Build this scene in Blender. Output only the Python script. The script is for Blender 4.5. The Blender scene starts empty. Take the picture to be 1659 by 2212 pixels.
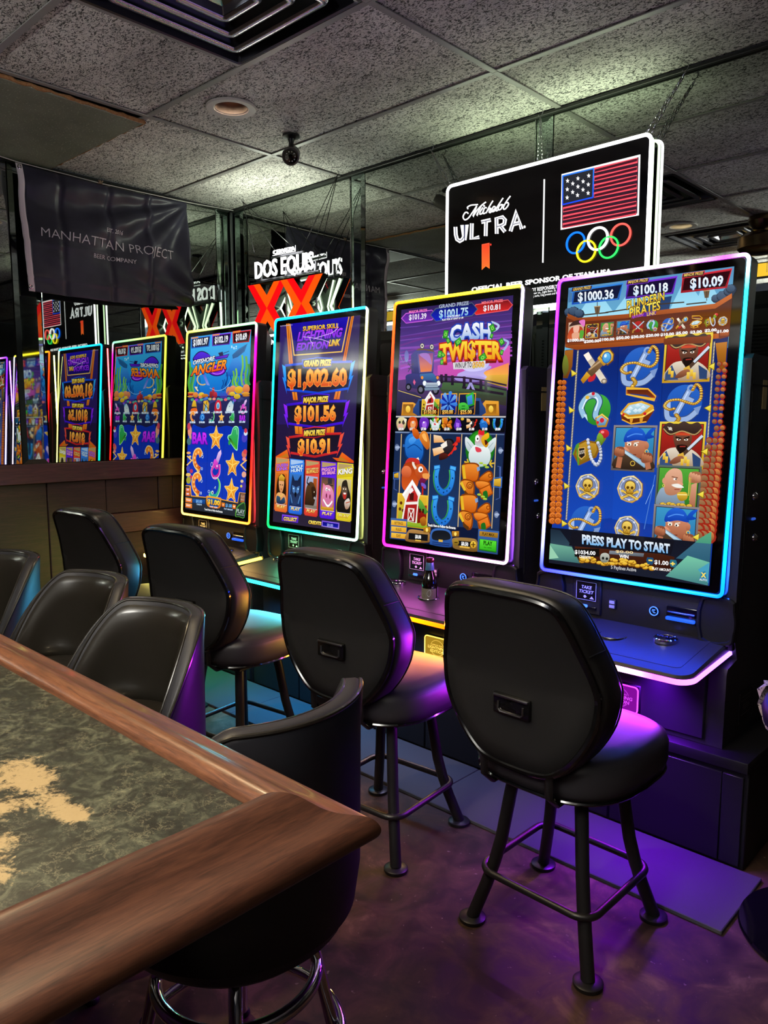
import bpy, bmesh, math, random
from math import sin, cos, pi, radians, sqrt
from mathutils import Vector, Matrix
from mathutils.geometry import tessellate_polygon
random.seed(7)
SC = bpy.context.scene
COL = SC.collection

# ------------------------------------------------------------------ camera
H = 1.30                 # eye height, metres
CEIL = 2.48
WALL_Y = 2.717           # mirrored wall behind the machines
WALL_X = -3.776          # mirrored wall at the end of the row
cam_d = bpy.data.cameras.new('camera')
cam_d.sensor_fit = 'VERTICAL'; cam_d.sensor_height = 36.0
cam_d.lens = 1655.0 * 36.0 / 2212.0
cam_d.clip_start = 0.02
cam = bpy.data.objects.new('camera', cam_d); COL.objects.link(cam)
_r = Vector((0.72626294, 0.68741701, 0)); _u = Vector((-0.0832842, 0.08799059, 0.99263357)); _f = Vector((-0.6823532, 0.72091297, -0.12115528))
M = Matrix((_r, _u, -_f)).transposed().to_4x4(); M.translation = (0, 0, H)
cam.matrix_world = M
SC.camera = cam

# ------------------------------------------------------------------ world, exposure
w = bpy.data.worlds.new('room_dark'); SC.world = w; w.use_nodes = True
w.node_tree.nodes['Background'].inputs[0].default_value = (0.02, 0.022, 0.03, 1)
w.node_tree.nodes['Background'].inputs[1].default_value = 1.0
SC.view_settings.view_transform = 'Standard'; SC.view_settings.look = 'None'
SC.view_settings.exposure = 0.0; SC.view_settings.gamma = 1.0
SC.view_settings.use_curve_mapping = False
SC.cycles.max_bounces = 8; SC.cycles.glossy_bounces = 6; SC.cycles.diffuse_bounces = 3
SC.cycles.sample_clamp_indirect = 4.0
SC.cycles.use_denoising = True

def lamp(name, kind, loc, energy, color, size=0.2, target=None, spot=None, blend=0.6):
    d = bpy.data.lights.new(name, kind); d.energy = energy; d.color = color
    if kind == 'AREA': d.shape = 'DISK'; d.size = size
    elif kind == 'SPOT': d.shadow_soft_size = size; d.spot_size = spot; d.spot_blend = blend
    else: d.shadow_soft_size = size
    o = bpy.data.objects.new(name, d); COL.objects.link(o); o.location = loc
    t = Vector(target) if target else Vector(loc) - Vector((0, 0, 1))
    o.rotation_euler = (t - Vector(loc)).to_track_quat('-Z', 'Y').to_euler()
    return o
# recessed lamps of the room: (x, y) of each, watts, colour
DOWNLIGHTS = [(-2.55, 1.845, 17, (1.0, .70, .46)), (-2.04, 0.62, 78, (1.0, .78, .46)), (-0.95, 0.12, 78, (1.0, .80, .50)),
              (0.5, -1.0, 24, (1.0, .85, .7))]
for i, (x, y, e, c) in enumerate(DOWNLIGHTS):
    lamp('downlight_lamp', 'SPOT', (x, y, CEIL + .015), e, c, .045, spot=radians(150), blend=.8)
# unseen fill lamp, added to brighten the room by bouncing off the ceiling
lamp('ceiling_fill_lamp', 'AREA', (-.9, -1.56, 1.90), 520.0, (.97, .96, .92), .6, target=(-.9, -1.559, 3.2))

# ------------------------------------------------------------------ materials
def lin(c):
    f = lambda v: v / 12.92 if v <= .04045 else ((v + .055) / 1.055) ** 2.4
    return tuple(f(v) for v in c[:3])
def hexc(h):
    h = h.lstrip('#'); h = h if len(h) == 6 else ''.join(c * 2 for c in h); return tuple(int(h[i:i + 2], 16) / 255 for i in (0, 2, 4))
MATS = {}
def mat(name, col=(.5, .5, .5), rough=.5, metal=0.0, emit=None, es=1.0, spec=.5, coat=0.0, srgb=True, trans=0.0, alpha=1.0, ior=1.45):
    if name in MATS: return MATS[name]
    m = bpy.data.materials.new(name); m.use_nodes = True
    b = m.node_tree.nodes['Principled BSDF']
    c = lin(col) if srgb else col
    b.inputs['Base Color'].default_value = (*c, 1)
    b.inputs['Roughness'].default_value = rough; b.inputs['Metallic'].default_value = metal
    b.inputs['Specular IOR Level'].default_value = spec; b.inputs['Coat Weight'].default_value = coat
    b.inputs['Coat Roughness'].default_value = .08
    b.inputs['Transmission Weight'].default_value = trans; b.inputs['IOR'].default_value = ior
    if emit: b.inputs['Emission Color'].default_value = (*lin(emit), 1); b.inputs['Emission Strength'].default_value = es
    MATS[name] = m; return m
def nodes(m): return m.node_tree.nodes, m.node_tree.links, m.node_tree.nodes['Principled BSDF']
def coords(nt, scale=(1, 1, 1), kind='Object', rot=(0, 0, 0)):
    t = nt.nodes.new('ShaderNodeTexCoord'); p = nt.nodes.new('ShaderNodeMapping')
    p.inputs['Scale'].default_value = scale; p.inputs['Rotation'].default_value = rot
    nt.links.new(t.outputs[kind], p.inputs[0]); return p.outputs[0]
def noise(nt, vec, scale, detail=4, rough=.55, dist=0.0):
    n = nt.nodes.new('ShaderNodeTexNoise'); n.inputs['Scale'].default_value = scale; n.inputs['Detail'].default_value = detail
    n.inputs['Roughness'].default_value = rough; n.inputs['Distortion'].default_value = dist
    nt.links.new(vec, n.inputs['Vector']); return n.outputs['Fac']
def ramp(nt, fac, stops):
    r = nt.nodes.new('ShaderNodeValToRGB'); e = r.color_ramp.elements
    while len(e) < len(stops): e.new(.5)
    for k, (p, c) in enumerate(stops):
        e[k].position = p; e[k].color = (*c, 1) if len(c) == 3 else c
    nt.links.new(fac, r.inputs[0]); return r.outputs[0]
def g(v): return (v, v, v)
def mix(nt, fac, a, b, mode='MIX'):
    x = nt.nodes.new('ShaderNodeMix'); x.data_type = 'RGBA'; x.blend_type = mode
    if isinstance(fac, float): x.inputs[0].default_value = fac
    else: nt.links.new(fac, x.inputs[0])
    for s, v in ((6, a), (7, b)):
        if isinstance(v, tuple): x.inputs[s].default_value = (*v, 1)
        else: nt.links.new(v, x.inputs[s])
    return x.outputs[2]
def bump(nt, h, strength, dist=.002):
    b = nt.nodes.new('ShaderNodeBump'); b.inputs['Strength'].default_value = strength; b.inputs['Distance'].default_value = dist
    nt.links.new(h, b.inputs['Height']); nt.links.new(b.outputs[0], nt.nodes['Principled BSDF'].inputs['Normal'])

def wood(name, dark, mid, light, scale=(1, 14, 14), rough=.35, coat=.2, bmp=.15, n=3.0):
    m = mat(name, mid, rough, coat=coat); N, L, B = nodes(m); nt = m.node_tree
    v = coords(nt, scale)
    a = noise(nt, v, n, 6, .6, 1.2); b = noise(nt, v, n * 5, 3, .6, .4)
    f = mix(nt, .3, a, b)
    L.new(ramp(nt, f, [(.3, lin(dark)), (.5, lin(mid)), (.72, lin(light))]), B.inputs['Base Color'])
    bump(nt, f, bmp, .002); return m

M_rail = wood('rail_wood_along', (.20, .115, .075), (.385, .235, .155), (.50, .325, .215), (2.2, 30, 30), .34, .15, .12, 5)
M_rail2 = wood('rail_wood_across', (.145, .085, .06), (.27, .16, .115), (.36, .225, .16), (30, 2.2, 30), .38, .1, .12, 5)
M_panel = wood('wainscot_wood', (.075, .036, .04), (.14, .066, .070), (.22, .11, .11), (14, 2.2, 26), .62, 0, .45, 3)
M_board = wood('wainscot_board_wood', (.13, .062, .068), (.225, .115, .118), (.31, .17, .165), (10, 1.4, 22), .50, .05, .4, 3.5)

def vinyl(name, col, rough, bs=.12, scale=260, coat=0.0):
    m = mat(name, col, rough, coat=coat, spec=.45); nt = m.node_tree
    v = coords(nt); a = noise(nt, v, scale, 2); bump(nt, a, bs, .001); return m
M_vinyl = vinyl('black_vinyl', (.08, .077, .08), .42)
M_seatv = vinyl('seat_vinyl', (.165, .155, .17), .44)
M_shell = vinyl('stool_back_plastic', (.095, .092, .095), .5, .25, 700)
M_bucket = vinyl('bucket_vinyl', (.125, .115, .10), .30, .2, 120, .45)
M_bucket_out = vinyl('bucket_vinyl_outside', (.11, .11, .135), .5, .15, 500)
M_gloss = mat('gloss_black', (.04, .04, .045), .10, coat=.5)
M_satin = mat('satin_black_metal', (.09, .085, .095), .38)
M_cab = vinyl('cabinet_black', (.155, .15, .165), .42, .12, 900)
M_cabd = vinyl('cabinet_dark', (.075, .075, .085), .45, .1, 900)
M_panelp = vinyl('control_panel_plastic', (.11, .10, .105), .45, .15, 900)
M_deck = vinyl('deck_vinyl', (.165, .155, .18), .40, .2, 900)
M_chrome = mat('chrome', (.86, .86, .88), .07, 1.0)
M_steel = mat('steel', (.6, .6, .62), .28, 1.0)
M_bezel = mat('bezel_glass', (.012, .012, .016), .05, spec=.5)
M_mirror = mat('mirror_glass', (.70, .725, .70), .012, 1.0)
M_mirror_edge = mat('mirror_bevel', (.62, .68, .65), .03, 1.0)
M_tbar = mat('ceiling_grid_metal', (.56, .55, .54), .4)
M_tbar_dark = mat('wall_angle_dark', (.16, .17, .16), .4)
M_dark = mat('dark_gap', (.02, .02, .02), .8)
M_white = mat('white_metal', (.75, .73, .71), .45)
M_cloth = None
def led(name, col, s):
    return mat('led_' + name, tuple(c * .25 for c in col), .4, emit=col, es=s, spec=.3)
# vertex coloured light (screens, light strips)
def vcol_emit(name, strength, rough=.08, spec=.5):
    m = mat(name, (.004, .004, .005), rough, spec=spec); N, L, B = nodes(m)
    a = N.new('ShaderNodeAttribute'); a.attribute_name = 'Col'
    L.new(a.outputs['Color'], B.inputs['Emission Color']); B.inputs['Emission Strength'].default_value = strength
    return m
M_screen = vcol_emit('screen_picture', 1.0, .06, .35)
M_strip = vcol_emit('light_strip_diffuser', 5.5, .4)
M_dstrip = vcol_emit('deck_strip_diffuser', 7.0, .4)
M_tubes = vcol_emit('sign_light_tube', 1.25, .4)
M_print = mat('flat_print', (.5, .5, .5), .5); 
_N, _L, _B = nodes(M_print); _a = _N.new('ShaderNodeAttribute'); _a.attribute_name = 'Col'; _L.new(_a.outputs['Color'], _B.inputs['Base Color'])

# ceiling tile: mineral fibre with fissures
m = mat('ceiling_tile', (.62, .60, .58), .85); nt = m.node_tree; N, L, B = nodes(m); M_tile = m
v = coords(nt, (1, 1, 1))
fis = noise(nt, coords(nt, (42, 84, 40)), 1.0, 2.5, .55, 2.2)
fis2 = noise(nt, coords(nt, (90, 130, 90), rot=(0, 0, .7)), 1.0, 2, .5, 1.2)
big = noise(nt, v, 2.2, 4, .6)
hole = ramp(nt, fis, [(.415, g(.13)), (.455, g(1))])
hole2 = ramp(nt, fis2, [(.38, g(.2)), (.44, g(1))])
base = ramp(nt, big, [(.25, lin((.62, .605, .585))), (.60, lin((.88, .87, .845)))])
L.new(mix(nt, 1.0, mix(nt, 1.0, base, hole2, 'MULTIPLY'), hole, 'MULTIPLY'), B.inputs['Base Color']); bump(nt, hole, .5, .004)
m = mat('ceiling_tile_painted', (.42, .43, .38), .55); nt = m.node_tree; N, L, B = nodes(m); M_tile_p = m
v = coords(nt); big = noise(nt, v, 3, 4, .6); pin = noise(nt, v, 150, 1)
sp = ramp(nt, pin, [(.66, g(0)), (.72, g(1))])
L.new(mix(nt, sp, ramp(nt, big, [(.3, lin((.40, .42, .36))), (.7, lin((.52, .54, .47)))]), lin((.78, .78, .68))), B.inputs['Base Color'])
bump(nt, noise(nt, v, 90, 3), .3, .002)
M_torn = wood('torn_tile_edge', (.45, .30, .17), (.62, .44, .28), (.74, .58, .40), (30, 30, 30), .9, 0, .8)

# floor: stained concrete
m = mat('stained_concrete', (.2, .16, .14), .6, spec=.25); nt = m.node_tree; N, L, B = nodes(m); M_floor = m
v = coords(nt); a = noise(nt, v, 1.7, 6, .62, .5); b = noise(nt, v, 9, 6, .65, .8); cnz = noise(nt, v, 55, 3)
f = mix(nt, .5, a, b)
colr = ramp(nt, f, [(.34, lin((.08, .055, .045))), (.45, lin((.18, .125, .10))), (.55, lin((.28, .20, .16))), (.68, lin((.46, .35, .285)))])
sp = ramp(nt, cnz, [(.68, g(0)), (.74, g(.6))])
L.new(mix(nt, sp, colr, lin((.50, .44, .40))), B.inputs['Base Color'])
L.new(ramp(nt, b, [(.3, g(.5)), (.7, g(.75))]), B.inputs['Roughness']); bump(nt, f, .2, .004)
M_mat = vinyl('floor_plate_grey', (.26, .255, .275), .7, .08, 500); M_mat.node_tree.nodes['Principled BSDF'].inputs['Specular IOR Level'].default_value = .12

# bar laminate: dark green black marble print, worn through in places
m = mat('bar_laminate', (.16, .17, .14), .40, spec=.4); nt = m.node_tree; N, L, B = nodes(m); M_lam = m
v = coords(nt)
n1 = noise(nt, v, 38, 10, .74, 1.0); n2 = noise(nt, v, 15, 8, .70, 1.2); n3 = noise(nt, v, 7, 6, .62, .6); n4 = noise(nt, v, 190, 4, .7)
vd = nt.nodes.new('ShaderNodeTexVoronoi'); vd.feature = 'DISTANCE_TO_EDGE'; vd.inputs['Scale'].default_value = 40
vm = nt.nodes.new('ShaderNodeVectorMath'); vm.operation = 'ADD'
nz = nt.nodes.new('ShaderNodeTexNoise'); nz.inputs['Scale'].default_value = 22; nz.inputs['Detail'].default_value = 8; nz.inputs['Roughness'].default_value = .65
sc_ = nt.nodes.new('ShaderNodeVectorMath'); sc_.operation = 'SCALE'; sc_.inputs['Scale'].default_value = .13
L.new(v, nz.inputs['Vector']); L.new(nz.outputs['Color'], sc_.inputs[0]); L.new(v, vm.inputs[0]); L.new(sc_.outputs[0], vm.inputs[1]); L.new(vm.outputs[0], vd.inputs['Vector'])
body = ramp(nt, n1, [(.36, lin((.04, .05, .042))), (.50, lin((.11, .125, .10))), (.64, lin((.30, .31, .25))), (.76, lin((.50, .48, .38)))])
vein = ramp(nt, vd.outputs['Distance'], [(.0, g(.55)), (.05, g(0))])
vmask = ramp(nt, n2, [(.46, g(0)), (.58, g(1))])
c1 = mix(nt, mix(nt, 1.0, vein, vmask, 'MULTIPLY'), body, lin((.50, .48, .38)))
# places where elbows have rubbed the print down to the tan core
def zone(c, r):
    d = nt.nodes.new('ShaderNodeVectorMath'); d.operation = 'DISTANCE'; L.new(v, d.inputs[0]); d.inputs[1].default_value = c
    return ramp(nt, d.outputs['Value'], [(0.0, g(1)), (r, g(0))])
za = zone((-.80, .285, .94), .060)
for c, r in (((-.745, .287, .94), .055), ((-.690, .283, .94), .040), ((-.655, .285, .94), .030), ((-.665, .225, .94), .045), ((-.615, .200, .94), .045), ((-.72, .24, .94), .035)):
    za = mix(nt, 1.0, za, zone(c, r), 'ADD')
mk = mix(nt, .45, n3, n2)
wear = ramp(nt, mix(nt, .25, mix(nt, .34, mix(nt, .66, mk, n1), n4), za), [(.535, g(0)), (.60, g(.9))])
L.new(mix(nt, wear, c1, lin((.66, .57, .41))), B.inputs['Base Color'])
L.new(ramp(nt, n4, [(.3, g(.32)), (.7, g(.5))]), B.inputs['Roughness'])
# ------------------------------------------------------------------ mesh helpers
class MB:
    """collects shapes for ONE mesh object"""
    def __init__(s): s.bm = bmesh.new(); s.cl = None
    def box(s, c, d, r=0.0, seg=2, rot=None):
        ret = bmesh.ops.create_cube(s.bm, size=1.0); vs = ret['verts']
        bmesh.ops.scale(s.bm, vec=d, verts=vs)
        if r > 0:
            es = list({e for v in vs for e in v.link_edges})
            rr = bmesh.ops.bevel(s.bm, geom=es, offset=min(r, min(d) * .49), segments=seg, affect='EDGES', profile=.5)
            vs = list({v for f in rr['faces'] for v in f.verts} | {v for v in vs if v.is_valid})
        if rot is not None: bmesh.ops.rotate(s.bm, cent=(0, 0, 0), matrix=rot, verts=vs)
        bmesh.ops.translate(s.bm, vec=c, verts=vs); return s
    def rings(s, rs, closed=True, cap0=True, cap1=True, loop=False):
        L = [[s.bm.verts.new(p) for p in r] for r in rs]
        n = len(L[0])
        pairs = list(zip(L, L[1:])) + ([(L[-1], L[0])] if loop else [])
        for a, b in pairs:
            for i in range(n if closed else n - 1):
                j = (i + 1) % n
                try: s.bm.faces.new((a[i], a[j], b[j], b[i]))
                except ValueError: pass
        if cap0 and not loop: s.bm.faces.new(list(reversed(L[0])))
        if cap1 and not loop: s.bm.faces.new(L[-1])
        return s
    def tube(s, pts, r, seg=10, closed=False, flat=1.0):
        P = [Vector(p) for p in pts]; n = len(P); R = r if isinstance(r, (list, tuple)) else [r] * n
        rs = []; up = None
        for i in range(n):
            a = P[(i - 1) % n] if (closed or i > 0) else P[i]; b = P[(i + 1) % n] if (closed or i < n - 1) else P[i]
            t = (b - a).normalized()
            if up is None:
                up = Vector((0, 0, 1)) if abs(t.z) < .9 else Vector((1, 0, 0))
            x = t.cross(up)
            if x.length < 1e-5: x = t.cross(Vector((0, 1, 0)))
            x.normalize(); y = x.cross(t).normalized(); up = y
            rs.append([P[i] + (x * cos(2 * pi * k / seg) + y * sin(2 * pi * k / seg) * flat) * R[i] for k in range(seg)])
        return s.rings(rs, True, True, True, closed)
    def lathe(s, prof, c=(0, 0, 0), seg=24, mtx=None, loop=False, cap=True):
        rs = []
        for r, z in prof:
            ring = [Vector((r * cos(2 * pi * k / seg), r * sin(2 * pi * k / seg), z)) for k in range(seg)]
            if mtx is not None: ring = [mtx @ p for p in ring]
            rs.append([p + Vector(c) for p in ring])
        return s.rings(rs, True, cap, cap, loop)
    def prism(s, poly, fn, d0, d1):
        """poly of 2D points; fn(x, y, d) -> 3D; extruded from d0 to d1"""
        a = [s.bm.verts.new(fn(x, y, d0)) for x, y in poly]; b = [s.bm.verts.new(fn(x, y, d1)) for x, y in poly]
        n = len(poly)
        for i in range(n):
            j = (i + 1) % n; s.bm.faces.new((a[i], a[j], b[j], b[i]))
        tri = tessellate_polygon([[Vector((x, y, 0)) for x, y in poly]])
        for t in tri:
            s.bm.faces.new([a[k] for k in t]); s.bm.faces.new([b[k] for k in reversed(t)])
        return s
    def done(s, name, m, parent=None, smooth=True, auto=40, loc=None, keep_uv=False, fix=True):
        if fix: bmesh.ops.recalc_face_normals(s.bm, faces=s.bm.faces)
        me = bpy.data.meshes.new(name); s.bm.to_mesh(me); s.bm.free()
        if smooth:
            me.shade_smooth(); me.set_sharp_from_angle(angle=radians(auto))
        o = bpy.data.objects.new(name, me); COL.objects.link(o)
        for mm in (m if isinstance(m, (list, tuple)) else [m]): me.materials.append(mm)
        if parent: o.parent = parent
        if loc: o.location = loc
        return o

def tag(o, label=None, cat=None, group=None, kind=None):
    if label: o['label'] = label
    if cat: o['category'] = cat
    if group: o['group'] = group
    if kind: o['kind'] = kind
    return o
def empty(name, loc, rz=0.0):
    o = bpy.data.objects.new(name, None); COL.objects.link(o); o.location = loc; o.rotation_euler = (0, 0, rz); o.empty_display_size = .05; return o
def kids(o): return [c for c in COL.objects if c.parent is o]
def copy_tree(o, parent=None):
    c = o.copy(); COL.objects.link(c); c.parent = parent
    for ch in list(o.children): copy_tree(ch, c)
    return c
def spline(pts, n=6, closed=True):
    P = [Vector(p) for p in pts]; out = []; m = len(P)
    for i in range(m if closed else m - 1):
        p0 = P[(i - 1) % m] if closed or i > 0 else P[i]; p1 = P[i]; p2 = P[(i + 1) % m]; p3 = P[(i + 2) % m] if closed or i < m - 2 else p2
        for k in range(n):
            t = k / n; out.append(.5 * ((2 * p1) + (p2 - p0) * t + (2 * p0 - 5 * p1 + 4 * p2 - p3) * t * t + (3 * p1 - p0 - 3 * p2 + p3) * t ** 3))
    if not closed: out.append(P[-1])
    return out
def rrect(w, h, r, n=5):
    out = []
    for cx, cy, a0 in ((w / 2 - r, h / 2 - r, 0), (-w / 2 + r, h / 2 - r, 90), (-w / 2 + r, -h / 2 + r, 180), (w / 2 - r, -h / 2 + r, 270)):
        for k in range(n + 1):
            a = radians(a0 + 90 * k / n); out.append((cx + r * cos(a), cy + r * sin(a)))
    return out

# ------------------------------------------------------------------ flat picture / lettering helper
_TXT = {}
def text_geo(s, off=0.0, shear=0.0):
    key = (s, round(off, 4))
    if key not in _TXT:
        cu = bpy.data.curves.new('t', 'FONT'); cu.body = s; cu.offset = off; cu.resolution_u = 2; cu.size = 1.0
        o = bpy.data.objects.new('t', cu); COL.objects.link(o)
        dg = bpy.context.evaluated_depsgraph_get(); me = bpy.data.meshes.new_from_object(o.evaluated_get(dg))
        vs = [(v.co.x, v.co.y) for v in me.vertices]; fs = [tuple(p.vertices) for p in me.polygons]
        bpy.data.objects.remove(o); bpy.data.curves.remove(cu); bpy.data.meshes.remove(me)
        _TXT[key] = (vs, fs)
    return _TXT[key]
_BOX = {}
def text_box(s):
    if s not in _BOX:
        vs, _ = text_geo(s); xs = [v[0] for v in vs]; _BOX[s] = (min(xs), max(xs))
    return _BOX[s]
CAPH = 0.729
def hom(src, dst=((0, 0), (1, 0), (1, 1), (0, 1))):
    """homography matrix taking four source points to four destination points"""
    A = []; B = []
    for (x, y), (u, v) in zip(src, dst):
        A.append([x, y, 1, 0, 0, 0, -u * x, -u * y]); B.append(u)
        A.append([0, 0, 0, x, y, 1, -v * x, -v * y]); B.append(v)
    n = 8
    for i in range(n):
        p = max(range(i, n), key=lambda r: abs(A[r][i])); A[i], A[p] = A[p], A[i]; B[i], B[p] = B[p], B[i]
        for r in range(n):
            if r != i:
                f = A[r][i] / A[i][i]
                A[r] = [a - f * b for a, b in zip(A[r], A[i])]; B[r] -= f * B[i]
    hh = [B[i] / A[i][i] for i in range(n)]
    return lambda x, y: ((hh[0] * x + hh[1] * y + hh[2]) / (hh[6] * x + hh[7] * y + 1), (hh[3] * x + hh[4] * y + hh[5]) / (hh[6] * x + hh[7] * y + 1))

class Art:
    """flat drawing; every shape lies one hair above the one before"""
    STEP = 7e-6
    def __init__(s, mapf): s.map = mapf; s.v = []; s.f = []; s.c = []; s.k = 0; s.xf = (1, 0, 0, 1, 0, 0); s.dim = 1.0
    def at(s, cx, cy, sx, sy=None, rot=0.0):     # local frame for icons
        sy = sx if sy is None else sy; a = radians(rot)
        s.xf = (sx * cos(a), -sy * sin(a), sx * sin(a), sy * cos(a), cx, cy); return s
    def home(s, ox=0, oy=0, sc=1.0): s.xf = (1 / sc, 0, 0, 1 / sc, ox, oy); return s
    def P(s, x, y):
        a, b, c, d, e, f = s.xf; return a * x + b * y + e, c * x + d * y + f
    def add(s, pts, faces, cols):
        n = len(s.v); s.k += 1
        for (x, y), c in zip(pts, cols):
            u, v = s.map(*s.P(x, y)); s.v.append((u, v, s.k)); s.c.append(c)
        s.f += [tuple(n + i for i in f) for f in faces]
    def cols(s, pts, c1, c2, horiz=False):
        a = lin(hexc(c1)) if isinstance(c1, str) else c1
        if c2 is None: return [a] * len(pts)
        b = lin(hexc(c2)); k = 0 if horiz else 1
        lo = min(p[k] for p in pts); hi = max(p[k] for p in pts); d = (hi - lo) or 1
        return [tuple(a[i] + (b[i] - a[i]) * (p[k] - lo) / d for i in range(3)) for p in pts]
    def poly(s, pts, c1, c2=None, horiz=False):
        tri = tessellate_polygon([[Vector((x, y, 0)) for x, y in pts]])
        s.add(pts, [tuple(t) for t in tri], s.cols(pts, c1, c2, horiz)); return s
    def blob(s, pts, c1, c2=None, n=4, horiz=False): return s.poly([(p.x, p.y) for p in spline([(x, y, 0) for x, y in pts], n)], c1, c2, horiz)
    def rect(s, x0, y0, x1, y1, c1, c2=None, horiz=False): return s.poly([(x0, y0), (x1, y0), (x1, y1), (x0, y1)], c1, c2, horiz)
    def ell(s, cx, cy, rx, ry=None, c1='#fff', c2=None, n=20, rot=0):
        ry = rx if ry is None else ry; a = radians(rot)
        q = [(rx * cos(2 * pi * k / n), ry * sin(2 * pi * k / n)) for k in range(n)]
        return s.poly([(cx + x * cos(a) - y * sin(a), cy + x * sin(a) + y * cos(a)) for x, y in q], c1, c2)
    def ring(s, cx, cy, r, w, c1, ry=None, n=24, a0=0, a1=360):
        ry = r if ry is None else ry
        return s.line([(cx + r * cos(radians(a0 + (a1 - a0) * k / n)), cy + ry * sin(radians(a0 + (a1 - a0) * k / n))) for k in range(n + 1)], w, c1)
    def line(s, pts, w, c1, c2=None, closed=False, w2=None):
        n = len(pts); L = []; Rr = []
        for i in range(n):
            a = pts[i - 1] if i > 0 or closed else pts[i]; b = pts[(i + 1) % n] if i < n - 1 or closed else pts[i]
            dx, dy = b[0] - a[0], b[1] - a[1]; d = sqrt(dx * dx + dy * dy) or 1
            ww = w if w2 is None else w + (w2 - w) * i / (n - 1)
            k = 1.0
            if (0 < i < n - 1) or closed:
                ax, ay = pts[i][0] - a[0], pts[i][1] - a[1]; la = sqrt(ax * ax + ay * ay) or 1
                co = (ax * dx + ay * dy) / la / d; k = min(1 / max(co, .35), 2.2)
            nx, ny = -dy / d * ww / 2 * k, dx / d * ww / 2 * k
            L.append((pts[i][0] + nx, pts[i][1] + ny)); Rr.append((pts[i][0] - nx, pts[i][1] - ny))
        P = L + Rr; F = []
        for i in range(n if closed else n - 1):
            j = (i + 1) % n; F.append((i, j, n + j, n + i))
        s.add(P, F, s.cols(P, c1, c2)); return s
    def curve(s, pts, w, c1, c2=None, n=5, w2=None): return s.line([(p.x, p.y) for p in spline([(x, y, 0) for x, y in pts], n, False)], w, c1, c2, False, w2)
    def text(s, t, x0, y0, x1, y1, h, c1, c2=None, bold=0.0, out=None, ow=.03, shear=0.0, out2=None, ow2=.06, y_sh=0, arch=0.0):
        """baseline from (x0,y0) to (x1,y1); h = height of capitals"""
        bx0, bx1 = text_box(t); W = (bx1 - bx0) or 1
        for off, ca, cb in (((ow2, out2, None),) if out2 else ()) + (((ow, out, None),) if out else ()) + ((bold, c1, c2),):
            vs, fs = text_geo(t, off)
            pts = []; ty = []
            for x, y in vs:
                u = (x - bx0) / W; q = y / CAPH
                px = x0 + (x1 - x0) * u + shear * q * h; py = y0 + (y1 - y0) * u - q * h - arch * (1 - (2 * u - 1) ** 2)
                pts.append((px, py)); ty.append(q)
            a = lin(hexc(ca))
            if cb: b = lin(hexc(cb)); cols = [tuple(b[i] + (a[i] - b[i]) * min(max(q, 0), 1) for i in range(3)) for q in ty]
            else: cols = [a] * len(pts)
            s.add(pts, fs, cols)
        return s
    def build(s, name, m, fn, parent=None, step=None):
        """fn(u, v, height) -> 3D"""
        st = step or s.STEP
        me = bpy.data.meshes.new(name); me.from_pydata([fn(u, v, k * st) for u, v, k in s.v], [], s.f)
        at = me.color_attributes.new('Col', 'FLOAT_COLOR', 'POINT')
        at.data.foreach_set('color', [x for c in s.c for x in (*c, 1.0)])
        me.materials.append(m); o = bpy.data.objects.new(name, me); COL.objects.link(o)
        if parent: o.parent = parent
        return o
def colour_mesh(o, fn):
    me = o.data; at = me.color_attributes.new('Col', 'FLOAT_COLOR', 'POINT')
    at.data.foreach_set('color', [x for v in me.vertices for x in (*fn(v.co), 1.0)])
# ------------------------------------------------------------------ the room
X0, X1, Y0, Y1 = WALL_X, 2.6, -1.9, WALL_Y
def ident(x, y, d): return (x, y, d)
fl = MB().box(((X0 + X1) / 2, (Y0 + Y1) / 2, -.05), (X1 - X0 + .4, Y1 - Y0 + .4, .1)).done('floor', M_floor); tag(fl, kind='structure')

# walls behind the camera: dark blue, never in the frame except in the mirrors
M_wall = mat('wall_paint_navy', (.10, .115, .17), .6)
M_wallp = mat('wall_paint_grey', (.22, .21, .22), .6)
wf = MB().box(((X0 + X1) / 2, Y0 - .05, CEIL / 2), (X1 - X0 + .4, .1, CEIL)).done('wall_front', M_wall); tag(wf, kind='structure')
wr = MB().box((X1 + .05, (Y0 + Y1) / 2, CEIL / 2), (.1, Y1 - Y0, CEIL)).done('wall_right', M_wallp); tag(wr, kind='structure')
wb = MB().box(((X0 + X1) / 2, WALL_Y + .06, CEIL / 2), (X1 - X0 + .4, .1, CEIL)).done('wall_back', M_dark); tag(wb, kind='structure')
wl = MB().box((X0 - .06, (Y0 + Y1) / 2, CEIL / 2), (.1, Y1 - Y0, CEIL)).done('wall_left', M_dark); tag(wl, kind='structure')

SILL = 1.082
def bevel_panel(name, parent, u0, u1, z0, z1, fn, m, b=.012, t=.008):
    """flat mirror sheet with a ground bevel edge; fn(u, z, depth)"""
    mb = MB()
    r = lambda e, d: [fn(u0 + e, z0 + e, d), fn(u1 - e, z0 + e, d), fn(u1 - e, z1 - e, d), fn(u0 + e, z1 - e, d)]
    mb.rings([r(0, 0), r(0, t * .4), r(b, t)])
    return mb.done(name, m, parent, smooth=False)
wallA = lambda u, z, d: (u, WALL_Y + .009 - d, z)
wallB = lambda u, z, d: (WALL_X - .009 + d, u, z)
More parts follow.
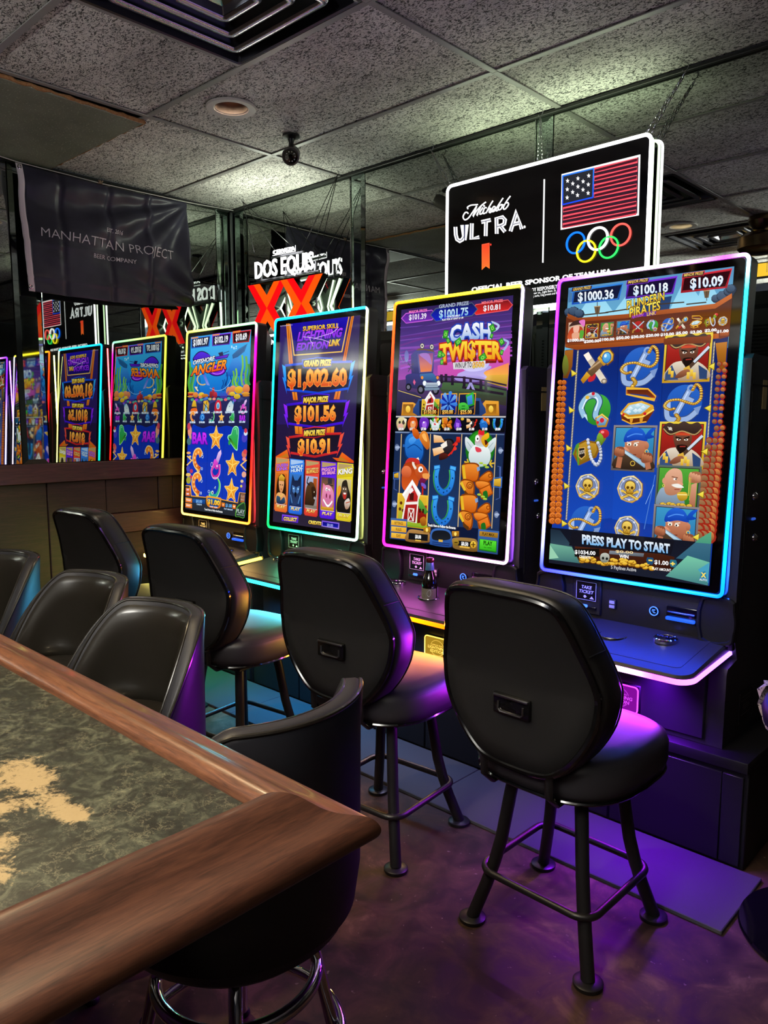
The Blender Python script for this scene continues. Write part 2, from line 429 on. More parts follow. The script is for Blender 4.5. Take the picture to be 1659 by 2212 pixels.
# wide sheets and the narrow mirror strips between them
seams_a = [WALL_X + .008, -3.672, -2.798, -2.700, -1.748, -1.672, -.72, -.64, .31, .39, 1.34, 1.42, X1]
for a, b in zip(seams_a, seams_a[1:]):
    wide = b - a > .3
    bevel_panel('mirror_panel' if wide else 'mirror_strip', wb, a + .002, b - .002, SILL, CEIL - .012, wallA, M_mirror if wide else M_mirror_edge, .003 if wide else .022, .008 if wide else .011)
seams_b = [WALL_Y - .010, 2.610, 1.605, 1.478, .50, .40, -.55, -.65, Y0]
for b, a in zip(seams_b, seams_b[1:]):
    wide = b - a > .3
    bevel_panel('mirror_panel' if wide else 'mirror_strip', wl, a + .002, b - .002, SILL, CEIL - .012, wallB, M_mirror if wide else M_mirror_edge, .003 if wide else .022, .008 if wide else .011)
# dark metal angle along the tops
for nm, par, c, d in (('wall_angle', wb, ((X0 + X1) / 2, WALL_Y - .006, CEIL - .007), (X1 - X0, .022, .012)), ('wall_angle', wl, (WALL_X + .006, (Y0 + Y1) / 2, CEIL - .007), (.022, Y1 - Y0 - .05, .012))):
    MB().box(c, d, .002, 1).done(nm, M_tbar_dark, par)
# chrome bead in the corner of the two mirrors
MB().box((WALL_X + .010, WALL_Y - .010, (SILL + CEIL) / 2), (.014, .014, CEIL - SILL - .02), .003, 1).done('corner_bead', M_steel, wl)

# wainscot on the left wall: sill board, panels, middle rail, panels
def plank(parent, name, y0, y1, z0, z1, d, m=None, g_=.0015):
    mb = MB().box((WALL_X + d / 2 - .01, (y0 + y1) / 2, (z0 + z1) / 2), (d + .02, y1 - y0 - g_ * 2, z1 - z0 - g_), .003, 1)
    return mb.done(name, m or M_panel, parent, auto=30)
plank(wl, 'sill_board', Y0, WALL_Y - .02, .988, SILL, .040, M_board)
ys = [Y0, -1.55, -1.25, -.95, -.64, -.33, -.03, .27, .67, .97, 1.27, 1.577, 1.88, 2.18, 2.27, 2.44, WALL_Y - .02]
for a, b in zip(ys, ys[1:]):
    if b > 1.9: plank(wl, 'wall_panel', a, b, .806, .988, .012 + .003 * ((int(a * 10)) % 2))
    else: plank(wl, 'wall_panel', a, b, .02, .988, .012 + .003 * ((int(a * 10)) % 2))
plank(wl, 'middle_rail', 1.885, WALL_Y - .02, .700, .806, .026, M_board)
for a, b in zip([1.88, 2.18, 2.48], [2.18, 2.48, WALL_Y - .02]): plank(wl, 'wall_panel', a, b, .02, .700, .010)
# wood wainscot below the mirrors on the back wall, seen beyond the last machine
for k in range(13):
    a = -.66 + k * .25
    MB().box((a + .125, WALL_Y, (SILL - .09) / 2 + .02), (.247, .03, SILL - .13), .003, 1).done('wall_panel', M_panel, wb)
MB().box(((X1 - .66) / 2, WALL_Y - .005, SILL - .047), (X1 + .66, .06, .09), .004, 1).done('sill_board', M_board, wb)

# ---------------- ceiling: tiles laid in a metal grid
ce = MB().box(((X0 + X1) / 2, (Y0 + Y1) / 2, CEIL + .16), (X1 - X0 + .4, Y1 - Y0 + .4, .08)).done('ceiling', M_dark); tag(ce, kind='structure')
xs = [WALL_X, -2.860, -1.640, -.420, .800, 2.02, X1]; ysl = [WALL_Y, 2.286, 1.670, 1.057, .444, -.17, -.783, -1.396, Y0]
DIFF = (-2.235, -1.640, 1.057, 1.670)
tile_meshes = {}
LIGHT_HOLES = [(x, y) for x, y, *_ in DOWNLIGHTS]
for yb, ya in zip(ysl, ysl[1:]):
    for xa, xb in zip(xs, xs[1:]):
        if (xa, ya) == (WALL_X, 1.057): continue                        # the dropped tile, below
        x0, x1 = xa, xb
        if abs(xa + 2.860) < .01 and ya in (1.057, -.17): x1 = DIFF[0]     # half tile beside an air diffuser
        m = M_tile
        key = (round(x1 - x0, 3), round(yb - ya, 3), m.name)
        if key not in tile_meshes:
            o = MB().box((0, 0, 0), (key[0] - .008, key[1] - .008, .015), .003, 1).done('ceiling_tile', m, ce, auto=30); tile_meshes[key] = o.data
        else:
            o = bpy.data.objects.new('ceiling_tile', tile_meshes[key]); COL.objects.link(o); o.parent = ce
        o.location = ((x0 + x1) / 2, (ya + yb) / 2, CEIL + .0105)
        hit = [h for h in LIGHT_HOLES if x0 < h[0] < x1 and ya < h[1] < yb]
        if hit:
            # a tile with a round hole cut for the lamp
            hx, hy = hit[0]; R = .062; rect = []
            a0 = [(x0 + .004, ya + .004), (x1 - .004, ya + .004), (x1 - .004, yb - .004), (x0 + .004, yb - .004)]
            n = 32; outer = []
            for k in range(n):
                a = 2 * pi * k / n; dx, dy = cos(a), sin(a)
                t = min(((x1 - .004 - hx) / dx if dx > 1e-6 else 1e9), ((x0 + .004 - hx) / dx if dx < -1e-6 else 1e9), ((yb - .004 - hy) / dy if dy > 1e-6 else 1e9), ((ya + .004 - hy) / dy if dy < -1e-6 else 1e9))
                outer.append((hx + dx * t, hy + dy * t))
            # snap the nearest spokes to the corners
            for c in a0:
                k = min(range(n), key=lambda q: (outer[q][0] - c[0]) ** 2 + (outer[q][1] - c[1]) ** 2); outer[k] = c
            inner = [(hx + R * cos(2 * pi * k / n), hy + R * sin(2 * pi * k / n)) for k in range(n)]
            L0 = o.location.copy(); mb = MB(); z = .0075
            mb.rings([[(p[0] - L0.x, p[1] - L0.y, -z) for p in outer], [(p[0] - L0.x, p[1] - L0.y, -z) for p in inner], [(p[0] - L0.x, p[1] - L0.y, z) for p in inner], [(p[0] - L0.x, p[1] - L0.y, z) for p in outer]], loop=True)
            t = mb.done('ceiling_tile', m, ce, smooth=False); t.location = L0
            bpy.data.objects.remove(o)
# grid bars
for y in ysl[1:-1]:
    for xa, xb in zip(xs, xs[1:]):
        MB().box(((xa + xb) / 2, y, CEIL - .001), (xb - xa - .024, .024, .004), .001, 1).done('grid_bar', M_tbar, ce)
for x in xs[1:-1]:
    for yb, ya in zip(ysl, ysl[1:]):
        MB().box((x, (ya + yb) / 2, CEIL - .0015), (.024, yb - ya, .004), .001, 1).done('grid_bar', M_tbar, ce)
for yy in ((DIFF[2] + DIFF[3]) / 2, .137): MB().box((DIFF[0], yy, CEIL - .001), (.024, .585, .004), .001, 1).done('grid_bar', M_tbar, ce)
# the tile that has dropped out of the grid, its torn edge showing
dt = empty('dropped_tile', (-3.31, 1.364, CEIL - .008)); dt.parent = ce
dt.rotation_euler = (radians(-.9), radians(.8), 0)
MB().box((0, 0, 0), (.86, .60, .015), .003, 1).done('tile_board', M_tile_p, dt)
random.seed(3)
mb = MB()
pts = [(.432 + .003 * sin(k * 2.1), -.30 + .60 * k / 26, -.002 + .004 * random.random()) for k in range(27)]
mb.tube(pts, [.004 + .004 * random.random() for _ in pts], 7)
pts = [(.43 - .86 * k / 26, .303 + .003 * sin(k * 1.7), -.002 + .004 * random.random()) for k in range(27)]
mb.tube(pts, [.0035 + .003 * random.random() for _ in pts], 7)
mb.done('torn_edge', M_torn, dt)

# ---------------- recessed lamps
def recessed(i, x, y, label):
    t = empty('recessed_light', (x, y, CEIL)); tag(t, label, 'ceiling light')
    MB().lathe([(.095, -.001), (.097, -.004), (.093, -.008), (.066, -.006), (.061, -.001), (.061, .0005), (.064, .0008), (.095, .0005)], seg=40, loop=True).done('trim_ring', M_white, t)
    MB().rings([[(.0605 * cos(2 * pi * k / 32), .0605 * sin(2 * pi * k / 32), -.002) for k in range(32)], [(.057 * cos(2 * pi * k / 32), .057 * sin(2 * pi * k / 32), .03) for k in range(32)], [(.05 * cos(2 * pi * k / 32), .05 * sin(2 * pi * k / 32), .10) for k in range(32)]], cap0=False, cap1=False).done('baffle', mat('baffle_grey', (.34, .32, .31), .35, .4), t, fix=False)
    MB().lathe([(.001, .040), (.02, .043), (.034, .055), (.038, .07), (.03, .09), (.001, .095)], seg=24).done('bulb', mat('warm_bulb', (.8, .6, .5), .3, emit=(1, .62, .42), es=.9), t)
names = ['round recessed ceiling light in the tile near the small camera', 'recessed ceiling light above the stools along the bar', 'recessed ceiling light above the corner of the bar counter', 'recessed ceiling light behind the bar']
for i, (x, y, *_r2) in enumerate(DOWNLIGHTS): recessed(i, x, y, names[i])

# ---------------- square air diffuser
cx, cy = (DIFF[0] + DIFF[1]) / 2, (DIFF[2] + DIFF[3]) / 2
M_diff = mat('diffuser_dark', (.20, .20, .23), .28, .7); M_lip = mat('diffuser_lip', (.66, .66, .70), .22, .9)
def diffuser(cx, cy, label):
    t = empty('air_diffuser', (cx, cy, CEIL)); tag(t, label, 'air vent')
    sq = lambda h_, z, r_=.012: [(x, y, z) for x, y in rrect(2 * h_, 2 * h_, r_, 3)]
    MB().rings([sq(.294, -.002), sq(.284, -.008), sq(.276, -.006), sq(.27, .02), sq(.24, .075), sq(.296, .075)], cap0=False, cap1=False).done('outer_frame', M_diff, t, auto=25)
    MB().rings([sq(.26, .078), sq(.001, .078, .0003)], cap0=False, cap1=False).done('throat', M_dark, t)
    for hh, zz in ((.226, -.006), (.160, -.004), (.094, -.003)):
        MB().rings([sq(hh - .050, .055), sq(hh - .022, .020), sq(hh - .006, zz + .004), sq(hh - .003, zz + .008), sq(hh - .022, .026), sq(hh - .048, .060)], cap0=False, cap1=False).done('louvre', M_diff, t, auto=25)
        MB().tube([(x, y, zz) for x, y in rrect(2 * hh - .022, 2 * hh - .022, .016, 4)], .0145, 8, True, .42).done('louvre_lip', M_lip, t)
    MB().rings([sq(.066, -.003, .006), sq(.058, .016, .005), sq(.032, .030, .004)], cap0=False).done('centre_cone', M_lip, t, auto=25)
    p = MB().box((0, 0, .026), (.056, .056, .004), .001, 1).done('centre_plate', M_steel, t)
    for a, b in ((-.017, -.017), (.017, -.017), (-.017, .017), (.017, .017), (0, 0)):
        MB().lathe([(.0001, .021), (.003, .0215), (.004, .0235), (.004, .025)], (a, b, 0), 10).done('screw', M_steel, p)
    return t
diffuser(cx, cy, 'square dark air diffuser with nested bright rimmed louvres in the ceiling')

# ---------------- small security camera under the ceiling
sc_t = empty('security_camera', (-2.61, 2.19, CEIL)); tag(sc_t, 'small dark bullet camera on a ceiling mount by the grid crossing', 'camera')
MB().lathe([(.028, -.001), (.028, -.006), (.012, -.012), (.008, -.022), (.008, -.034), (.011, -.045), (.001, -.05)], seg=20).done('mount', M_satin, sc_t)
d = Vector((.62, -.66, -.42)).normalized(); q = d.to_track_quat('Z', 'Y').to_matrix().to_4x4(); b0 = Vector((0, 0, -.062)) - d * .02
body = MB().lathe([(.001, -.045), (.018, -.043), (.024, -.03), (.026, .03), (.028, .032), (.028, .044), (.024, .046), (.022, .040), (.001, .040)], b0, 24, q).done('camera_body', mat('camera_grey', (.33, .31, .30), .4), sc_t)
MB().lathe([(.001, .041), (.020, .041), (.020, .043), (.001, .044)], b0, 20, q).done('lens_glass', M_gloss, body)
mb = MB()
for k in range(10):
    a = 2 * pi * k / 10; c = b0 + q.to_3x3() @ Vector((.0145 * cos(a), .0145 * sin(a), .0445))
    mb.lathe([(.0022, -.0008), (.0022, .0008), (.001, .0012)], c, 6, q)
mb.done('lamp_dots', mat('camera_dots', (.75, .75, .75), .3), body)
mb = MB(); c = b0 + q.to_3x3() @ Vector((0, 0, .046)); mb.lathe([(.007, -.002), (.007, .001), (.001, .002)], c, 14, q); mb.done('lens', M_bezel, body)

sc_t.scale = (1.3, 1.3, 1.3)
# ---------------- bronze ceiling fan hub, seen only in the mirror
t = empty('ceiling_fan', (-1.60, .52, CEIL)); tag(t, 'bronze ceiling fan hub hanging above the bar, seen in the mirror', 'fan')
M_brz = mat('bronze', (.42, .34, .26), .25, 1.0)
MB().lathe([(.001, -.001), (.07, -.002), (.075, -.03), (.045, -.075), (.02, -.08), (.02, -.10)], seg=32).done('canopy', M_brz, t)
MB().lathe([(.02, -.09), (.10, -.10), (.125, -.125), (.125, -.185), (.10, -.21), (.04, -.22), (.001, -.222)], seg=36).done('motor_housing', M_brz, t)
MB().tube([(.05, .02, -.22), (.05, .02, -.33)], .0015, 6).done('pull_chain', M_brz, t)
diffuser(cx, .137, 'square air diffuser above the bar, seen in the mirror')
# yellow lit sign and dark shelving on the wall behind the bar
t = empty('lit_sign', (-1.92, -.52, 2.30)); tag(t, 'small yellow lit sign box hanging under the ceiling, seen in the mirror', 'sign')
MB().box((0, 0, .05), (.36, .05, .11), .006, 2).done('sign_box', M_satin, t)
MB().box((0, .027, .05), (.34, .006, .09), .002, 1).done('lit_face', led('yellow_sign', (1, .78, .22), 2.2), t)
for s_ in (-1, 1): MB().tube([(s_ * .14, 0, .10), (s_ * .14, 0, .181)], .003, 6).done('hanger', M_steel, t)
t = empty('back_bar_shelf', (-.6, Y0, 0)); tag(t, 'dark back bar cabinet with a shelf along the wall behind the bar', 'shelf')
MB().box((0, .16, .45), (3.4, .3, .9), .01, 2).done('cabinet_body', M_panel, t)
MB().box((0, .17, .92), (3.5, .34, .04), .01, 2).done('counter', M_board, t)
for s in (-1, 0, 1): MB().box((s * 1.05, .317, .45), (1.0, .015, .78), .006, 1).done('door', M_board, t)

t = empty('fill_lamp_trough', (-.9, Y0, 1.86)); tag(t, 'dark wall trough added to hold the fill lamp above the back bar', 'fill lamp holder')  # trough added only to give the unseen fill lamp a body
MB().box((0, .33, .0), (1.5, .66, .02), .003, 1).done('trough_base', M_panel, t)
MB().box((0, .65, .055), (1.5, .02, .11), .003, 1).done('trough_front', M_board, t)
for s_ in (-1, 1): MB().box((s_ * .74, .33, .055), (.02, .64, .11), .003, 1).done('trough_end', M_board, t)
# ------------------------------------------------------------------ gaming machines
TILT = radians(4.0); FB, FT, FW = .781, 1.764, .306       # screen frame: bottom, top, half width
FH = (FT - FB) / cos(TILT); FY = 2.265
def F(a, b, n):       # point on the tilted screen: across, up, out towards the player
    return (a, FY + b * sin(TILT) - n * cos(TILT), FB + b * cos(TILT) + n * sin(TILT))
SW, SB, ST = .266, .031, .953                              # picture: half width, bottom, top along the tilt
XC = [-3.364, -2.608, -1.843, -1.092]
def grad(stops, t):
    for (p0, c0), (p1, c1) in zip(stops, stops[1:]):
        if t <= p1:
            k = 0 if p1 == p0 else (t - p0) / (p1 - p0); a, b = lin(hexc(c0)), lin(hexc(c1))
            return tuple((a[i] + (b[i] - a[i]) * max(0, min(1, k))) ** 1.75 for i in range(3))
    return tuple(c ** 1.75 for c in lin(hexc(stops[-1][1])))
# perimeter colours: (left bottom->top), (top left->right), (right top->bottom), (bottom right->left)
STRIPS = [
    ([(0, '#ffe08a'), (.5, '#f2ee6a'), (1, '#e2f27a')], [(0, '#e8f27a'), (1, '#a8f5c8')], [(0, '#c8f0d8'), (.08, '#ff30d0'), (.45, '#ff2060'), (.75, '#ff4a28'), (1, '#ffa050')], [(0, '#ffb060'), (1, '#ffe08a')]),
    ([(0, '#30e070'), (.35, '#30f0d8'), (1, '#38c8ff')], [(0, '#38d0ff'), (1, '#58d8ff')], [(0, '#f4fff8'), (.1, '#fff6a0'), (.7, '#fff4b0'), (1, '#d8ffe0')], [(0, '#e0fff0'), (.5, '#60f0d0'), (1, '#28d878')]),
    ([(0, '#ff40d0'), (.3, '#ff30a0'), (.6, '#ff3040'), (.9, '#ff7838'), (1, '#ff9840')], [(0, '#ffa840'), (.2, '#ffe040'), (1, '#fff470')], [(0, '#f0e8ff'), (.3, '#d8b8ff'), (.6, '#f8f0ff'), (1, '#ffc8ff')], [(0, '#ffd8ff'), (.5, '#ff98f0'), (1, '#ff48d8')]),
    ([(0, '#5060ff'), (.15, '#c8c8ff'), (.5, '#e0d0ff'), (.8, '#a048ff'), (1, '#b060ff')], [(0, '#b868ff'), (.5, '#ffe0ff'), (.9, '#f070ff'), (1, '#f4c8ff')], [(0, '#e8f0ff'), (.1, '#58f0ff'), (.6, '#30d8ff'), (1, '#2890ff')], [(0, '#2890ff'), (.4, '#38b8ff'), (.8, '#7080ff'), (1, '#6060ff')]),
]
DECKC = [[(0, '#fff0a0'), (1, '#ffe878')], [(0, '#50e8d8'), (.6, '#58e0e8'), (1, '#50f0c8')], [(0, '#ffb020'), (.6, '#ff9818'), (1, '#ff5a18')], [(0, '#ffe0ff'), (.55, '#fff0ff'), (.75, '#ff78f8'), (1, '#b090ff')]]
PLATEC = ['#58d020', '#2898ff', '#ffc838', '#c818e8']
UNDER = [(2.8, (.12, .9, .25)), (5.5, (.03, .42, .95)), (2.0, (.36, .46, .95)), (13, (.22, .01, .95))]
PGLOW = [1.6, 2, 1.5, 3]
DKE = [2.5, 3.2, 2.5, 4.2]; BTE = [1.6, 1.6, 1.7, 2.6]
BOT = [(1, .62, .16), (.15, .9, .45), (.7, .12, .62), (.02, .05, 1.0)]; EDGE = [(1, .85, .2), (.08, .6, .85), (1, .30, .03), (.40, .02, 1.0)]; SIDE = [(1, .05, .06), (.85, .95, .25), (.35, .08, 1.0), (.02, .12, 1.0)]; PLATEL = [(.35, 1, .05), (.1, .45, 1), (1, .6, .1), (.6, .015, 1)]
GRP = 'tall lit gaming machines along the mirrored wall'
LABELS = ['gaming machine showing the undersea fishing game, next to the corner', 'gaming machine showing the purple menu with orange prize amounts', 'gaming machine showing the purple farm storm game, beer bottle on its deck', 'gaming machine showing the pirate game, tallest in view']
def cab_profile(): return [(2.250, .333), (2.255, .555), (2.262, .572), (2.335, .585), (2.310, .640), (2.300, .790), (2.318, 1.20), (2.318, 1.470), (2.334, 1.484), (2.690, 1.476), (2.690, .333)]
M_keyplate = mat('ticket_plate', (.03, .03, .035), .3)
def machine(i, art):
    t = empty('gaming_machine', (XC[i], 0, 0)); tag(t, LABELS[i], 'gaming machine', GRP)
    px = lambda x, y, d: (d, x, y)
    c = MB().prism(cab_profile(), px, -.333, .333)
    bmesh.ops.bevel(c.bm, geom=[e for e in c.bm.edges if len(e.link_faces) == 2 and e.calc_face_angle(0) > .6], offset=.004, segments=2, affect='EDGES')
    cab = c.done('cabinet', M_cab, t, auto=30)
    # side details: seam, round speaker grille, key locks, sticker, rating plate
    for s in (-1, 1):
        X = s * .3335
        MB().box((X, 2.505, 1.395), (.003, .36, .006)).done('seam', M_dark, cab)
        MB().box((X, 2.335, 1.10), (.003, .005, .72)).done('seam', M_dark, cab)
        mb = MB()
        for rr in range(4):
            for k in range(14 + rr * 5):
                a = 2 * pi * k / (14 + rr * 5); r_ = .026 + rr * .009
                mb.box((X, 2.50 + r_ * .9 * cos(a), 1.215 + r_ * 1.35 * sin(a)), (.004, .005, .006))
        o = mb.done('speaker_holes', M_dark, cab, smooth=False); o['kind'] = 'stuff'
        for z, y in ((1.071, 2.40), (.944, 2.42)):
            rot = Matrix.Rotation(s * pi / 2, 4, 'Y')
            o = MB().lathe([(.001, .010), (.006, .0105), (.007, .009), (.010, .006), (.0125, .003), (.0125, -.002)], (X, y, z), 20, rot).done('key_lock', M_chrome, cab)
            MB().box((X + s * .0105, y, z), (.001, .0016, .007)).done('key_slot', M_dark, o) if False else None
        o = MB().box((X, 2.40, 1.003), (.012, .022, .007), .002, 1).done('latch', led('blue_latch', (.25, .45, 1), .5), cab)
    MB().box((.3337, 2.44, 1.37), (.002, .036, .085)).done('sticker', mat('sticker_cream', (.75, .66, .42), .6), cab)
    # rating plate low on the side
    pl = MB().box((.3343, 2.43, .42), (.003, .12, .10), .001, 1).done('rating_plate', M_cabd, cab)
    mb = MB()
    for k, (w_, z_) in enumerate([(.08, .452), (.085, .44), (.05, .425), (.055, .418), (.05, .411), (.08, .395)]): mb.box((.3362, 2.43, z_), (.0008, w_, .0022))
    for dy in (-.055, .055):
        for dz in (-.045, .045): mb.box((.3362, 2.43 + dy, .42 + dz), (.001, .004, .004))
    mb.box((.3362, 2.371, .42), (.0008, .0015, .10))
    mb.done('plate_lettering', M_steel, cab)
    # vents at the back, seen in the mirror
    # screen housing
    hs = MB()
    pf = lambda x, y, d: F(x, y, d)
    rr = rrect(2 * FW + .006, FH + .006, .022); q = lambda e: [(x * (1 - e), (y * (1 - e)) + FH / 2) for x, y in rr]
    hs.rings([[F(x, y, -.115) for x, y in q(.10)], [F(x, y, -.075) for x, y in q(.04)], [F(x, y, -.062) for x, y in q(.0)], [F(x, y, -.008) for x, y in q(.0)]])
    hous = hs.done('screen_housing', M_cabd, t, auto=30)
    M_bk = mat('back_cover_grey', (.36, .35, .36), .4, .3)
    MB().rings([[F(x, y + FH / 2, -.112) for x, y in rrect(.50, .86, .02)], [F(x, y + FH / 2, -.1175) for x, y in rrect(.50, .86, .02)]]).done('back_cover', M_bk, hous, auto=30)
    mb = MB()
    for r_ in range(2):
        for k in range(9):
            c = F(-.12 + r_ * .24, .76 + k * .013, -.1185); mb.box(c, (.085, .003, .005))
    o = mb.done('vent_slots', M_dark, hous, smooth=False); o['kind'] = 'stuff'
    MB().box(F(0, .60, -.118), (.12, .01, .12), .002, 1).done('mount_plate', M_steel, hous)
    # glass front
    g_ = MB(); rr2 = rrect(2 * FW - .018, FH - .018, .014)
    g_.rings([[F(x, y + FH / 2, -.008) for x, y in rr2], [F(x, y + FH / 2, .000) for x, y in rr2], [F(x * .997, (y * .998) + FH / 2, .0012) for x, y in rr2]])
    g_.done('bezel', M_bezel, t, auto=30)
    # light strip round the edge
    n = 34; w_, h_, r_ = FW - .002, FH - .004, .016
    path = []
    def arc(cx, cy, a0):
        for k in range(1, 5): path.append((cx + r_ * cos(radians(a0 + 18 * k)), cy + r_ * sin(radians(a0 + 18 * k))))
    for k in range(n + 1): path.append((w_, r_ + (h_ - 2 * r_) * k / n))
    arc(w_ - r_, h_ - r_, 0)
    for k in range(n + 1): path.append((w_ - r_ - (2 * w_ - 2 * r_) * k / n, h_))
    arc(-w_ + r_, h_ - r_, 90)
    for k in range(n + 1): path.append((-w_, h_ - r_ - (h_ - 2 * r_) * k / n))
    arc(-w_ + r_, r_, 180)
    for k in range(n + 1): path.append((-w_ + r_ + (2 * w_ - 2 * r_) * k / n, 0))
    arc(w_ - r_, r_, 270)
    st = MB().tube([F(x, y + .002, .0) for x, y in path], .0055, 8, True)
    st.bm.normal_update(); o = st.done('light_strip', M_strip, t)
    Ls, Ts, Rs, Bs = STRIPS[i]
    def colf(co):
        b = (co.z - FB) / cos(TILT); a = co.x; fy = max(0, min(1, b / FH)); fx = max(0, min(1, (a + FW) / (2 * FW)))
        ds = [(abs(a + w_), 0), (abs(b - h_), 1), (abs(a - w_), 2), (abs(b), 3)]; k = min(ds)[1]
        return (grad(Ls, fy), grad(Ts, fx), grad(Rs, 1 - fy), grad(Bs, 1 - fx))[k]
    colour_mesh(o, colf)
    # picture
    art.build('screen_picture', M_screen, lambda u, v, k: F(-SW + 2 * SW * u, ST + (SB - ST) * v, .0016 + k), t)
    # control panel between deck and screen
    fp = lambda x, y, d: (x, 2.312 - d, y)
    MB().box((0, 2.318, .697), (.66, .03, .165), .006, 2).done('control_panel', M_panelp, t)
    for s in (-1, 1):
        ol = [(-.048, -.078), (.040, -.078), (.052, -.040), (.056, 0), (.050, .045), (.040, .078), (-.048, .078)]
        ol = [(x * s, y) for x, y in ol]; sm = [(p.x, p.y) for p in spline([(x, y, 0) for x, y in ol], 3)]
        mb = MB(); f2 = lambda x, y, d: (s * .284 + x, 2.303 - d, .703 + y * .88)
        mb.rings([[f2(x, y, -.02) for x, y in sm], [f2(x, y, .016) for x, y in sm], [f2(x * .94, y * .95, .020) for x, y in sm], [f2(x * .84, y * .86, .020) for x, y in sm], [f2(x * .80, y * .83, .012) for x, y in sm]])
        mb.done('speaker', M_cabd, t, auto=35)
    # ticket printer
    a_ = empty('ticket_printer', (0, 0, 0)); a_.parent = t
    MB().box((-.145, 2.300, .708), (.105, .012, .118), .004, 1).done('printer_frame', M_panelp, a_)
    MB().box((-.145, 2.2935, .727), (.078, .004, .066), .003, 1).done('printer_plate', M_keyplate, a_)
    A = Art(lambda x, y: (x, y)); A.at(0, 0, 1)
    wc = '#f4ecfa' if i > 1 else '#f0e8d8'
    A.line([(3, 3), (81, 3), (81, 85), (3, 85)], 1.6, wc, closed=True)
    A.text('TAKE', 22, 34, 62, 34, 15, wc, bold=.02, shear=.15); A.text('TICKET', 13, 55, 70, 55, 15, wc, bold=.02, shear=.15)
    A.poly([(34, 64), (42, 64), (42, 69), (46, 69), (38, 78), (30, 69), (34, 69)], wc); A.poly([(56, 78), (74, 78), (65, 65)], wc)
    A.build('printer_lettering', vcol_print(), lambda u, v, k: (-.145 + (u - 42) * .00092, 2.2913 - k, .727 - (v - 44) * .00074), a_, 2e-5)
    MB().box((-.145, 2.290, .672), (.080, .012, .011), .004, 2).done('ticket_slot', M_gloss, a_)
    MB().box((-.145, 2.2835, .678), (.022, .006, .010), .003, 2).done('slot_lamp', led('blue', (.25, .45, 1), 2.4), a_)
    # usb socket, round button, note slot
    u = MB().box((-.052, 2.300, .696), (.026, .012, .034), .004, 2).done('charging_socket', M_cabd, t)
    for k in (-1, 1): MB().box((-.052, 2.2935, .696 + k * .007), (.018, .003, .010)).done('socket_rim', M_white, u)
    b = MB().lathe([(.001, .010), (.011, .010), (.013, .008), (.013, -.004)], (.092, 2.298, .700), 24, Matrix.Rotation(pi / 2, 4, 'X')).done('help_button', M_gloss, t)
    MB().tube([(.092 + .0135 * cos(2 * pi * k / 24), 2.288, .700 + .0135 * sin(2 * pi * k / 24)) for k in range(24)], .0017, 6, True).done('lit_ring', led('blue', (.25, .45, 1), 2.4), b)
    mb = MB(); [mb.box((.092 + dx, 2.2872, .700 + dz), (w2, .001, .0022)) for dx, dz, w2 in ((0, .0045, .010), (-.002, 0, .008), (.002, -.0045, .008))]; mb.done('button_mark', led('blue', (.25, .45, 1), 2.4), b)
    v = MB().box((.178, 2.298, .703), (.096, .016, .046), .004, 2).done('note_slot', M_gloss, t)
    MB().box((.178, 2.287, .707), (.086, .006, .006), .002, 1).done('slot_lip', M_steel, v)
    MB().box((.178, 2.284, .688), (.090, .014, .011), .004, 2).done('slot_light', led('blue2', (.12, .35, 1), 1.5), v)
    # deck
    D0, D1, ZF, ZB = 2.020, 2.330, .600, .640
    dk = lambda x, y, d: (x, y, ZF + (ZB - ZF) * (y - D0) / (D1 - D0) + d)
    dkb = lambda x, y, d: (x, y, ZF + .022 * (y - D0) / (D1 - D0) + d)      # the lit lower edge slopes less than the top
    def dpoly(e, r_):
        w2 = .316 - e; out = [(w2, D1), (-w2, D1)]
        for k in range(7): a = radians(180 + 15 * k); out.append((-w2 + r_ + r_ * cos(a), D0 + e + r_ + r_ * sin(a)))
        for k in range(7): a = radians(270 + 15 * k); out.append((w2 - r_ + r_ * cos(a), D0 + e + r_ + r_ * sin(a)))
        return out
    P0 = dpoly(0, .045)
    MB().rings([[dkb(x, y, -.030) for x, y in dpoly(.012, .04)], [dkb(x, y, -.026) for x, y in P0], [dk(x, y, -.006) for x, y in P0], [dk(x, y, .000) for x, y in dpoly(.006, .042)], [dk(x, y, .0015) for x, y in dpoly(.04, .03)]]).done('deck', M_deck, t, auto=30)
    P2 = dpoly(.046, .018)
    MB().rings([[dk(x, y, .0005) for x, y in P2], [dk(x, y, .0024) for x, y in P2], [dk(x, y, .0028) for x, y in dpoly(.048, .018)]]).done('deck_pad', M_deck, t, auto=30)
    # light strip along the deck edge
    path = [p for p in P0[2:]]; path = [(-.316, D1)] + path + [(.316, D1)]
    dense = []
    for a, b in zip(path, path[1:]):
        L_ = sqrt((a[0] - b[0]) ** 2 + (a[1] - b[1]) ** 2); nn = max(1, int(L_ / .025))
        dense += [(a[0] + (b[0] - a[0]) * k / nn, a[1] + (b[1] - a[1]) * k / nn) for k in range(nn)]
    dense.append(path[-1])
    mb = MB(); oo = []
    for k, (x, y) in enumerate(dense):
        a = dense[max(0, k - 1)]; b = dense[min(len(dense) - 1, k + 1)]; tx, ty = b[0] - a[0], b[1] - a[1]; l_ = sqrt(tx * tx + ty * ty); nx, ny = ty / l_, -tx / l_
        oo.append([dkb(x + nx * .001, y + ny * .001, -.024), dkb(x + nx * .005, y + ny * .005, -.022), dkb(x + nx * .005, y + ny * .005, -.010), dkb(x + nx * .001, y + ny * .001, -.008)])
    mb.rings(oo); o = mb.done('deck_light', M_dstrip, t, auto=60)
    colour_mesh(o, lambda co: grad(DECKC[i], max(0, min(1, (co.x + .316) / .632)) * .9 + (.1 * max(0, (co.y - D0 - .05) / .3) if co.x > .25 else 0)))
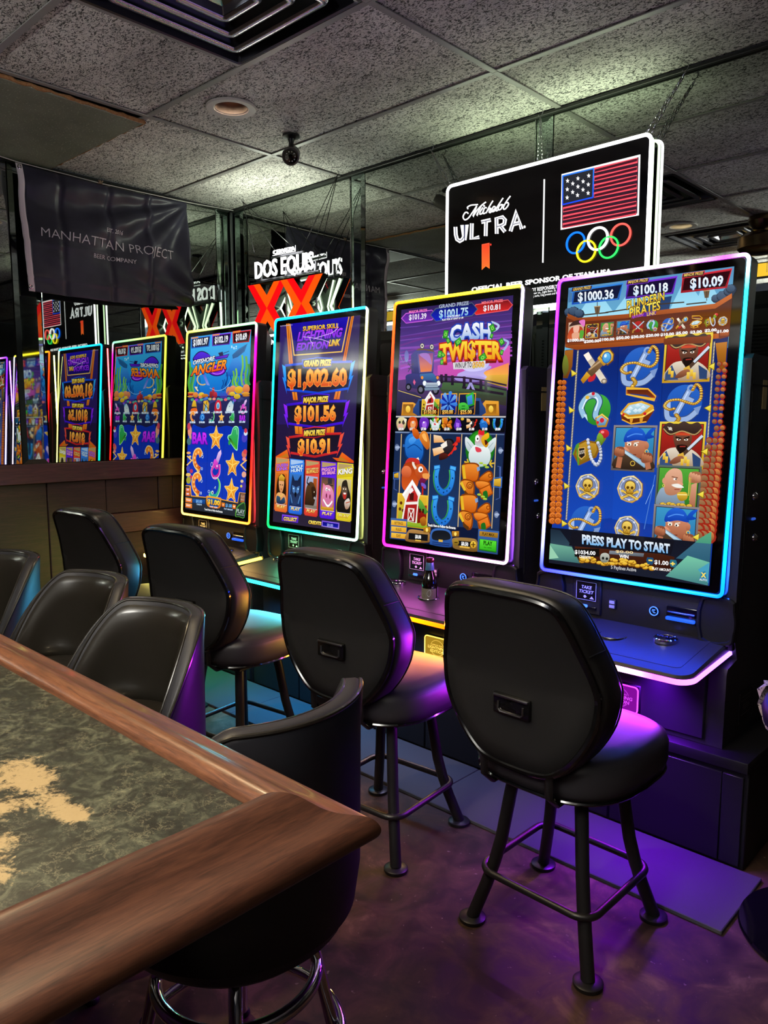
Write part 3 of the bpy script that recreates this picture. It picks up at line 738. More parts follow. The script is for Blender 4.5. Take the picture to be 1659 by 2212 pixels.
    # cup holder, play button, small round button
    def disc(x, y, r_, nm, rim=True):
        z = dk(x, y, 0)[2]
        o = MB().lathe([(r_, .000), (r_ * 1.02, .006), (r_, .012), (r_ * .9, .0145), (r_ * .86, .012), (.001, .012)], (x, y, z), 32).done(nm, M_chrome, t)
        MB().lathe([(.001, .0125), (r_ * .84, .0125), (r_ * .84, .0132), (r_ * .4, .0150), (.001, .0155)], (x, y, z), 32).done('button_cap', mat('clear_cap_dark', (.05, .05, .08), .08, coat=.5), o)
        A = Art(lambda u, v: (u, v)); A.at(0, 0, 1); A.text('PLAY', -20, 5, 20, 5, 13, '#55557a', bold=.01)
        A.build('button_lettering', vcol_print(), lambda u, v, k: (x + u * .001 * r_ / .036, y - v * .001 * r_ / .036, z + .0162 + k), o, 2e-5)
    disc(.158, 2.230, .036, 'play_button')
    disc(-.208, 2.253, .030, 'bet_button')
    x, y = .004, 2.196; z = dk(x, y, 0)[2]
    MB().lathe([(.041, .0025), (.043, .004), (.0455, .0035), (.046, .0025)], (x, y, z), 40, cap=False).done('cup_rim', M_chrome, t)
    MB().lathe([(.0415, .004), (.0405, .0), (.0400, -.058), (.034, -.062), (.001, -.062)], (x, y, z), 40, cap=False).done('cup_well', mat('cup_steel_inside', (.62, .60, .58), .16, 1.0), t, fix=False)
    cut = MB().lathe([(.0002, -.08), (.0412, -.08), (.0412, .03), (.0002, .03)], (x, y, z), 40).done('cutter', M_deck)
    for nm in ('deck', 'deck_pad'):
        o = [c for c in t.children if c.name.split('.')[0] == nm][0]
        md = o.modifiers.new('cup', 'BOOLEAN'); md.operation = 'DIFFERENCE'; md.object = cut; md.solver = 'EXACT'
        me = bpy.data.meshes.new_from_object(o.evaluated_get(bpy.context.evaluated_depsgraph_get())); o.modifiers.clear(); o.data = me
    bpy.data.objects.remove(cut)
    # lit name plate below the deck
    def npt(a, b, d): return (.016 + a, 2.232 - d, .418 + b)
    mb = MB(); pr = rrect(.125, .085, .012)
    mb.rings([[npt(x, y, -.004) for x, y in pr], [npt(x, y, .003) for x, y in pr]])
    pc = hexc(PLATEC[i])
    npn = mb.done('name_plate', mat('plate_%d' % i, (.03, .03, .03), .25, emit=pc, es=.40), t, auto=30)
    MB().box((.016, 2.2425, .418), (.135, .013, .095), .004, 1).done('plate_back', M_cabd, t)
    MB().tube([npt(x, y, .003) for x, y in pr], .0022, 6, True).done('plate_edge', mat('plate_edge_%d' % i, (.8, .8, .8), .3, emit=tuple(min(1, c * .88 + .12) for c in pc), es=2.4), npn)
    A = Art(lambda u, v: (u, v)); A.at(0, 0, 1)
    lc = '#%02x%02x%02x' % tuple(int(255 * min(1, c * .82 + .18)) for c in pc)
    A.ring(0, 0, 34, 1.3, lc, ry=31, a0=-150, a1=-20); A.ring(0, 0, 34, 1.3, lc, ry=31, a0=35, a1=150); A.ring(0, 0, 31, .7, lc, ry=28, a0=40, a1=145)
    A.text('SUPERIOR SKILL', -32, -10, 28, -10, 4.5, lc, bold=.02)
    A.text('LIGHTNING', -46, 4, 44, 4, 11, lc, bold=.03, shear=.12); A.text('EDITION', -34, 18, 34, 18, 11, lc, bold=.03, shear=.12)
    A.build('plate_lettering', vcol_emit('plate_lettering', 1.3, .4), lambda u, v, k: npt(u * .001, -v * .001, .0036 + k), npn, 2e-5)
    # the lamp strip under the deck that lights the floor in the plate's colour
    ul = lamp('under_deck_lamp', 'AREA', (XC[i] + (.14 if i == 3 else .02), 2.075, .555), UNDER[i][0], UNDER[i][1], .3, target=(XC[i] + (.16 if i == 3 else .02), 2.075, 0))
    ul.data.shape = 'RECTANGLE'; ul.data.size = .60; ul.data.size_y = .03; ul.data.spread = radians(112)
    pg = lamp('name_plate_lamp', 'AREA', (XC[i] + .016, 2.222, .430), PGLOW[i], PLATEL[i], .1, target=(XC[i] + .016, 1.2, .60))
    pg.data.spread = radians(115); pg.data.shape = 'RECTANGLE'; pg.data.size = .12; pg.data.size_y = .08
    # light thrown by the strips: frame bottom onto the deck, frame side onto the cabinet, deck edge outwards
    def strip_lamp(nm, loc, tgt, e, c, sx, sy):
        q = lamp(nm, 'AREA', loc, e, c, .1, target=tgt); q.data.shape = 'RECTANGLE'; q.data.size = sx; q.data.size_y = sy; return q
    strip_lamp('frame_strip_lamp', (XC[i], FY - .004, FB - .008), (XC[i], FY - .17, FB - .25), BTE[i], BOT[i], .58, .008)
    ql = strip_lamp('side_strip_lamp', (XC[i] + FW + .006, FY + .035, 1.25), (XC[i] + FW + .25, FY + .30, 1.25), .7, SIDE[i], .008, .95); ql.rotation_euler = (Matrix.Rotation(-.70, 4, 'Z') @ Matrix.Rotation(pi / 2, 4, 'X') @ Matrix.Rotation(pi, 4, 'Y')).to_euler()
    qd = strip_lamp('deck_strip_lamp', (XC[i], D0 - .012, .582), (XC[i], D0 - .5, .46), DKE[i], EDGE[i], .56, .012); qd.data.spread = radians(130)
    # lower door of the cabinet
    MB().box((0, 2.2475, .448), (.56, .012, .20), .004, 1).done('lower_door', M_cab, t)
    MB().lathe([(.001, .008), (.007, .008), (.008, .0), (.008, -.004)], (-.06, 2.244, .505), 16, Matrix.Rotation(pi / 2, 4, 'X')).done('key_lock', M_chrome, t)
    return t
_vp = {}
def vcol_print(): return M_print

def stand(i):
    x0 = [-3.745, -2.988, -2.228, -1.468][i]; x1 = [-2.990, -2.230, -1.470, -.668][i]
    t = empty('machine_stand', ((x0 + x1) / 2, 2.45, 0)); w_ = x1 - x0
    tag(t, ['low black cabinet stand under the fishing game machine', 'low black cabinet stand under the purple menu machine', 'low black cabinet stand under the farm storm machine', 'low black cabinet stand under the pirate machine, at the end of the row'][i], 'cabinet', 'low stands under the machines')
    MB().box((0, .005, .150), (w_ - .004, .475, .295), .003, 1).done('body', M_cabd, t)
    MB().box((0, -.002, .315), (w_ - .001, .494, .034), .004, 2).done('top', M_cabd, t)
    dw = (w_ - .10)
    for k, a in ((0, -dw / 2 - .02), (1, -.02)):
        MB().box((a + dw / 4, -.238, .148), (dw / 2 - .006, .010, .27), .002, 1).done('door', M_cabd, t)
    MB().box((w_ / 2 - .042, -.238, .148), (.058, .010, .27), .002, 1).done('filler', M_cabd, t)
def floor_plate(x0, x1, lab):
    o = MB().box((0, 0, 0), (x1 - x0 - .003, .310, .012), .002, 1).done('floor_plate', [M_mat], None, auto=30, loc=((x0 + x1) / 2, 2.046, .006)); tag(o, lab, 'floor panel', 'grey floor panels in front of the machines')
# ------------------------------------------------------------------ pictures on the four screens (flat drawings)
def new_art(corners):
    A = Art(hom(corners)); A.pxmap = A.map; return A
ASP = (2 * SW) / (ST - SB)
def icon(A, fn, cx, cy, r, rot=0, sy=1.0, *a):
    """draw fn in a local frame -1..1 centred on a photo position, axes along the screen"""
    u, v = A.pxmap(cx, cy); u2, _ = A.pxmap(cx + 1, cy); s = abs(u2 - u) * r
    old, A.map = A.map, (lambda x, y: (u + (x * 1) * s, v + y * s * ASP * sy))
    A.xf = (cos(radians(rot)), -sin(radians(rot)), sin(radians(rot)), cos(radians(rot)), 0, 0)
    fn(A, *a)
    A.map = old
def hexrgb(c): return '#%02x%02x%02x' % tuple(int(max(0, min(255, x))) for x in c)

# --- pirate game symbols
def gold_beads(A, pts, r=.075):
    for p in spline([(x, y, 0) for x, y in pts], 4, False):
        A.ell(p.x, p.y, r * 1.35, r, '#7a4a08', n=10); A.ell(p.x, p.y, r * 1.1, r * .75, '#f0c040', '#c88818', n=10); A.ell(p.x - r * .2, p.y - r * .2, r * .45, r * .3, '#fff0a0', n=8)
def i_anchor(A, bg='#2a66c8'):
    A.ell(.05, 0, .92, .92, bg, '#1c50b0', 32)
    for c, w_ in (('#3a4c78', .34), ('#9ab4e0', .26)):
        A.line([(.28, -.62), (-.35, .62)], w_, c)
        A.curve([(-.85, .10), (-.75, .75), (-.30, .88), (.3, .80), (.75, .42)], w_, c)
        A.line([(-.02, -.32), (.52, -.08)], w_ * .8, c)
    A.poly([(-.98, .18), (-.66, -.12), (-.62, .40)], '#a8c0ea'); A.poly([(.56, .28), (.95, .15), (.80, .62)], '#7c98cc')
    A.line([(.24, -.6), (-.28, .5)], .07, '#c8dcff')
    A.ring(.36, -.72, .15, .10, '#8ca8d8')
    gold_beads(A, [(.45, -.65), (.62, -.92), (.85, -.70), (.88, -.20), (.60, .06), (.20, -.02), (-.25, -.16), (-.75, -.10), (-.95, .16), (-.70, .34), (-.45, .30)])
    gold_beads(A, [(-.30, .62), (-.15, .82), (-.28, 1.0)], .09)
def i_spy(A):
    A.poly([(-.90, -.70), (-.60, -.86), (.60, .70), (.32, .92)], '#b8a890', '#efe4d2'); A.poly([(-.90, -.70), (-.60, -.86), (-.36, -.50), (-.62, -.32)], '#fff4e4'); A.ell(.48, .82, .18, .14, '#8a7a68'); A.ell(.48, .82, .10, .08, '#d8c8b0')
    A.blob([(-.45, .42), (-.15, .30), (-.05, .55), (-.20, .78), (-.50, .80)], '#c82830'); 
    A.poly([(-.98, .70), (-.80, .92), (-.38, .48), (-.62, .24)], '#e8b030', '#a86c10')
    A.poly([(-.62, .26), (-.30, .55), (.36, -.08), (.02, -.42)], '#8a6a48', '#5a4028'); A.line([(-.50, .15), (.18, -.30)], .10, '#c0a078')
    A.poly([(-.02, -.46), (.40, -.02), (.56, -.14), (.10, -.62)], '#f0c040', '#b87c18')
    A.poly([(.08, -.60), (.30, -.92), (.72, -.95), (.98, -.66), (.96, -.30), (.62, -.02)], '#7a4c10'); A.poly([(.14, -.60), (.34, -.86), (.70, -.88), (.92, -.63), (.90, -.33), (.60, -.10)], '#f4cc50', '#c48820')
    A.ell(.54, -.48, .28, .32, '#2a6cb8'); A.ell(.54, -.48, .22, .26, '#6cc4f4', '#3890d8'); A.ell(.46, -.58, .08, .10, '#e0f8ff')
def i_hook(A):
    A.ell(.12, .05, .78, .84, '#44b040', '#2a8428', 30)
    for c, w_ in (('#2c4868', .40), ('#98c4e4', .30)):
        A.curve([(-.62, .45), (-.86, -.10), (-.55, -.62), (-.05, -.72), (.22, -.40), (.08, .05), (.05, .40), (.35, .60)], w_, c, n=6)
    A.curve([(-.78, .0), (-.52, -.55), (-.05, -.62), (.12, -.36), (.0, .10)], .08, '#e4f6ff')
    A.poly([(-.70, .30), (-.50, .30), (-.40, .66)], '#c8e4f4')
    A.ell(-.25, -.74, .24, .15, '#d8e8f0', '#7090b0'); A.ell(-.18, -.82, .10, .09, '#d02030'); A.ell(-.52, -.62, .12, .10, '#e8b838')
    A.poly([(.02, .50), (.40, .28), (.84, .58), (.72, .98), (.20, 1.0)], '#b88420'); A.poly([(.10, .55), (.40, .38), (.74, .60), (.64, .88), (.24, .90)], '#a8d0e8', '#5088b0')
    A.ell(.44, .62, .13, .13, '#d82838'); A.ell(.20, .74, .08, .08, '#d82838'); A.line([(.12, .48), (.42, .30), (.80, .56)], .07, '#f8d060')
def i_chest(A):
    A.poly([(-.72, -.98), (.50, -.92), (.95, -.52), (.90, -.34), (.72, -.40), (-.70, -.66)], '#b04c1c'); A.poly([(-.66, -.92), (.48, -.86), (.86, -.52), (.76, -.48), (-.60, -.72)], '#5c2410', '#7a3418')
    A.poly([(-.50, -.70), (.44, -.60), (.78, -.42), (.60, -.28), (-.20, -.46)], '#243c80'); A.line([(-.72, -.98), (.50, -.92), (.95, -.52), (.90, -.34), (-.70, -.66)], .07, '#f0b838', closed=True)
    A.poly([(-.96, .30), (-.55, -.18), (.20, -.30), (.84, -.06), (.92, .22), (.55, .84), (-.30, .96), (-.86, .70)], '#8c3c14', '#5c2408')
    A.poly([(-.96, .30), (-.55, -.18), (.20, -.30), (.84, -.06), (.90, .10), (.30, .50), (-.50, .56)], '#f0b838', '#c88018')
    A.poly([(-.80, .28), (-.48, -.08), (.16, -.20), (.70, -.02), (.22, .38), (-.44, .44)], '#c8e4ec', '#88b8d0')
    for x, y in ((-.4, .1), (.0, -.05), (.3, .05), (-.1, .22), (.12, .20), (-.5, .28)): A.poly([(x, y - .12), (x + .16, y), (x, y + .12), (x - .16, y)], '#f4fcff', '#b0d8e8')
    A.line([(-.94, .34), (-.50, .60), (.30, .54), (.90, .16)], .09, '#ffd860'); A.line([(-.85, .68), (-.30, .92), (.54, .80)], .07, '#e8a830')
    for x in (-.3, .25): A.poly([(x - .1, .62), (x + .1, .60), (x + .05, .86), (x - .06, .88)], '#e09a30')
    A.ell(.42, .38, .09, .08, '#d02030'); A.ell(-.78, .42, .07, .07, '#d02030')
def i_rum(A):
    A.poly([(.25, -.35), (.55, -.70), (.90, -.50), (.60, -.05)], '#7c8c28', '#4c6818'); A.ell(.74, -.76, .30, .24, '#d83038', '#a81c28'); A.ell(.66, -.84, .10, .07, '#ff9090'); A.blob([(.35, -.52), (.48, -.8), (.72, -.6), (.7, -.3), (.5, -.2)], '#88b838', '#588020')
    A.poly([(-.75, -.20), (-.30, -.42), (.42, -.30), (.55, .10), (.40, .50), (-.60, .98), (-.98, .40)], '#8a5c14'); A.poly([(-.66, -.14), (-.28, -.32), (.34, -.22), (.42, .10), (.30, .40), (-.56, .82), (-.84, .36)], '#c8962c', '#7c6414'); A.line([(-.98, .40), (-.75, -.20), (-.62, .95)], .09, '#58982c')
    A.poly([(-.70, .02), (-.28, -.04), (-.22, .44), (-.46, .66), (-.66, .50)], '#d8a858'); A.poly([(-.64, .06), (-.33, .02), (-.28, .42), (-.46, .58), (-.61, .47)], '#241c18'); A.text('XXX', -.62, .38, -.30, .30, .20, '#e8dcc8', bold=.02)
    for p in spline([(-.15, -.40, 0), (.0, .2, 0), (.15, .62, 0), (.45, .90, 0), (.66, .55, 0), (.60, .05, 0), (.45, -.25, 0)], 3, False): A.ell(p.x, p.y, .105, .105, '#70788c', n=12); A.ell(p.x - .01, p.y - .02, .085, .085, '#f0f4ff', '#b0b8cc', n=12)
def i_coin(A):
    n = 14; o = [(cos(2 * pi * k / n) * (.98 if k % 2 else .92), sin(2 * pi * k / n) * (1.0 if k % 2 else .94)) for k in range(n)]
    A.poly([(x + .06, y) for x, y in o], '#8a5c14'); A.poly(o, '#f4e0a0', '#c89838'); A.ell(0, 0, .84, .86, '#6c7ca4', '#8490b4', 26); A.ring(0, 0, .74, .05, '#c8d0e8')
    for k in range(8): a = 2 * pi * k / 8; A.ell(.74 * cos(a), .76 * sin(a), .09, .08, '#d8dcf0', n=8)
    for s in (-1, 1): A.line([(-.55 * s, .16), (.55 * s, .66)], .20, '#7a5410'); A.line([(-.55 * s, .16), (.55 * s, .66)], .13, '#e8c050'); A.ell(-.56 * s, .16, .12, .10, '#e8c050'); A.ell(.56 * s, .66, .12, .10, '#e8c050')
    A.blob([(-.42, -.10), (-.34, -.48), (0, -.62), (.36, -.46), (.42, -.08), (.28, .10), (.24, .34), (-.22, .34), (-.28, .12)], '#7a5410'); A.blob([(-.37, -.10), (-.30, -.43), (0, -.56), (.31, -.42), (.37, -.08), (.24, .07), (.20, .28), (-.18, .28), (-.24, .09)], '#f8d868', '#c08c20')
    for s in (-1, 1): A.ell(.16 * s, -.10, .11, .11, '#5c3c08')
    A.poly([(0, .0), (.06, .10), (-.06, .10)], '#5c3c08')
    for k in (-.12, -.04, .04, .12): A.line([(k, .16), (k, .28)], .025, '#6c4a10')
def frame_sq(A, c1, c2, bg, bg2):
    A.rect(-1, -1, 1, 1, c1, c2); A.rect(-.91, -.91, .91, .91, '#2a2018'); A.rect(-.88, -.88, .88, .88, bg, bg2)
def hand(A, x, y, s, c='#c88058', c2='#8c4c34', flip=1):
    A.blob([(x - .2 * s, y - .15 * s), (x + .2 * s, y - .18 * s), (x + .25 * s, y + .2 * s), (x - .2 * s, y + .22 * s)], c2)
    for k in range(4): A.ell(x + (-.16 + .11 * k) * s, y - .02 * s + .03 * k * s, .075 * s, .16 * s, c, c2, 10, .3 * flip)
def i_bandana(A):
    frame_sq(A, '#8c8488', '#5c5456', '#3c98c8', '#2468a0')
    A.blob([(-.88, .88), (-.70, .30), (-.20, .10), (.50, .10), (.88, .50), (.88, .88)], '#5c4430', '#2c2018')
    A.blob([(-.42, -.18), (-.36, -.52), (.46, -.52), (.56, .0), (.34, .42), (-.06, .40), (-.38, .18)], '#d8906c', '#9c5438'); A.blob([(-.42, -.05), (-.62, .10), (-.40, .22), (-.18, .12)], '#e8a07c', '#c07050')
    A.ell(.58, -.12, .10, .16, '#d08864', '#a86040'); A.ring(.60, .12, .07, .03, '#f0d060')
    A.blob([(-.46, -.26), (-.40, -.66), (-.08, -.90), (.30, -.84), (.52, -.56), (.58, -.32), (.10, -.36)], '#2464d8', '#1038a8'); A.blob([(.46, -.50), (.70, -.84), (.94, -.88), (.74, -.62), (.92, -.52), (.64, -.42)], '#1c58d0', '#1040a8'); A.curve([(-.34, -.48), (.0, -.62), (.36, -.60)], .05, '#5090f0')
    A.ell(-.22, -.16, .10, .06, '#fff8e8'); A.ell(.08, -.15, .10, .06, '#fff8e8'); A.ell(-.22, -.15, .035, .045, '#201410'); A.ell(.06, -.14, .035, .045, '#201410')
    A.line([(-.34, -.26), (-.12, -.22)], .05, '#e8dcd0'); A.line([(.0, -.22), (.22, -.27)], .05, '#e8dcd0'); A.line([(-.30, .30), (.14, .28)], .04, '#6c3020')
    A.poly([(-.52, .16), (-.42, .06), (.62, .62), (.56, .84)], '#80a0b8'); A.poly([(-.50, .17), (-.42, .10), (.58, .66), (.55, .80)], '#c8e4f4', '#88b0cc')
    hand(A, -.66, .14, .95); hand(A, .62, .38, 1.0)
    A.line([(-.60, .40), (-.66, .88)], .24, '#b87050'); A.line([(.66, .60), (.74, .88)], .24, '#b87050'); A.ring(.0, .66, .10, .03, '#e8c048')
def i_captain(A):
    frame_sq(A, '#f0d040', '#c89820', '#b82820', '#701410')
    A.blob([(-.88, .88), (-.66, .25), (-.2, .10), (.4, .14), (.88, .50), (.88, .88)], '#e8dcc8', '#a88c70'); A.poly([(-.88, .60), (-.62, .25), (-.30, .88), (-.88, .88)], '#38507c'); A.poly([(.50, .30), (.88, .55), (.88, .88), (.58, .88)], '#2c4470')
    A.blob([(-.36, -.30), (-.26, -.50), (.36, -.50), (.44, -.20), (.32, .16), (.06, .34), (-.18, .18)], '#7c4c38', '#3c2018'); A.blob([(-.18, .02), (.26, .02), (.16, .38), (.0, .42)], '#1c100c')
    A.ell(-.12, -.24, .09, .05, '#f0e0d0'); A.ell(.20, -.24, .09, .05, '#f0e0d0'); A.ell(-.11, -.24, .03, .04, '#100808'); A.ell(.20, -.24, .03, .04, '#100808'); A.line([(-.26, -.34), (.0, -.28)], .06, '#1c100c'); A.line([(.10, -.28), (.34, -.36)], .06, '#1c100c')
    A.line([(-.05, .06), (.20, .05)], .05, '#a03028'); A.poly([(-.30, -.52), (.38, -.52), (.34, -.42), (-.26, -.42)], '#d04828')
    A.blob([(-.86, -.72), (-.60, -.96), (-.25, -.88), (.05, -1.02), (.34, -.90), (.66, -.98), (.84, -.70), (.58, -.42), (.0, -.58), (-.52, -.40)], '#4c3830', '#2c1c18'); A.curve([(-.82, -.70), (-.5, -.46), (0, -.60), (.54, -.46), (.82, -.70)], .05, '#b89860')
    A.ell(-.52, -.70, .08, .07, '#d8d0c0'); A.line([(-.64, -.78), (-.42, -.62)], .03, '#d8d0c0')
    A.line([(.0, .52), (.86, -.36)], .15, '#50382c'); A.line([(.30, .18), (.88, -.42)], .11, '#d0dcec'); A.poly([(-.12, .42), (.12, .30), (.20, .52), (-.02, .70)], '#e0b040'); A.blob([(-.46, .78), (-.20, .52), (.10, .46), (.14, .62), (-.18, .80)], '#a86848', '#6c3c28')
    for x, y in ((-.7, .5), (-.58, .64), (.10, .72), (.24, .62), (.36, .74)): A.rect(x - .06, y - .14, x + .06, y + .14, '#f8d858', '#d8a020')
def i_bald(A):
    frame_sq(A, '#5c6c64', '#4c5450', '#54a838', '#2c7420')
    A.blob([(-.88, .88), (-.80, .10), (-.35, .0), (.20, .25), (.30, .88)], '#9cb0c4', '#64788c'); A.blob([(-.62, -.05), (-.60, -.55), (-.30, -.86), (.08, -.80), (.20, -.40), (.18, .05), (-.10, .30), (-.48, .30)], '#e8b090', '#b87858'); A.ell(-.62, -.30, .10, .14, '#d89878'); A.ring(-.64, -.08, .05, .025, '#f0d060')
    A.line([(-.30, -.50), (-.02, -.46)], .05, '#8c5840'); A.ell(-.14, -.40, .08, .05, '#fff8ec'); A.ell(-.10, -.40, .03, .04, '#182018'); A.blob([(.02, -.34), (.24, -.20), (.14, -.12), (-.02, -.16)], '#e09c7c')
    A.blob([(-.28, -.14), (.02, -.20), (.28, -.06), (.10, -.02), (-.12, -.04)], '#f4f0e8'); A.line([(-.14, .06), (.10, .05)], .05, '#a04c3c')
    A.poly([(.56, .80), (.84, .80), (.84, -.30), (.60, -.20)], '#e0a080', '#a86848'); hand(A, .72, -.55, 1.1, '#e8a884', '#a86848'); A.line([(.50, -.52), (.50, .30)], .03, '#f0d060'); A.line([(.56, -.50), (.56, .5)], .02, '#e8c850')
    A.blob([(.02, .20), (.40, .16), (.46, .42), (.22, .56), (.04, .44)], '#e8c040', '#a87c18'); A.line([(.02, .28), (.44, .26)], .04, '#fff0a0')
    for k in range(9): A.ell(-.62 + k * .15, .76 + .05 * sin(k * 2), .15, .09, '#7a5410', n=12); A.ell(-.62 + k * .15, .75 + .05 * sin(k * 2), .12, .07, '#f4cc48', '#b88420', n=12)
def i_lady(A):
    A.rect(-.9, -.85, .9, .95, '#d8b8a0', '#b88868'); A.blob([(-.95, .5), (-.5, -.3), (.6, -.3), (.95, .6), (.6, .95), (-.7, .95)], '#b83020', '#d86030'); A.blob([(-.30, -.40), (.35, -.40), (.30, .20), (.0, .42), (-.25, .15)], '#f0b8a0'); A.blob([(-.85, -.45), (-.3, -.95), (.5, -.98), (.9, -.5), (.3, -.55), (-.3, -.5)], '#402420'); A.blob([(.3, -.9), (.95, -.98), (.95, -.3), (.6, -.5)], '#e878c8'); A.blob([(-.4, .3), (.4, .3), (.3, .95), (-.3, .95)], '#e8a888'); A.blob([(.5, .1), (.95, .2), (.8, .95), (.5, .9)], '#58a838')
def i_pistols(A):
    A.ell(0, 0, .85, .85, '#c02020', '#881010', 26)
    for s in (-1, 1): A.line([(-.95 * s, -.75), (.55 * s, .55)], .24, '#384858'); A.line([(-.95 * s, -.75), (.35 * s, .38)], .15, '#c8d4e0'); A.curve([(.30 * s, .35), (.75 * s, .55), (.80 * s, .95)], .32, '#7a4c1c'); A.curve([(.30 * s, .35), (.72 * s, .55), (.76 * s, .90)], .2, '#c08838')

def art_pirates():
    A = new_art([(1229.8, 618.7), (1590.7, 571.2), (1535.9, 1263.0), (1190.1, 1213.7)])
    s = 3.325; C1 = lambda x, y: (1160 + x / s, 530 + y / s); C2 = lambda x, y: (1160 + x / s, 900 + y / s)
    A.map = lambda u, v: (u, v); A.at(0, 0, 1); A.rect(0, 0, 1, 1, '#0c1c5c', '#0f2a86'); A.rect(0, 0, 1, .25, '#5a94c0', '#70c4e8')
    A.map = A.pxmap; A.home(1160, 530, s)
    # reel background
    A.poly([(210, 740), (1390, 640), (1250, 2440), (100, 2100)], '#0a1c5c', '#1440b0')
    A.poly([(305, 750), (590, 720), (560, 1950), (215, 1980)], '#0c2068', '#1848b8'); A.poly([(600, 720), (920, 700), (860, 2000), (545, 1960)], '#0c2470', '#184cc0'); A.poly([(930, 690), (1290, 650), (1190, 2150), (850, 2040)], '#0c1e60', '#1a50c8')
    # ships and rocks
    for x, w_ in ((430, 150), (720, 200), (1080, 150), (1230, 120)): A.poly([(x - w_, 520), (x, 290 - (x - 430) * .12), (x + w_, 500 - (x - 430) * .10)], '#88ccec', '#a8e4f8')
    A.poly([(700, 400), (980, 350), (960, 450), (740, 470)], '#1c3c6c'); A.poly([(230, 310), (300, 300), (300, 380), (230, 400)], '#4878a8')
    for x0, y0, x1, y1 in ((330, 490, 520, 470), (500, 470, 700, 440), (880, 410, 1070, 395), (1085, 410, 1230, 395)): A.line([(x0, y0), (x1, y1)], 9, '#3c2c1c')
    for x, y in ((440, 455), (1232, 340)): A.poly([(x - 22, y - 25), (x + 22, y - 30), (x + 14, y + 22), (x - 14, y + 25)], '#6c543c'); A.line([(x, y - 60), (x, y + 45)], 5, '#4c3a28'); A.line([(x - 24, y - 26), (x + 24, y - 30)], 6, '#b89868')
    for x, y, r in ((235, 470, 36), (270, 465, 42), (310, 480, 38), (1300, 370, 36), (1350, 355, 48), (1395, 320, 42), (1410, 300, 40)): A.ell(x, y, r, r * .9, '#1c2c44', n=9); A.ell(x - 4, y - 6, r * .82, r * .7, '#4c6480', '#2c405c', n=8)
    # wooden ship rail with the pay table
    A.poly([(215, 500), (290, 530), (640, 500), (860, 478), (1290, 420), (1420, 345), (1395, 640), (1325, 660), (1315, 650), (640, 700), (285, 735), (205, 715)], '#4c1c0c', '#7c3414')
    A.poly([(225, 478), (300, 510), (640, 482), (1290, 405), (1415, 330), (1415, 365), (1295, 440), (640, 512), (295, 540), (222, 510)], '#d06c28', '#8c3c14')
    A.poly([(208, 700), (285, 695), (640, 660), (1320, 620), (1320, 655), (640, 712), (290, 740), (206, 722)], '#c06020', '#8a3c10'); A.poly([(1330, 612), (1395, 600), (1392, 632), (1326, 640)], '#c06020', '#8a3c10')
    for y in (560, 600, 680): A.line([(225, y + 25), (640, y - 5), (1320, y - 70)], 3, '#3c140a')
    # prize boxes
    def prize(q, qt, edge, edge2, fill, lab, amt, l0, l1, a0, a1, hh):
        A.poly(q, edge, edge2); c = (sum(p[0] for p in q) / 4, sum(p[1] for p in q) / 4); A.poly([(c[0] + (x - c[0]) * .955, c[1] + (y - c[1]) * .88) for x, y in q], fill); A.line([(c[0] + (x - c[0]) * .93, c[1] + (y - c[1]) * .83) for x, y in q], 3, edge, closed=True)
        A.poly(qt, edge); cc = (sum(p[0] for p in qt) / 4, sum(p[1] for p in qt) / 4); A.poly([(cc[0] + (x - cc[0]) * .95, cc[1] + (y - cc[1]) * .8) for x, y in qt], '#3c2430')
        A.text(lab, *l0, *l1, 22, '#f0c860', bold=.02, shear=.2); A.text(amt, *a0, *a1, hh, '#ffffff', '#d8ecff', bold=.03, out='#204060', ow=.06)
    prize([(262, 310), (630, 255), (598, 378), (255, 415)], [(256, 292), (408, 272), (400, 306), (248, 328)], '#3890f0', '#1048c0', '#0c1438', 'GRAND PRIZE', '$1000.36', (264, 316), (390, 298), (302, 392), (558, 368), 66)
    prize([(658, 262), (1022, 205), (990, 335), (644, 374)], [(656, 240), (820, 220), (812, 256), (648, 276)], '#8838f0', '#4010a0', '#180c34', 'MAJOR PRIZE', '$100.18', (664, 262), (804, 244), (704, 344), (950, 318), 66)
    prize([(1058, 210), (1418, 150), (1380, 292), (1044, 330)], [(1060, 190), (1222, 168), (1212, 204), (1052, 226)], '#e83040', '#a01420', '#300810', 'MINOR PRIZE', '$10.09', (1068, 212), (1204, 194), (1116, 296), (1350, 272), 72)
    # title
    for t, x0, y0, x1, y1, h_ in (('PLUNDERIN', 655, 448, 925, 378, 62), ('PIRATES', 675, 505, 895, 448, 66)): A.text(t, x0, y0, x1, y1, h_, '#fff060', '#e8b018', bold=.02, out='#3c2004', ow=.07)
    A.text('FEATURING', 690, 514, 782, 492, 20, '#a040e0', bold=.03, shear=.2); A.poly([(778, 470), (868, 458), (862, 486), (772, 500)], '#5a1ca0'); A.text('LINK', 800, 494, 862, 484, 24, '#f8d040', bold=.02)
    # pay table icons
    for fn, x, y, r, t in ((i_lady, 285, 598, 62, '1000.00'), (i_captain, 400, 605, 46, '200.00'), (i_bald, 510, 592, 48, '100.00'), (i_bandana, 627, 580, 48, '50.00'), (i_pistols, 735, 572, 44, '30.00'), (i_hook, 842, 562, 44, '20.00'), (i_anchor, 950, 555, 46, '10.00'), (i_spy, 1055, 545, 46, '5.00'), (i_chest, 1158, 538, 46, '3.00'), (i_rum, 1265, 525, 48, '2.00'), (i_coin, 1352, 532, 36, '1.00')):
        icon(A, fn, *C1(x, y), r / s)
        A.home(1160, 530, s); w_ = 10 * len(t) * .62 + 22
        A.text('$' + t, x - w_ + 4, y + 84, x + w_ - 6, y + 78, 20, '#ffffff', bold=.05)
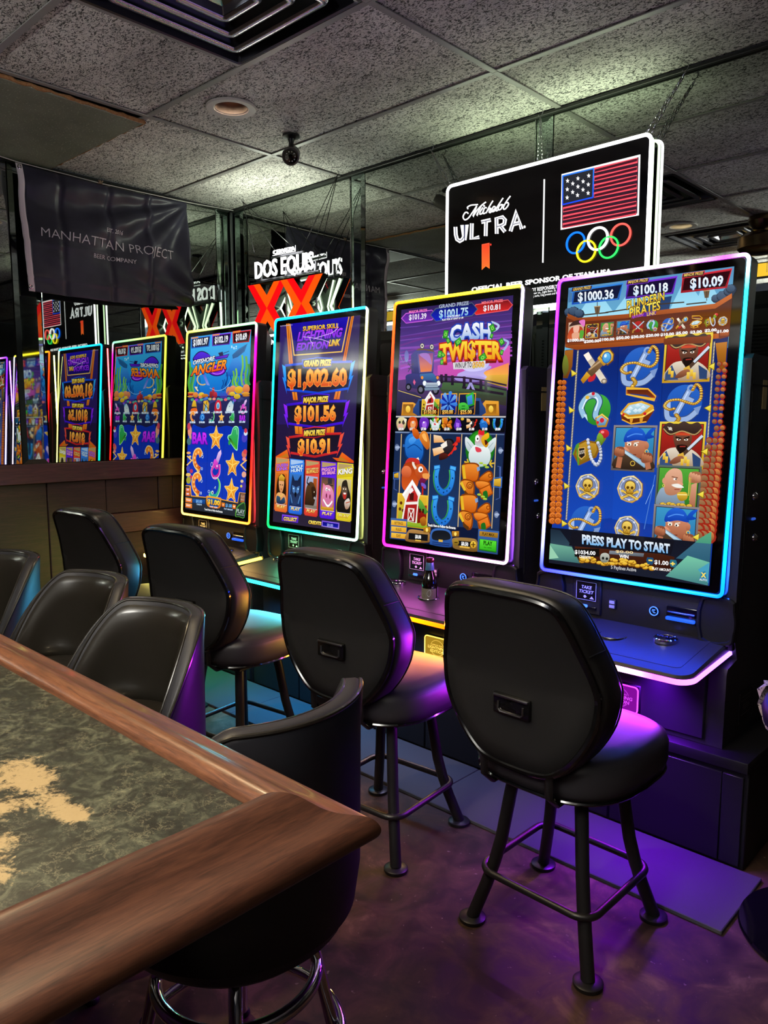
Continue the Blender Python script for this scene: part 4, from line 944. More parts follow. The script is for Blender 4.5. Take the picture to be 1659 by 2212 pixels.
    # ropes, coins stacks, side arrows
    for (x0, y0, x1, y1) in ((303, 745, 215, 1965), (1292, 680, 1192, 2120)):
        A.line([(x0, y0), (x1, y1)], 13, '#706858'); A.line([(x0, y0), (x1, y1)], 7, '#d0c8b4')
        for k in range(60): xx, yy = x0 + (x1 - x0) * k / 60, y0 + (y1 - y0) * k / 60; A.line([(xx - 5, yy + 8), (xx + 5, yy - 4)], 3, '#807868')
    A.poly([(208, 745), (270, 740), (262, 860), (228, 945), (195, 945)], '#a86420', '#6c3c10'); A.blob([(205, 780), (228, 800), (235, 880), (205, 930), (190, 860)], '#7c8c30', '#5c5020')
    A.poly([(1300, 690), (1385, 680), (1370, 880), (1335, 890), (1315, 820)], '#c07820', '#804810')
    random.seed(11)
    for k in range(26):
        y = 975 + k * 40; xc = 200 - (y - 975) * .05
        for dx in ((-14, 14) if k < 9 else (-22, 18)):
            A.ell(xc - 12 + dx, y + random.uniform(-4, 4), 20 + k * .35, 19 + k * .3, '#8a3c10', n=12); A.ell(xc - 12 + dx, y - 2, 16 + k * .3, 15 + k * .25, '#f08838', '#c05c18', n=12); A.ring(xc - 12 + dx, y - 2, 8, 3, '#8a4010', n=10)
    for k in range(28):
        y = 840 + k * 46; xc = 1372 - (y - 840) * .085; wdt = 22 + max(0, k - 9) * 2.2
        for j in range(2 if k < 12 else 3):
            A.ell(xc - j * 42 + (20 if k > 9 else 0) - max(0, k - 10) * 2, y + random.uniform(-5, 5), wdt * .9, wdt * .85, '#a02818', n=12); A.ell(xc - j * 42 + (20 if k > 9 else 0) - max(0, k - 10) * 2 - 3, y, wdt * .7, wdt * .68, '#a87850' if j else '#e08848', '#70482c', n=12)
    # reel symbols
    for fn, x, y, r in ((i_spy, 445, 862, 118), (i_anchor, 752, 855, 138), (i_hook, 432, 1165, 122), (i_chest, 740, 1148, 130), (i_anchor, 1068, 1120, 140)): icon(A, fn, *C1(x, y), r / s)
    icon(A, i_captain, *C1(1098, 800), 172 / s)
    A.home(1160, 530, s); A.poly([(930, 660), (1275, 640), (1270, 690), (930, 705)], '#8a3c10', '#6c2c0c')
    for fn, x, y, r in ((i_rum, 395, 215, 124), (i_bandana, 712, 218, 158), (i_captain, 1055, 195, 168), (i_bald, 1030, 505, 162), (i_coin, 377, 497, 90), (i_coin, 685, 512, 97), (i_bandana, 1010, 795, 165), (i_anchor, 358, 755, 120), (i_coin, 664, 800, 95)): icon(A, fn, *C2(x, y), r / s)
    A.home(1160, 900, s)
    for x, y in ((247, 218), (230, 490), (212, 760)): A.poly([(x - 24, y - 30), (x + 26, y + 4), (x - 20, y + 28)], '#7a6410'); A.poly([(x - 20, y - 22), (x + 20, y + 3), (x - 16, y + 20)], '#fff060', '#e0c020')
    for x, y in ((1228, 242), (1200, 550), (1165, 858), (1252, -70), (1278, -370)): A.poly([(x + 26, y - 32), (x - 30, y - 2), (x + 22, y + 30)], '#7a6410'); A.poly([(x + 22, y - 24), (x - 22, y - 2), (x + 18, y + 22)], '#fff060', '#e0c020')
    for x, y in ((285, -320), (267, -55)): A.poly([(x - 24, y - 30), (x + 26, y + 4), (x - 20, y + 28)], '#7a6410'); A.poly([(x - 20, y - 22), (x + 20, y + 3), (x - 16, y + 20)], '#fff060', '#e0c020')
    A.line([(870, 410), (790, 800)], 6, '#4c7cd0'); A.line([(860, 480), (800, 620)], 4, '#88b0f0')
    # bottom band
    A.poly([(115, 790), (1278, 900), (1255, 1210), (98, 1045)], '#121420', '#1c2030')
    A.poly([(285, 925), (900, 975), (1010, 1000), (1000, 1110), (310, 1040)], '#4c2414', '#301008')
    A.poly([(1278, 815), (1185, 870), (1160, 895), (1276, 905)], '#58a880', '#48987c'); A.poly([(1276, 905), (1160, 895), (1020, 1010), (1265, 1040)], '#3c6c84', '#2c5c74'); A.poly([(1265, 1038), (1105, 990), (945, 1138), (1252, 1205)], '#78c8a8', '#407c84'); A.poly([(1262, 1040), (1180, 1090), (1255, 1190)], '#48a0c0')
    A.poly([(110, 800), (180, 810), (270, 930), (110, 905)], '#1c2838', '#304858'); A.poly([(108, 905), (265, 930), (325, 1048), (100, 1020)], '#70b098', '#3c6c70'); A.poly([(106, 915), (170, 1010), (100, 1018)], '#98d0b0')
    A.poly([(265, 815), (1010, 885), (985, 985), (245, 920)], '#14141e')
    A.text('PRESS PLAY TO START', 342, 905, 974, 972, 66, '#f0f8ff', '#6cb0e8', bold=.045)
    for k in range(40): x = 330 + random.random() * 520; y = 1010 + (x - 330) * .11 + random.uniform(-12, 26) - 20 * math.exp(-((x - 680) / 90) ** 2); A.ell(x, y, 24, 14, '#8a5a10', n=10); A.ell(x, y - 2, 20, 11, '#ffd850', '#d89820', n=10)
    A.blob([(470, 1010), (480, 980), (510, 972), (535, 985), (538, 1015), (520, 1040), (485, 1038)], '#c8ccc0', '#787c70'); A.ell(492, 1010, 9, 10, '#181c18'); A.ell(520, 1014, 9, 10, '#181c18')
    A.rect(286, 942, 465, 1000, '#14100e'); A.text('$1034.00', 288, 978, 436, 988, 28, '#ffffff', bold=.03); A.text('CREDITS', 320, 1008, 400, 1016, 20, '#ffffff', bold=.02)
    A.poly([(540, 955), (790, 975), (785, 1000), (535, 980)], '#88909c', '#505860'); A.text('$0.00', 585, 968, 710, 978, 18, '#ffe0a0', bold=.02); A.text('WIN', 612, 1006, 676, 1012, 24, '#ffffff', bold=.04)
    A.poly([(812, 1002), (855, 1006), (862, 1030), (850, 1056), (815, 1052), (806, 1026)], '#1c4c74'); A.text('-', 826, 1036, 846, 1038, 40, '#ffe060', bold=.05)
    A.text('$1.00', 866, 1050, 966, 1060, 30, '#ffffff', bold=.03); A.text('PLAY AMOUNT', 850, 1092, 985, 1106, 20, '#ffffff', bold=.02)
    A.poly([(980, 1018), (1022, 1022), (1030, 1048), (1018, 1076), (984, 1072), (974, 1046)], '#286c84'); A.text('+', 984, 1064, 1012, 1066, 34, '#ffe060', bold=.05)
    A.text('5 Paylines Active', 550, 1086, 732, 1106, 26, '#b8b8bc', bold=.03); A.poly([(1205, 1110), (1235, 1100), (1250, 1170), (1190, 1165)], '#2880a8'); A.text('X', 1206, 1144, 1236, 1148, 34, '#ffe060', bold=.05); A.text('AUTO', 1192, 1168, 1246, 1174, 16, '#e8f0f0', bold=.03)
    return A

# --- farm storm game
def i_shoe(A):
    for a, b in (((-.70, -.45), (-.42, -.95)), ((.55, -.95), (.88, -.70))): pass
    th = [(-.62 + .0, -.62), (-.70, -.10), (-.52, .50), (.0, .80), (.50, .52), (.70, -.08), (.62, -.60)]
    for dx, w_, c, c2 in ((-.07, .42, '#48c048', '#288c38'), (0, .40, '#1454a8', None), (.0, .32, '#38a0f0', '#1c6cd0')): A.curve([(x + dx, y) for x, y in th], w_, c, c2, n=6)
    for s in (-1, 1): A.poly([(s * .40, -.62), (s * .44, -.84), (s * .96, -.78), (s * .94, -.52), (s * .80, -.50)], '#1c68c0'); A.poly([(s * .44, -.64), (s * .48, -.80), (s * .92, -.74), (s * .90, -.56)], '#50b4f8')
    for x, y in th[1:-1]: A.ell(x, y, .055, .055, '#0c2c60', n=8)
    A.ell(-.42, .66, .05, .05, '#0c2c60', n=8); A.ell(.28, .70, .05, .05, '#0c2c60', n=8)
def i_chair(A):
    A.blob([(-.92, -.80), (-.30, -.96), (.10, -.82), (.12, -.20), (-.10, .06), (-.80, .0)], '#8a3c08'); A.blob([(-.86, -.74), (-.30, -.88), (.04, -.76), (.06, -.22), (-.12, .0), (-.74, -.06)], '#f09030', '#c8580c'); A.poly([(-.94, -.78), (-.78, -.82), (-.62, .0), (-.80, .0)], '#e8b828')
    A.poly([(-.05, -.70), (.12, -.78), (.16, -.58), (.02, -.50)], '#80a0d0')
    A.blob([(.10, -.10), (.56, -.55), (.86, -.50), (.90, -.12), (.50, .06)], '#8a3c08'); A.blob([(.16, -.12), (.58, -.48), (.80, -.45), (.83, -.15), (.50, .0)], '#f08c28', '#c05408'); A.ring(.76, -.32, .09, .04, '#8a3c08')
    A.blob([(-.10, .06), (.30, -.06), (.80, .05), (.60, .40), (.10, .40)], '#a04808'); A.blob([(-.04, .08), (.30, .0), (.72, .08), (.54, .34), (.12, .34)], '#f89838', '#d06010')
    A.poly([(.16, .42), (.80, .10), (1.0, .60), (.46, .98), (.30, .90)], '#a04808'); A.poly([(.22, .46), (.76, .18), (.92, .58), (.48, .88)], '#f08428', '#c85408')
    A.blob([(-.98, .22), (-.80, -.06), (-.30, .0), (-.10, .25), (-.10, .75), (-.30, .95), (-.70, .60)], '#8a3c08'); A.blob([(-.90, .22), (-.76, .02), (-.32, .06), (-.18, .28), (-.18, .70), (-.32, .84), (-.64, .55)], '#f09430', '#c85c10'); A.poly([(-.98, .2), (-.88, .05), (-.60, .52), (-.72, .58)], '#e8c030')
    A.ring(-.40, .26, .17, .05, '#8a3c08'); A.ring(-.38, .28, .08, .04, '#8a3c08')
    A.poly([(-.70, .56), (-.30, .80), (-.34, 1.0), (-.66, .80)], '#5c3410'); A.blob([(.40, .58), (.62, .48), (.70, .82), (.48, .90)], '#1c6c20')
    for x, y, r in ((.2, -.95, .4), (.55, -.75, -.5), (.42, -.86, .2)): A.ell(x, y, .13, .06, '#d0e050', '#80b020', 8, r)
def i_barn(A):
    A.rect(-1, -.35, .95, 1, '#f0c840', '#d89820'); A.rect(-.90, -.28, .85, .92, '#e8b430', '#8cb02c')
    for x, y in ((-.75, .05), (-.6, .35), (-.8, .30)): A.ell(x, y, .09, .07, '#5c2c10', n=10)
    A.poly([(.30, .10), (.88, .05), (.88, .70), (.35, .80)], '#a81c18', '#741008'); A.poly([(.30, -.25), (.55, -.10), (.98, .30), (.80, .42), (.40, .18)], '#78b838', '#30782c')
    A.poly([(-.66, .75), (-.50, -.10), (-.62, -.22), (-.10, -.92), (.46, -.40), (.36, -.16), (.30, .80)], '#f4ece4'); A.poly([(-.56, .74), (-.42, -.05), (-.10, -.72), (.30, -.28), (.22, .78)], '#d02828', '#8c1414')
    A.line([(-.66, -.26), (-.10, -.86), (.44, -.36)], .12, '#ffffff'); A.line([(-.46, .05), (.30, -.02)], .11, '#f4ece4'); A.rect(-.22, -.40, .04, -.10, '#4c1410'); A.poly([(-.30, -.45), (-.1, -.62), (.02, -.5), (-.2, -.35)], '#f8f0f0')
    A.rect(-.28, .22, .12, .74, '#f4ece4'); A.rect(-.23, .27, .07, .72, '#a01c18'); A.line([(-.22, .28), (.06, .71)], .05, '#f4ece4'); A.line([(.06, .28), (-.22, .71)], .05, '#f4ece4'); A.rect(.42, .20, .52, .36, '#301008'); A.rect(.62, .20, .72, .36, '#301008')
    A.blob([(-.95, .95), (-.60, .72), (-.1, .84), (.5, .92), (.88, .84), (.88, .96)], '#b8d030', '#6c9c20'); A.blob([(.5, .62), (.75, .50), (.88, .62), (.86, .84), (.6, .86)], '#c87820', '#8a4810')
def i_bull(A):
    A.blob([(-.80, -.40), (-.40, -.80), (.10, -.75), (.30, -.30), (.25, .60), (-.30, .98), (-.80, .70)], '#a83410', '#d85c20'); A.ell(-.55, -.15, .35, .35, '#f08050', '#c04c20')
    A.blob([(.02, -.45), (.40, -.66), (.72, -.45), (.96, -.10), (.90, .20), (.45, .30), (.15, .10)], '#d8642c', '#b04018'); A.blob([(.55, -.10), (.98, -.12), (.98, .10), (.65, .18)], '#f0a050'); A.ell(.40, -.34, .16, .17, '#ffffff'); A.ell(.44, -.32, .06, .08, '#101010')
    A.curve([(.08, -.35), (-.12, -.70), (.25, -.95)], .15, '#f0e8d8'); A.blob([(.40, .18), (.80, .20), (.70, .50), (.85, .80), (.50, .70)], '#7c1848', '#401030'); A.blob([(.50, .40), (.78, .50), (.80, .72), (.55, .62)], '#7858c8'); A.line([(.60, .60), (.62, 1.2)], .10, '#c02010')
    A.blob([(-.65, -.65), (-.40, -.95), (.2, -.90), (.3, -.6), (-.2, -.75)], '#c83028')
def i_hen(A):
    A.ell(0, .0, .95, .98, '#187018', n=26); A.ell(0, .0, .85, .9, '#2c9c24', '#145c14', 26)
    for s in (-1, 1): A.blob([(s * .30, -.10), (s * .95, -.62), (s * .98, -.20), (s * .75, .15), (s * .40, .20)], '#e8f0f0', '#b0c4c8'); A.curve([(s * .55, -.05), (s * .85, -.35)], .03, '#90a8ac')
    A.blob([(-.70, .20), (-.30, -.22), (.36, -.20), (.72, .25), (.60, .75), (.05, .92), (-.58, .72)], '#f4faf8', '#b8ccd0'); A.blob([(-.30, -.20), (-.28, -.62), (.0, -.85), (.28, -.66), (.30, -.15)], '#e03040', '#c0d8d8'); A.blob([(-.15, -.78), (-.10, -1.0), (.08, -.92), (.20, -.98), (.22, -.72)], '#e02030')
    A.ell(-.20, -.55, .14, .17, '#ffffff'); A.ell(-.18, -.52, .05, .06, '#101010'); A.blob([(.08, -.60), (.48, -.85), (.55, -.60), (.30, -.42), (.55, -.30), (.40, -.08), (.12, -.30)], '#f4c020', '#d08810'); A.blob([(.28, -.48), (.50, -.36), (.36, -.20)], '#4c1410'); A.blob([(-.30, -.10), (.05, -.02), (.10, .14), (-.20, .16)], '#e04050')
    for s in (-1, 1): A.line([(s * .80, .55), (s * .70, .75), (s * .88, .92)], .08, '#e0b830'); A.line([(s * .70, .75), (s * .98, .70)], .08, '#e0b830')
def i_hat(A):
    A.blob([(-.15, -.45), (.45, -.50), (.62, .10), (.20, .70), (-.35, .72), (-.20, .20)], '#181418'); A.blob([(-.08, -.38), (.36, -.40), (.50, .10), (.14, .60), (-.10, .30)], '#3c3438', '#181418'); A.blob([(-.45, .62), (-.2, .45), (.20, .55), (.10, .80), (-.40, .95)], '#5c2018', '#28100c')
    A.poly([(-.95, -.80), (-.40, -.72), (-.08, -.30), (-.90, -.24)], '#f4d8b0', '#e8a050'); A.poly([(-.98, .18), (-.30, .0), (-.10, .38), (-.85, .70)], '#f8e4c0', '#f09830'); A.poly([(-.40, -.10), (.02, -.40), (.10, -.05), (-.22, .15)], '#f8f0e4')
    for a, b in (((.40, .50), (.72, -.20)), ((.20, .62), (.66, .12)), ((.50, -.10), (.88, -.50))): A.line([a, b], .10, '#d82820'); A.ell(*b, .12, .12, '#e83828')
    A.rect(.72, -.68, .98, -.30, '#e83020', '#b01810')
def i_bag(A):
    A.blob([(-.85, -.40), (-.45, -.78), (.10, -.70), (.55, -.10), (.62, .45), (.30, .95), (-.50, .75), (-.80, .40)], '#0c3474'); A.blob([(-.78, -.36), (-.42, -.70), (.06, -.62), (.48, -.06), (.54, .42), (.24, .84), (-.44, .66), (-.72, .36)], '#2c84e0', '#1450a8'); A.curve([(-.60, .10), (-.1, -.10), (.45, .20)], .05, '#0c3c88'); A.blob([(-.55, -.35), (-.2, -.55), (.0, -.35), (-.35, -.1)], '#58a8f4', '#2c84e0')
    A.blob([(-.30, -.98), (.05, -.92), (.25, -.55), (.05, -.40), (-.25, -.62)], '#e87020', '#a84010'); A.blob([(.20, -.55), (.45, -.85), (.80, -.70), (.98, -.10), (.82, .15), (.40, -.22)], '#f09030', '#b85818'); A.blob([(.40, -.62), (.62, -.72), (.80, -.30), (.60, -.35)], '#ffb860')
    A.rect(-.95, -.10, -.78, .05, '#2460b0')
def i_cow(A):
    A.blob([(-.9, -.2), (-.5, -.8), (.4, -.85), (.9, -.3), (.7, .6), (.1, .9), (-.6, .7)], '#e8dca0', '#a89c70'); A.blob([(-.6, .1), (.3, .0), (.3, .7), (-.4, .75)], '#e8b0a0'); A.ell(-.3, -.2, .2, .2, '#303030'); A.ell(.4, -.2, .25, .3, '#403830'); A.blob([(.4, -.7), (.95, -.6), (.7, -.1)], '#f0e8d0')
def i_lion(A): A.blob([(-.9, -.1), (-.4, -.9), (.6, -.8), (.95, .1), (.5, .85), (-.5, .85)], '#d85018', '#a83010'); A.blob([(-.3, -.3), (.4, -.4), (.6, .2), (.2, .6), (-.3, .4)], '#f0a060'); A.ell(.1, -.2, .15, .15, '#fff'); A.ell(.12, -.2, .06, .06, '#000')
def i_purple(A): A.blob([(-.8, -.1), (-.6, -.8), (.1, -.9), (.8, -.6), (.9, .2), (.4, .85), (-.5, .8)], '#7030c0', '#5018a0'); A.blob([(-.3, -.2), (.4, -.3), (.5, .4), (-.1, .6)], '#a868e8'); A.ell(0, -.2, .13, .13, '#fff')
def i_gem(A): A.poly([(-.8, .3), (-.4, -.9), (.3, -.5), (.6, .2), (.2, .9), (-.5, .85)], '#6c30c0', '#4818a0'); A.poly([(-.4, -.2), (.2, -.1), (.2, .5), (-.4, .4)], '#a868f0'); A.ell(.7, -.7, .3, .2, '#e0b030')
def i_cash(A, c='#40b838'): A.poly([(-.8, -.7), (.4, -.95), (.8, .7), (-.5, .9)], '#186818'); A.poly([(-.68, -.58), (.3, -.78), (.66, .56), (-.4, .74)], c, '#2c9428'); A.ell(0, 0, .32, .38, '#a8e868'); A.ell(0, 0, .2, .25, '#40b030')
def i_fan(A):
    A.rect(-1, -1, 1, 1, '#e8a830', '#a86818'); A.rect(-.9, -.9, .9, .9, '#1428a8', '#0c1c78')
    for k in range(8): a = 2 * pi * k / 8 + .2; A.poly([(0, 0), (1.0 * cos(a - .26), -.1 + 1.05 * sin(a - .26)), (1.12 * cos(a), -.1 + 1.15 * sin(a)), (1.0 * cos(a + .18), -.1 + 1.05 * sin(a + .18))], '#78b8f4' if k % 2 else '#4890e8', '#2c68d0')
    A.ell(0, 0, .16, .16, '#102878')
def i_dozer(A): A.rect(-1, -1, 1, 1, '#e8a830', '#a86818'); A.rect(-.9, -.9, .9, .9, '#142048', '#0c1430'); A.poly([(-.2, -.8), (.7, -1.1), (.9, .1), (.1, .3)], '#3cc040', '#1c8c28'); A.poly([(-.05, -.65), (.55, -.85), (.68, .0), (.12, .12)], '#48a0e8', '#2c70c0'); A.blob([(-.95, .0), (-.2, -.1), (.3, .4), (.1, .8), (-.8, .7)], '#50d048', '#209028'); A.line([(-.6, .2), (-.2, .2)], .08, '#186020'); A.line([(-.6, .45), (-.2, .45)], .08, '#186020'); A.line([(.2, .6), (.9, .3)], .2, '#484040')

def art_farm():
    A = new_art([(869.7, 671.1), (1111.0, 639.0), (1073.7, 1194.3), (845.4, 1161.6)])
    s = 4.74; C = lambda x, y: (810 + x / s, 600 + y / s); D = lambda x, y: (810 + x / s, 900 + y / s)
    A.map = lambda u, v: (u, v); A.at(0, 0, 1); A.rect(0, 0, 1, 1, '#201838', '#0c1838'); A.rect(0, 0, 1, .20, '#302058', '#5c3c98'); A.rect(0, .20, 1, .36, '#5c3c98', '#c858c0'); A.rect(0, .345, 1, .36, '#c858c0', '#b85cb8')
    A.map = A.pxmap; A.home(810, 600, s)
    random.seed(4)
    for k in range(14):
        y = 430 + k * 36; A.curve([(270, y + 60 + random.uniform(-20, 20)), (600, y + random.uniform(-40, 30)), (950, y - 60 + random.uniform(-30, 30)), (1410, y - 110 + random.uniform(-30, 30))], random.uniform(8, 26), hexrgb((90 + k * 6, 60 + k * 2, 150 + k * 4)) if k % 2 else hexrgb((58 + k * 8, 40 + k * 2, 110 + k * 5)), n=6)
    A.poly([(650, 910), (1390, 700), (1385, 900), (1150, 1020), (650, 1010)], '#d858b8', '#c850b0'); A.poly([(1100, 980), (1375, 880), (1370, 1010), (1130, 1020)], '#f88858', '#f8b048'); A.poly([(1120, 1010), (1370, 1000), (1358, 1130), (1130, 1090)], '#e8b040', '#a88830')
    A.poly([(250, 1060), (660, 1010), (1150, 1080), (1355, 1140), (1345, 1430), (228, 1430)], '#5c3c78', '#242034'); A.poly([(240, 1160), (420, 1180), (760, 1420), (228, 1420)], '#342c58', '#1c1830'); A.line([(250, 1165), (480, 1235)], 6, '#e8c860'); A.poly([(660, 1130), (1350, 1210), (1345, 1320), (700, 1190)], '#3c5038', '#38302c'); A.poly([(700, 1060), (1350, 1140), (1350, 1230), (690, 1150)], '#486c40', '#3c4838')
    # tornado
    A.blob([(850, 1000), (930, 960), (1050, 900), (1200, 920), (1120, 980), (1150, 1030), (1050, 1060), (900, 1045)], '#a8a0e8', '#c8b8f0'); A.blob([(900, 930), (1000, 860), (1100, 900), (1180, 880), (1120, 950), (980, 970)], '#b8b8f8', '#d8d0ff'); A.blob([(820, 1040), (880, 1000), (980, 1000), (1060, 1010), (1140, 1045), (1040, 1075), (880, 1070)], '#c0b0f0', '#8878c8')
    # fence
    for y0 in (1010, 1060): A.line([(670, y0 + 10), (900, y0 + 20), (1150, y0 + 55), (1350, y0 + 100)], 17, '#2c1c38')
    for x, y, h_ in ((690, 1010, 80), (735, 1005, 70), (800, 1020, 90), (920, 1030, 90), (985, 1050, 100), (1090, 1060, 90), (1140, 1080, 80)): A.rect(x - 14, y - 10, x + 14, y + h_, '#34203c', '#1c1424')
    A.line([(900, 1130), (1320, 1200)], 26, '#241828'); A.poly([(940, 1150), (975, 1080), (1000, 1085), (1030, 1160), (1000, 1150), (985, 1110), (970, 1150)], '#a098d8')
    # truck
    A.blob([(330, 1075), (330, 1010), (420, 985), (480, 990), (600, 985), (640, 1050), (672, 1090), (665, 1150), (520, 1165), (470, 1150), (340, 1130)], '#3c3c80', '#282850'); A.blob([(470, 1000), (560, 975), (625, 1010), (635, 1080), (560, 1060), (500, 1060)], '#4878b0', '#2c4c80')
    A.poly([(385, 990), (380, 800), (430, 755), (620, 770), (605, 985), (470, 995)], '#4c4c90', '#34346c'); A.poly([(450, 790), (610, 775), (590, 970), (470, 980)], '#8a4890', '#f08848'); A.line([(450, 790), (615, 775), (592, 972), (470, 982)], 10, '#585898', closed=True); A.blob([(465, 795), (560, 790), (590, 900), (540, 860)], '#a878c8')
    A.poly([(430, 755), (460, 735), (600, 745), (622, 772), (520, 752)], '#705838')
    for x, y in ((494, 708), (592, 718)): A.ell(x, y, 24, 30, '#303048'); A.ell(x, y, 18, 24, '#d8d0c0'); A.ell(x, y, 8, 10, '#404058')
    A.ell(335, 815, 22, 60, '#6868b0', '#8888d0', rot=.65, n=18); A.line([(265, 800), (300, 880), (350, 830)], 6, '#8080b0')
    for a, b in (((350, 880), (410, 970)), ((405, 880), (350, 975)), ((345, 900), (410, 900)), ((350, 940), (410, 945))): A.line([a, b], 8, '#4c4468')
    for x, y, r in ((480, 1155, 38), (355, 1130, 30), (630, 1165, 36)): A.ell(x, y, r, r * 1.25, '#14141c'); A.ell(x - 2, y, r * .55, r * .7, '#6c6c80')
    for x in (518, 660): A.ell(x, 1090, 19, 26, '#e8f4ff'); A.ell(x, 1090, 12, 17, '#ffffff')
    for x in (493, 650): A.ell(x, 1033, 13, 17, '#f09030')
    A.poly([(530, 1085), (650, 1085), (655, 1130), (525, 1135)], '#d8e4f0', '#8098b0'); [A.line([(530, y), (652, y)], 4, '#384860') for y in (1098, 1112)]; A.poly([(515, 1140), (668, 1135), (665, 1158), (520, 1165)], '#7890a8')
    A.poly([(412, 1050), (428, 1080), (415, 1110), (400, 1080)], '#e06090')
    # top prizes
    def hexa(x0, x1, yc0, yc1, hh, edge, f1, f2, tip):
        q = [(x0, yc0), (x0 + tip, yc0 - hh), (x1 - tip, yc1 - hh), (x1, yc1), (x1 - tip, yc1 + hh), (x0 + tip, yc0 + hh)]
        A.poly(q, f1, f2); A.line(q, 8, edge, closed=True)
    hexa(285, 640, 425, 390, 50, '#d060e0', '#481c80', '#7830b8', 45); hexa(1000, 1418, 335, 285, 52, '#f05860', '#701018', '#e82828', 45); hexa(580, 1060, 390, 330, 66, '#50607c', '#101840', '#1420c8', 55)
    A.text('MAJOR PRIZE', 362, 372, 545, 352, 26, '#f878c0', bold=.03); A.text('$101.39', 362, 442, 538, 425, 56, '#f0e8f8', bold=.03); A.text('GRAND PRIZE', 668, 322, 970, 283, 38, '#a8b4cc', bold=.03, out='#202840', ow=.06); A.text('$1001.75', 670, 420, 964, 388, 80, '#d8f4ff', '#78b8e8', bold=.03); A.text('TO BE ELIGIBLE', 745, 420, 875, 402, 18, '#ffffff', bold=.02); A.text('PLAY FOR AT LEAST $ 1.00', 700, 450, 915, 425, 20, '#ffffff', bold=.03)
    A.text('MINOR PRIZE', 1105, 278, 1320, 252, 28, '#f87880', bold=.03); A.text('$10.81', 1122, 348, 1292, 330, 56, '#f0f0f8', bold=.03)
    # title
    A.curve([(700, 620), (900, 600), (1200, 560), (1275, 500), (1200, 460)], 22, '#b8c8f0'); A.curve([(650, 800), (900, 780), (1250, 790), (1370, 680), (1320, 640)], 22, '#a8b4e8')
    for t, (x0, y0, x1, y1, h_), c1, c2, o1, o2 in (('CASH', (785, 672, 1190, 640, 165), '#ffffff', '#90b4e8', '#2444b8', '#102070'), ('TWI$TER', (680, 865, 1290, 838, 175), '#ffe040', '#f0a010', '#c82818', '#781008')):
        A.text(t, x0 + 8, y0 + 22, x1 + 8, y1 + 22, h_, o2, bold=.08); A.text(t, x0, y0, x1, y1, h_, c1, c2, bold=.045, out=o1, ow=.11, arch=20)
    for x, y, r, ro in ((735, 590, 40, 20), (760, 655, 26, -20), (1212, 525, 40, -15), (1203, 605, 24, 30), (862, 668, 40, 70), (1305, 665, 36, -20), (1110, 828, 44, 70), (675, 795, 34, 20), (708, 800, 24, -30), (695, 875, 26, 10), (1305, 775, 26, 30)): icon(A, i_cash, *C(x, y), r / s, ro)
    A.home(810, 600, s); A.poly([(808, 880), (1140, 858), (1135, 935), (812, 948)], '#f0ece8', '#d0ccd8'); A.text('WIN UP TO', 828, 935, 998, 925, 54, '#1c1820', bold=.02); A.text('$500', 1008, 930, 1124, 922, 56, '#f8a830', '#f0d060', bold=.03, out='#803010', ow=.06)
    # speakers and three prizes
    for q, e in (([(295, 1285), (400, 1285), (445, 1310), (440, 1420), (280, 1420)], (350, 1355)), ([(1090, 1320), (1135, 1265), (1270, 1272), (1275, 1420), (1100, 1420)], (1192, 1352))): A.poly(q, '#f0a838', '#c07818'); A.rect(e[0] - 50, e[1] - 50, e[0] + 55, e[1] + 55, '#8a5410', '#b87820'); A.ell(*e, 24, 36, '#ffe060', '#e8a828')
    A.blob([(445, 1420), (450, 1270), (500, 1250), (760, 1235), (1050, 1240), (1090, 1270), (1095, 1420)], '#2c4c90', '#20386c'); A.rect(465, 1270, 1075, 1410, '#141c38')
    icon(A, i_barn, *C(580, 1300), 92 / s, 0, 1.15); icon(A, i_fan, *C(762, 1300), 82 / s); icon(A, i_dozer, *C(948, 1300), 86 / s)
    A.home(810, 600, s)
    for t, x0, x1 in (('$150.00', 510, 635), ('$50.00', 698, 805), ('$25.00', 882, 996)): A.rect(x0 - 15, 1362, x1 + 15, 1408, '#1c1008'); A.text(t, x0, 1403, x1, 1401, 40, '#ffe880', '#f09828', bold=.03, out='#502008', ow=.06)
    A.poly([(228, 1425), (1342, 1425), (1340, 1440), (228, 1440)], '#f0e8d8', '#9098b0'); A.poly([(225, 1440), (1340, 1440), (1330, 1590), (220, 1590)], '#0c0c14')
    for fn, x in ((i_cow, 282), (i_lion, 395), (i_purple, 510), (i_hen, 628), (i_chair, 745), (i_gem, 860), (i_hat, 995), (i_bag, 1125), (i_shoe, 1262)): icon(A, fn, *D(x, 82), 56 / s)
    A.home(810, 900, s)
    for t, x in (('$30.00', 282), ('$10.00', 395), ('$7.00', 510), ('$5.00', 626), ('$3.50', 746), ('$3.00', 868), ('$1.80', 997), ('$1.00', 1130), ('$0.80', 1262)): A.text(t, x - 26, 145, x + 24, 146, 26, '#ffffff', bold=.05, out='#202030', ow=.10)
    A.poly([(222, 160), (1328, 182), (1326, 196), (222, 174)], '#88a0c8', '#40547c')
    # reels
    A.poly([(222, 178), (1325, 198), (1262, 1160), (178, 1040)], '#18284c', '#1c3058'); A.poly([(288, 190), (578, 194), (545, 1080), (255, 1030)], '#142444', '#1c3460'); A.poly([(582, 194), (895, 200), (850, 1120), (545, 1080)], '#16284a', '#1e3866'); A.poly([(900, 200), (1245, 205), (1190, 1135), (855, 1120)], '#162848', '#1e3864')
    for x0, x1, y1 in ((285, 252, 1030), (580, 542, 1080), (897, 852, 1120), (1246, 1192, 1135)): A.line([(x0, 185), (x1, y1)], 9, '#c09858'); A.line([(x0, 185), (x1, y1)], 4, '#f0d8a0')
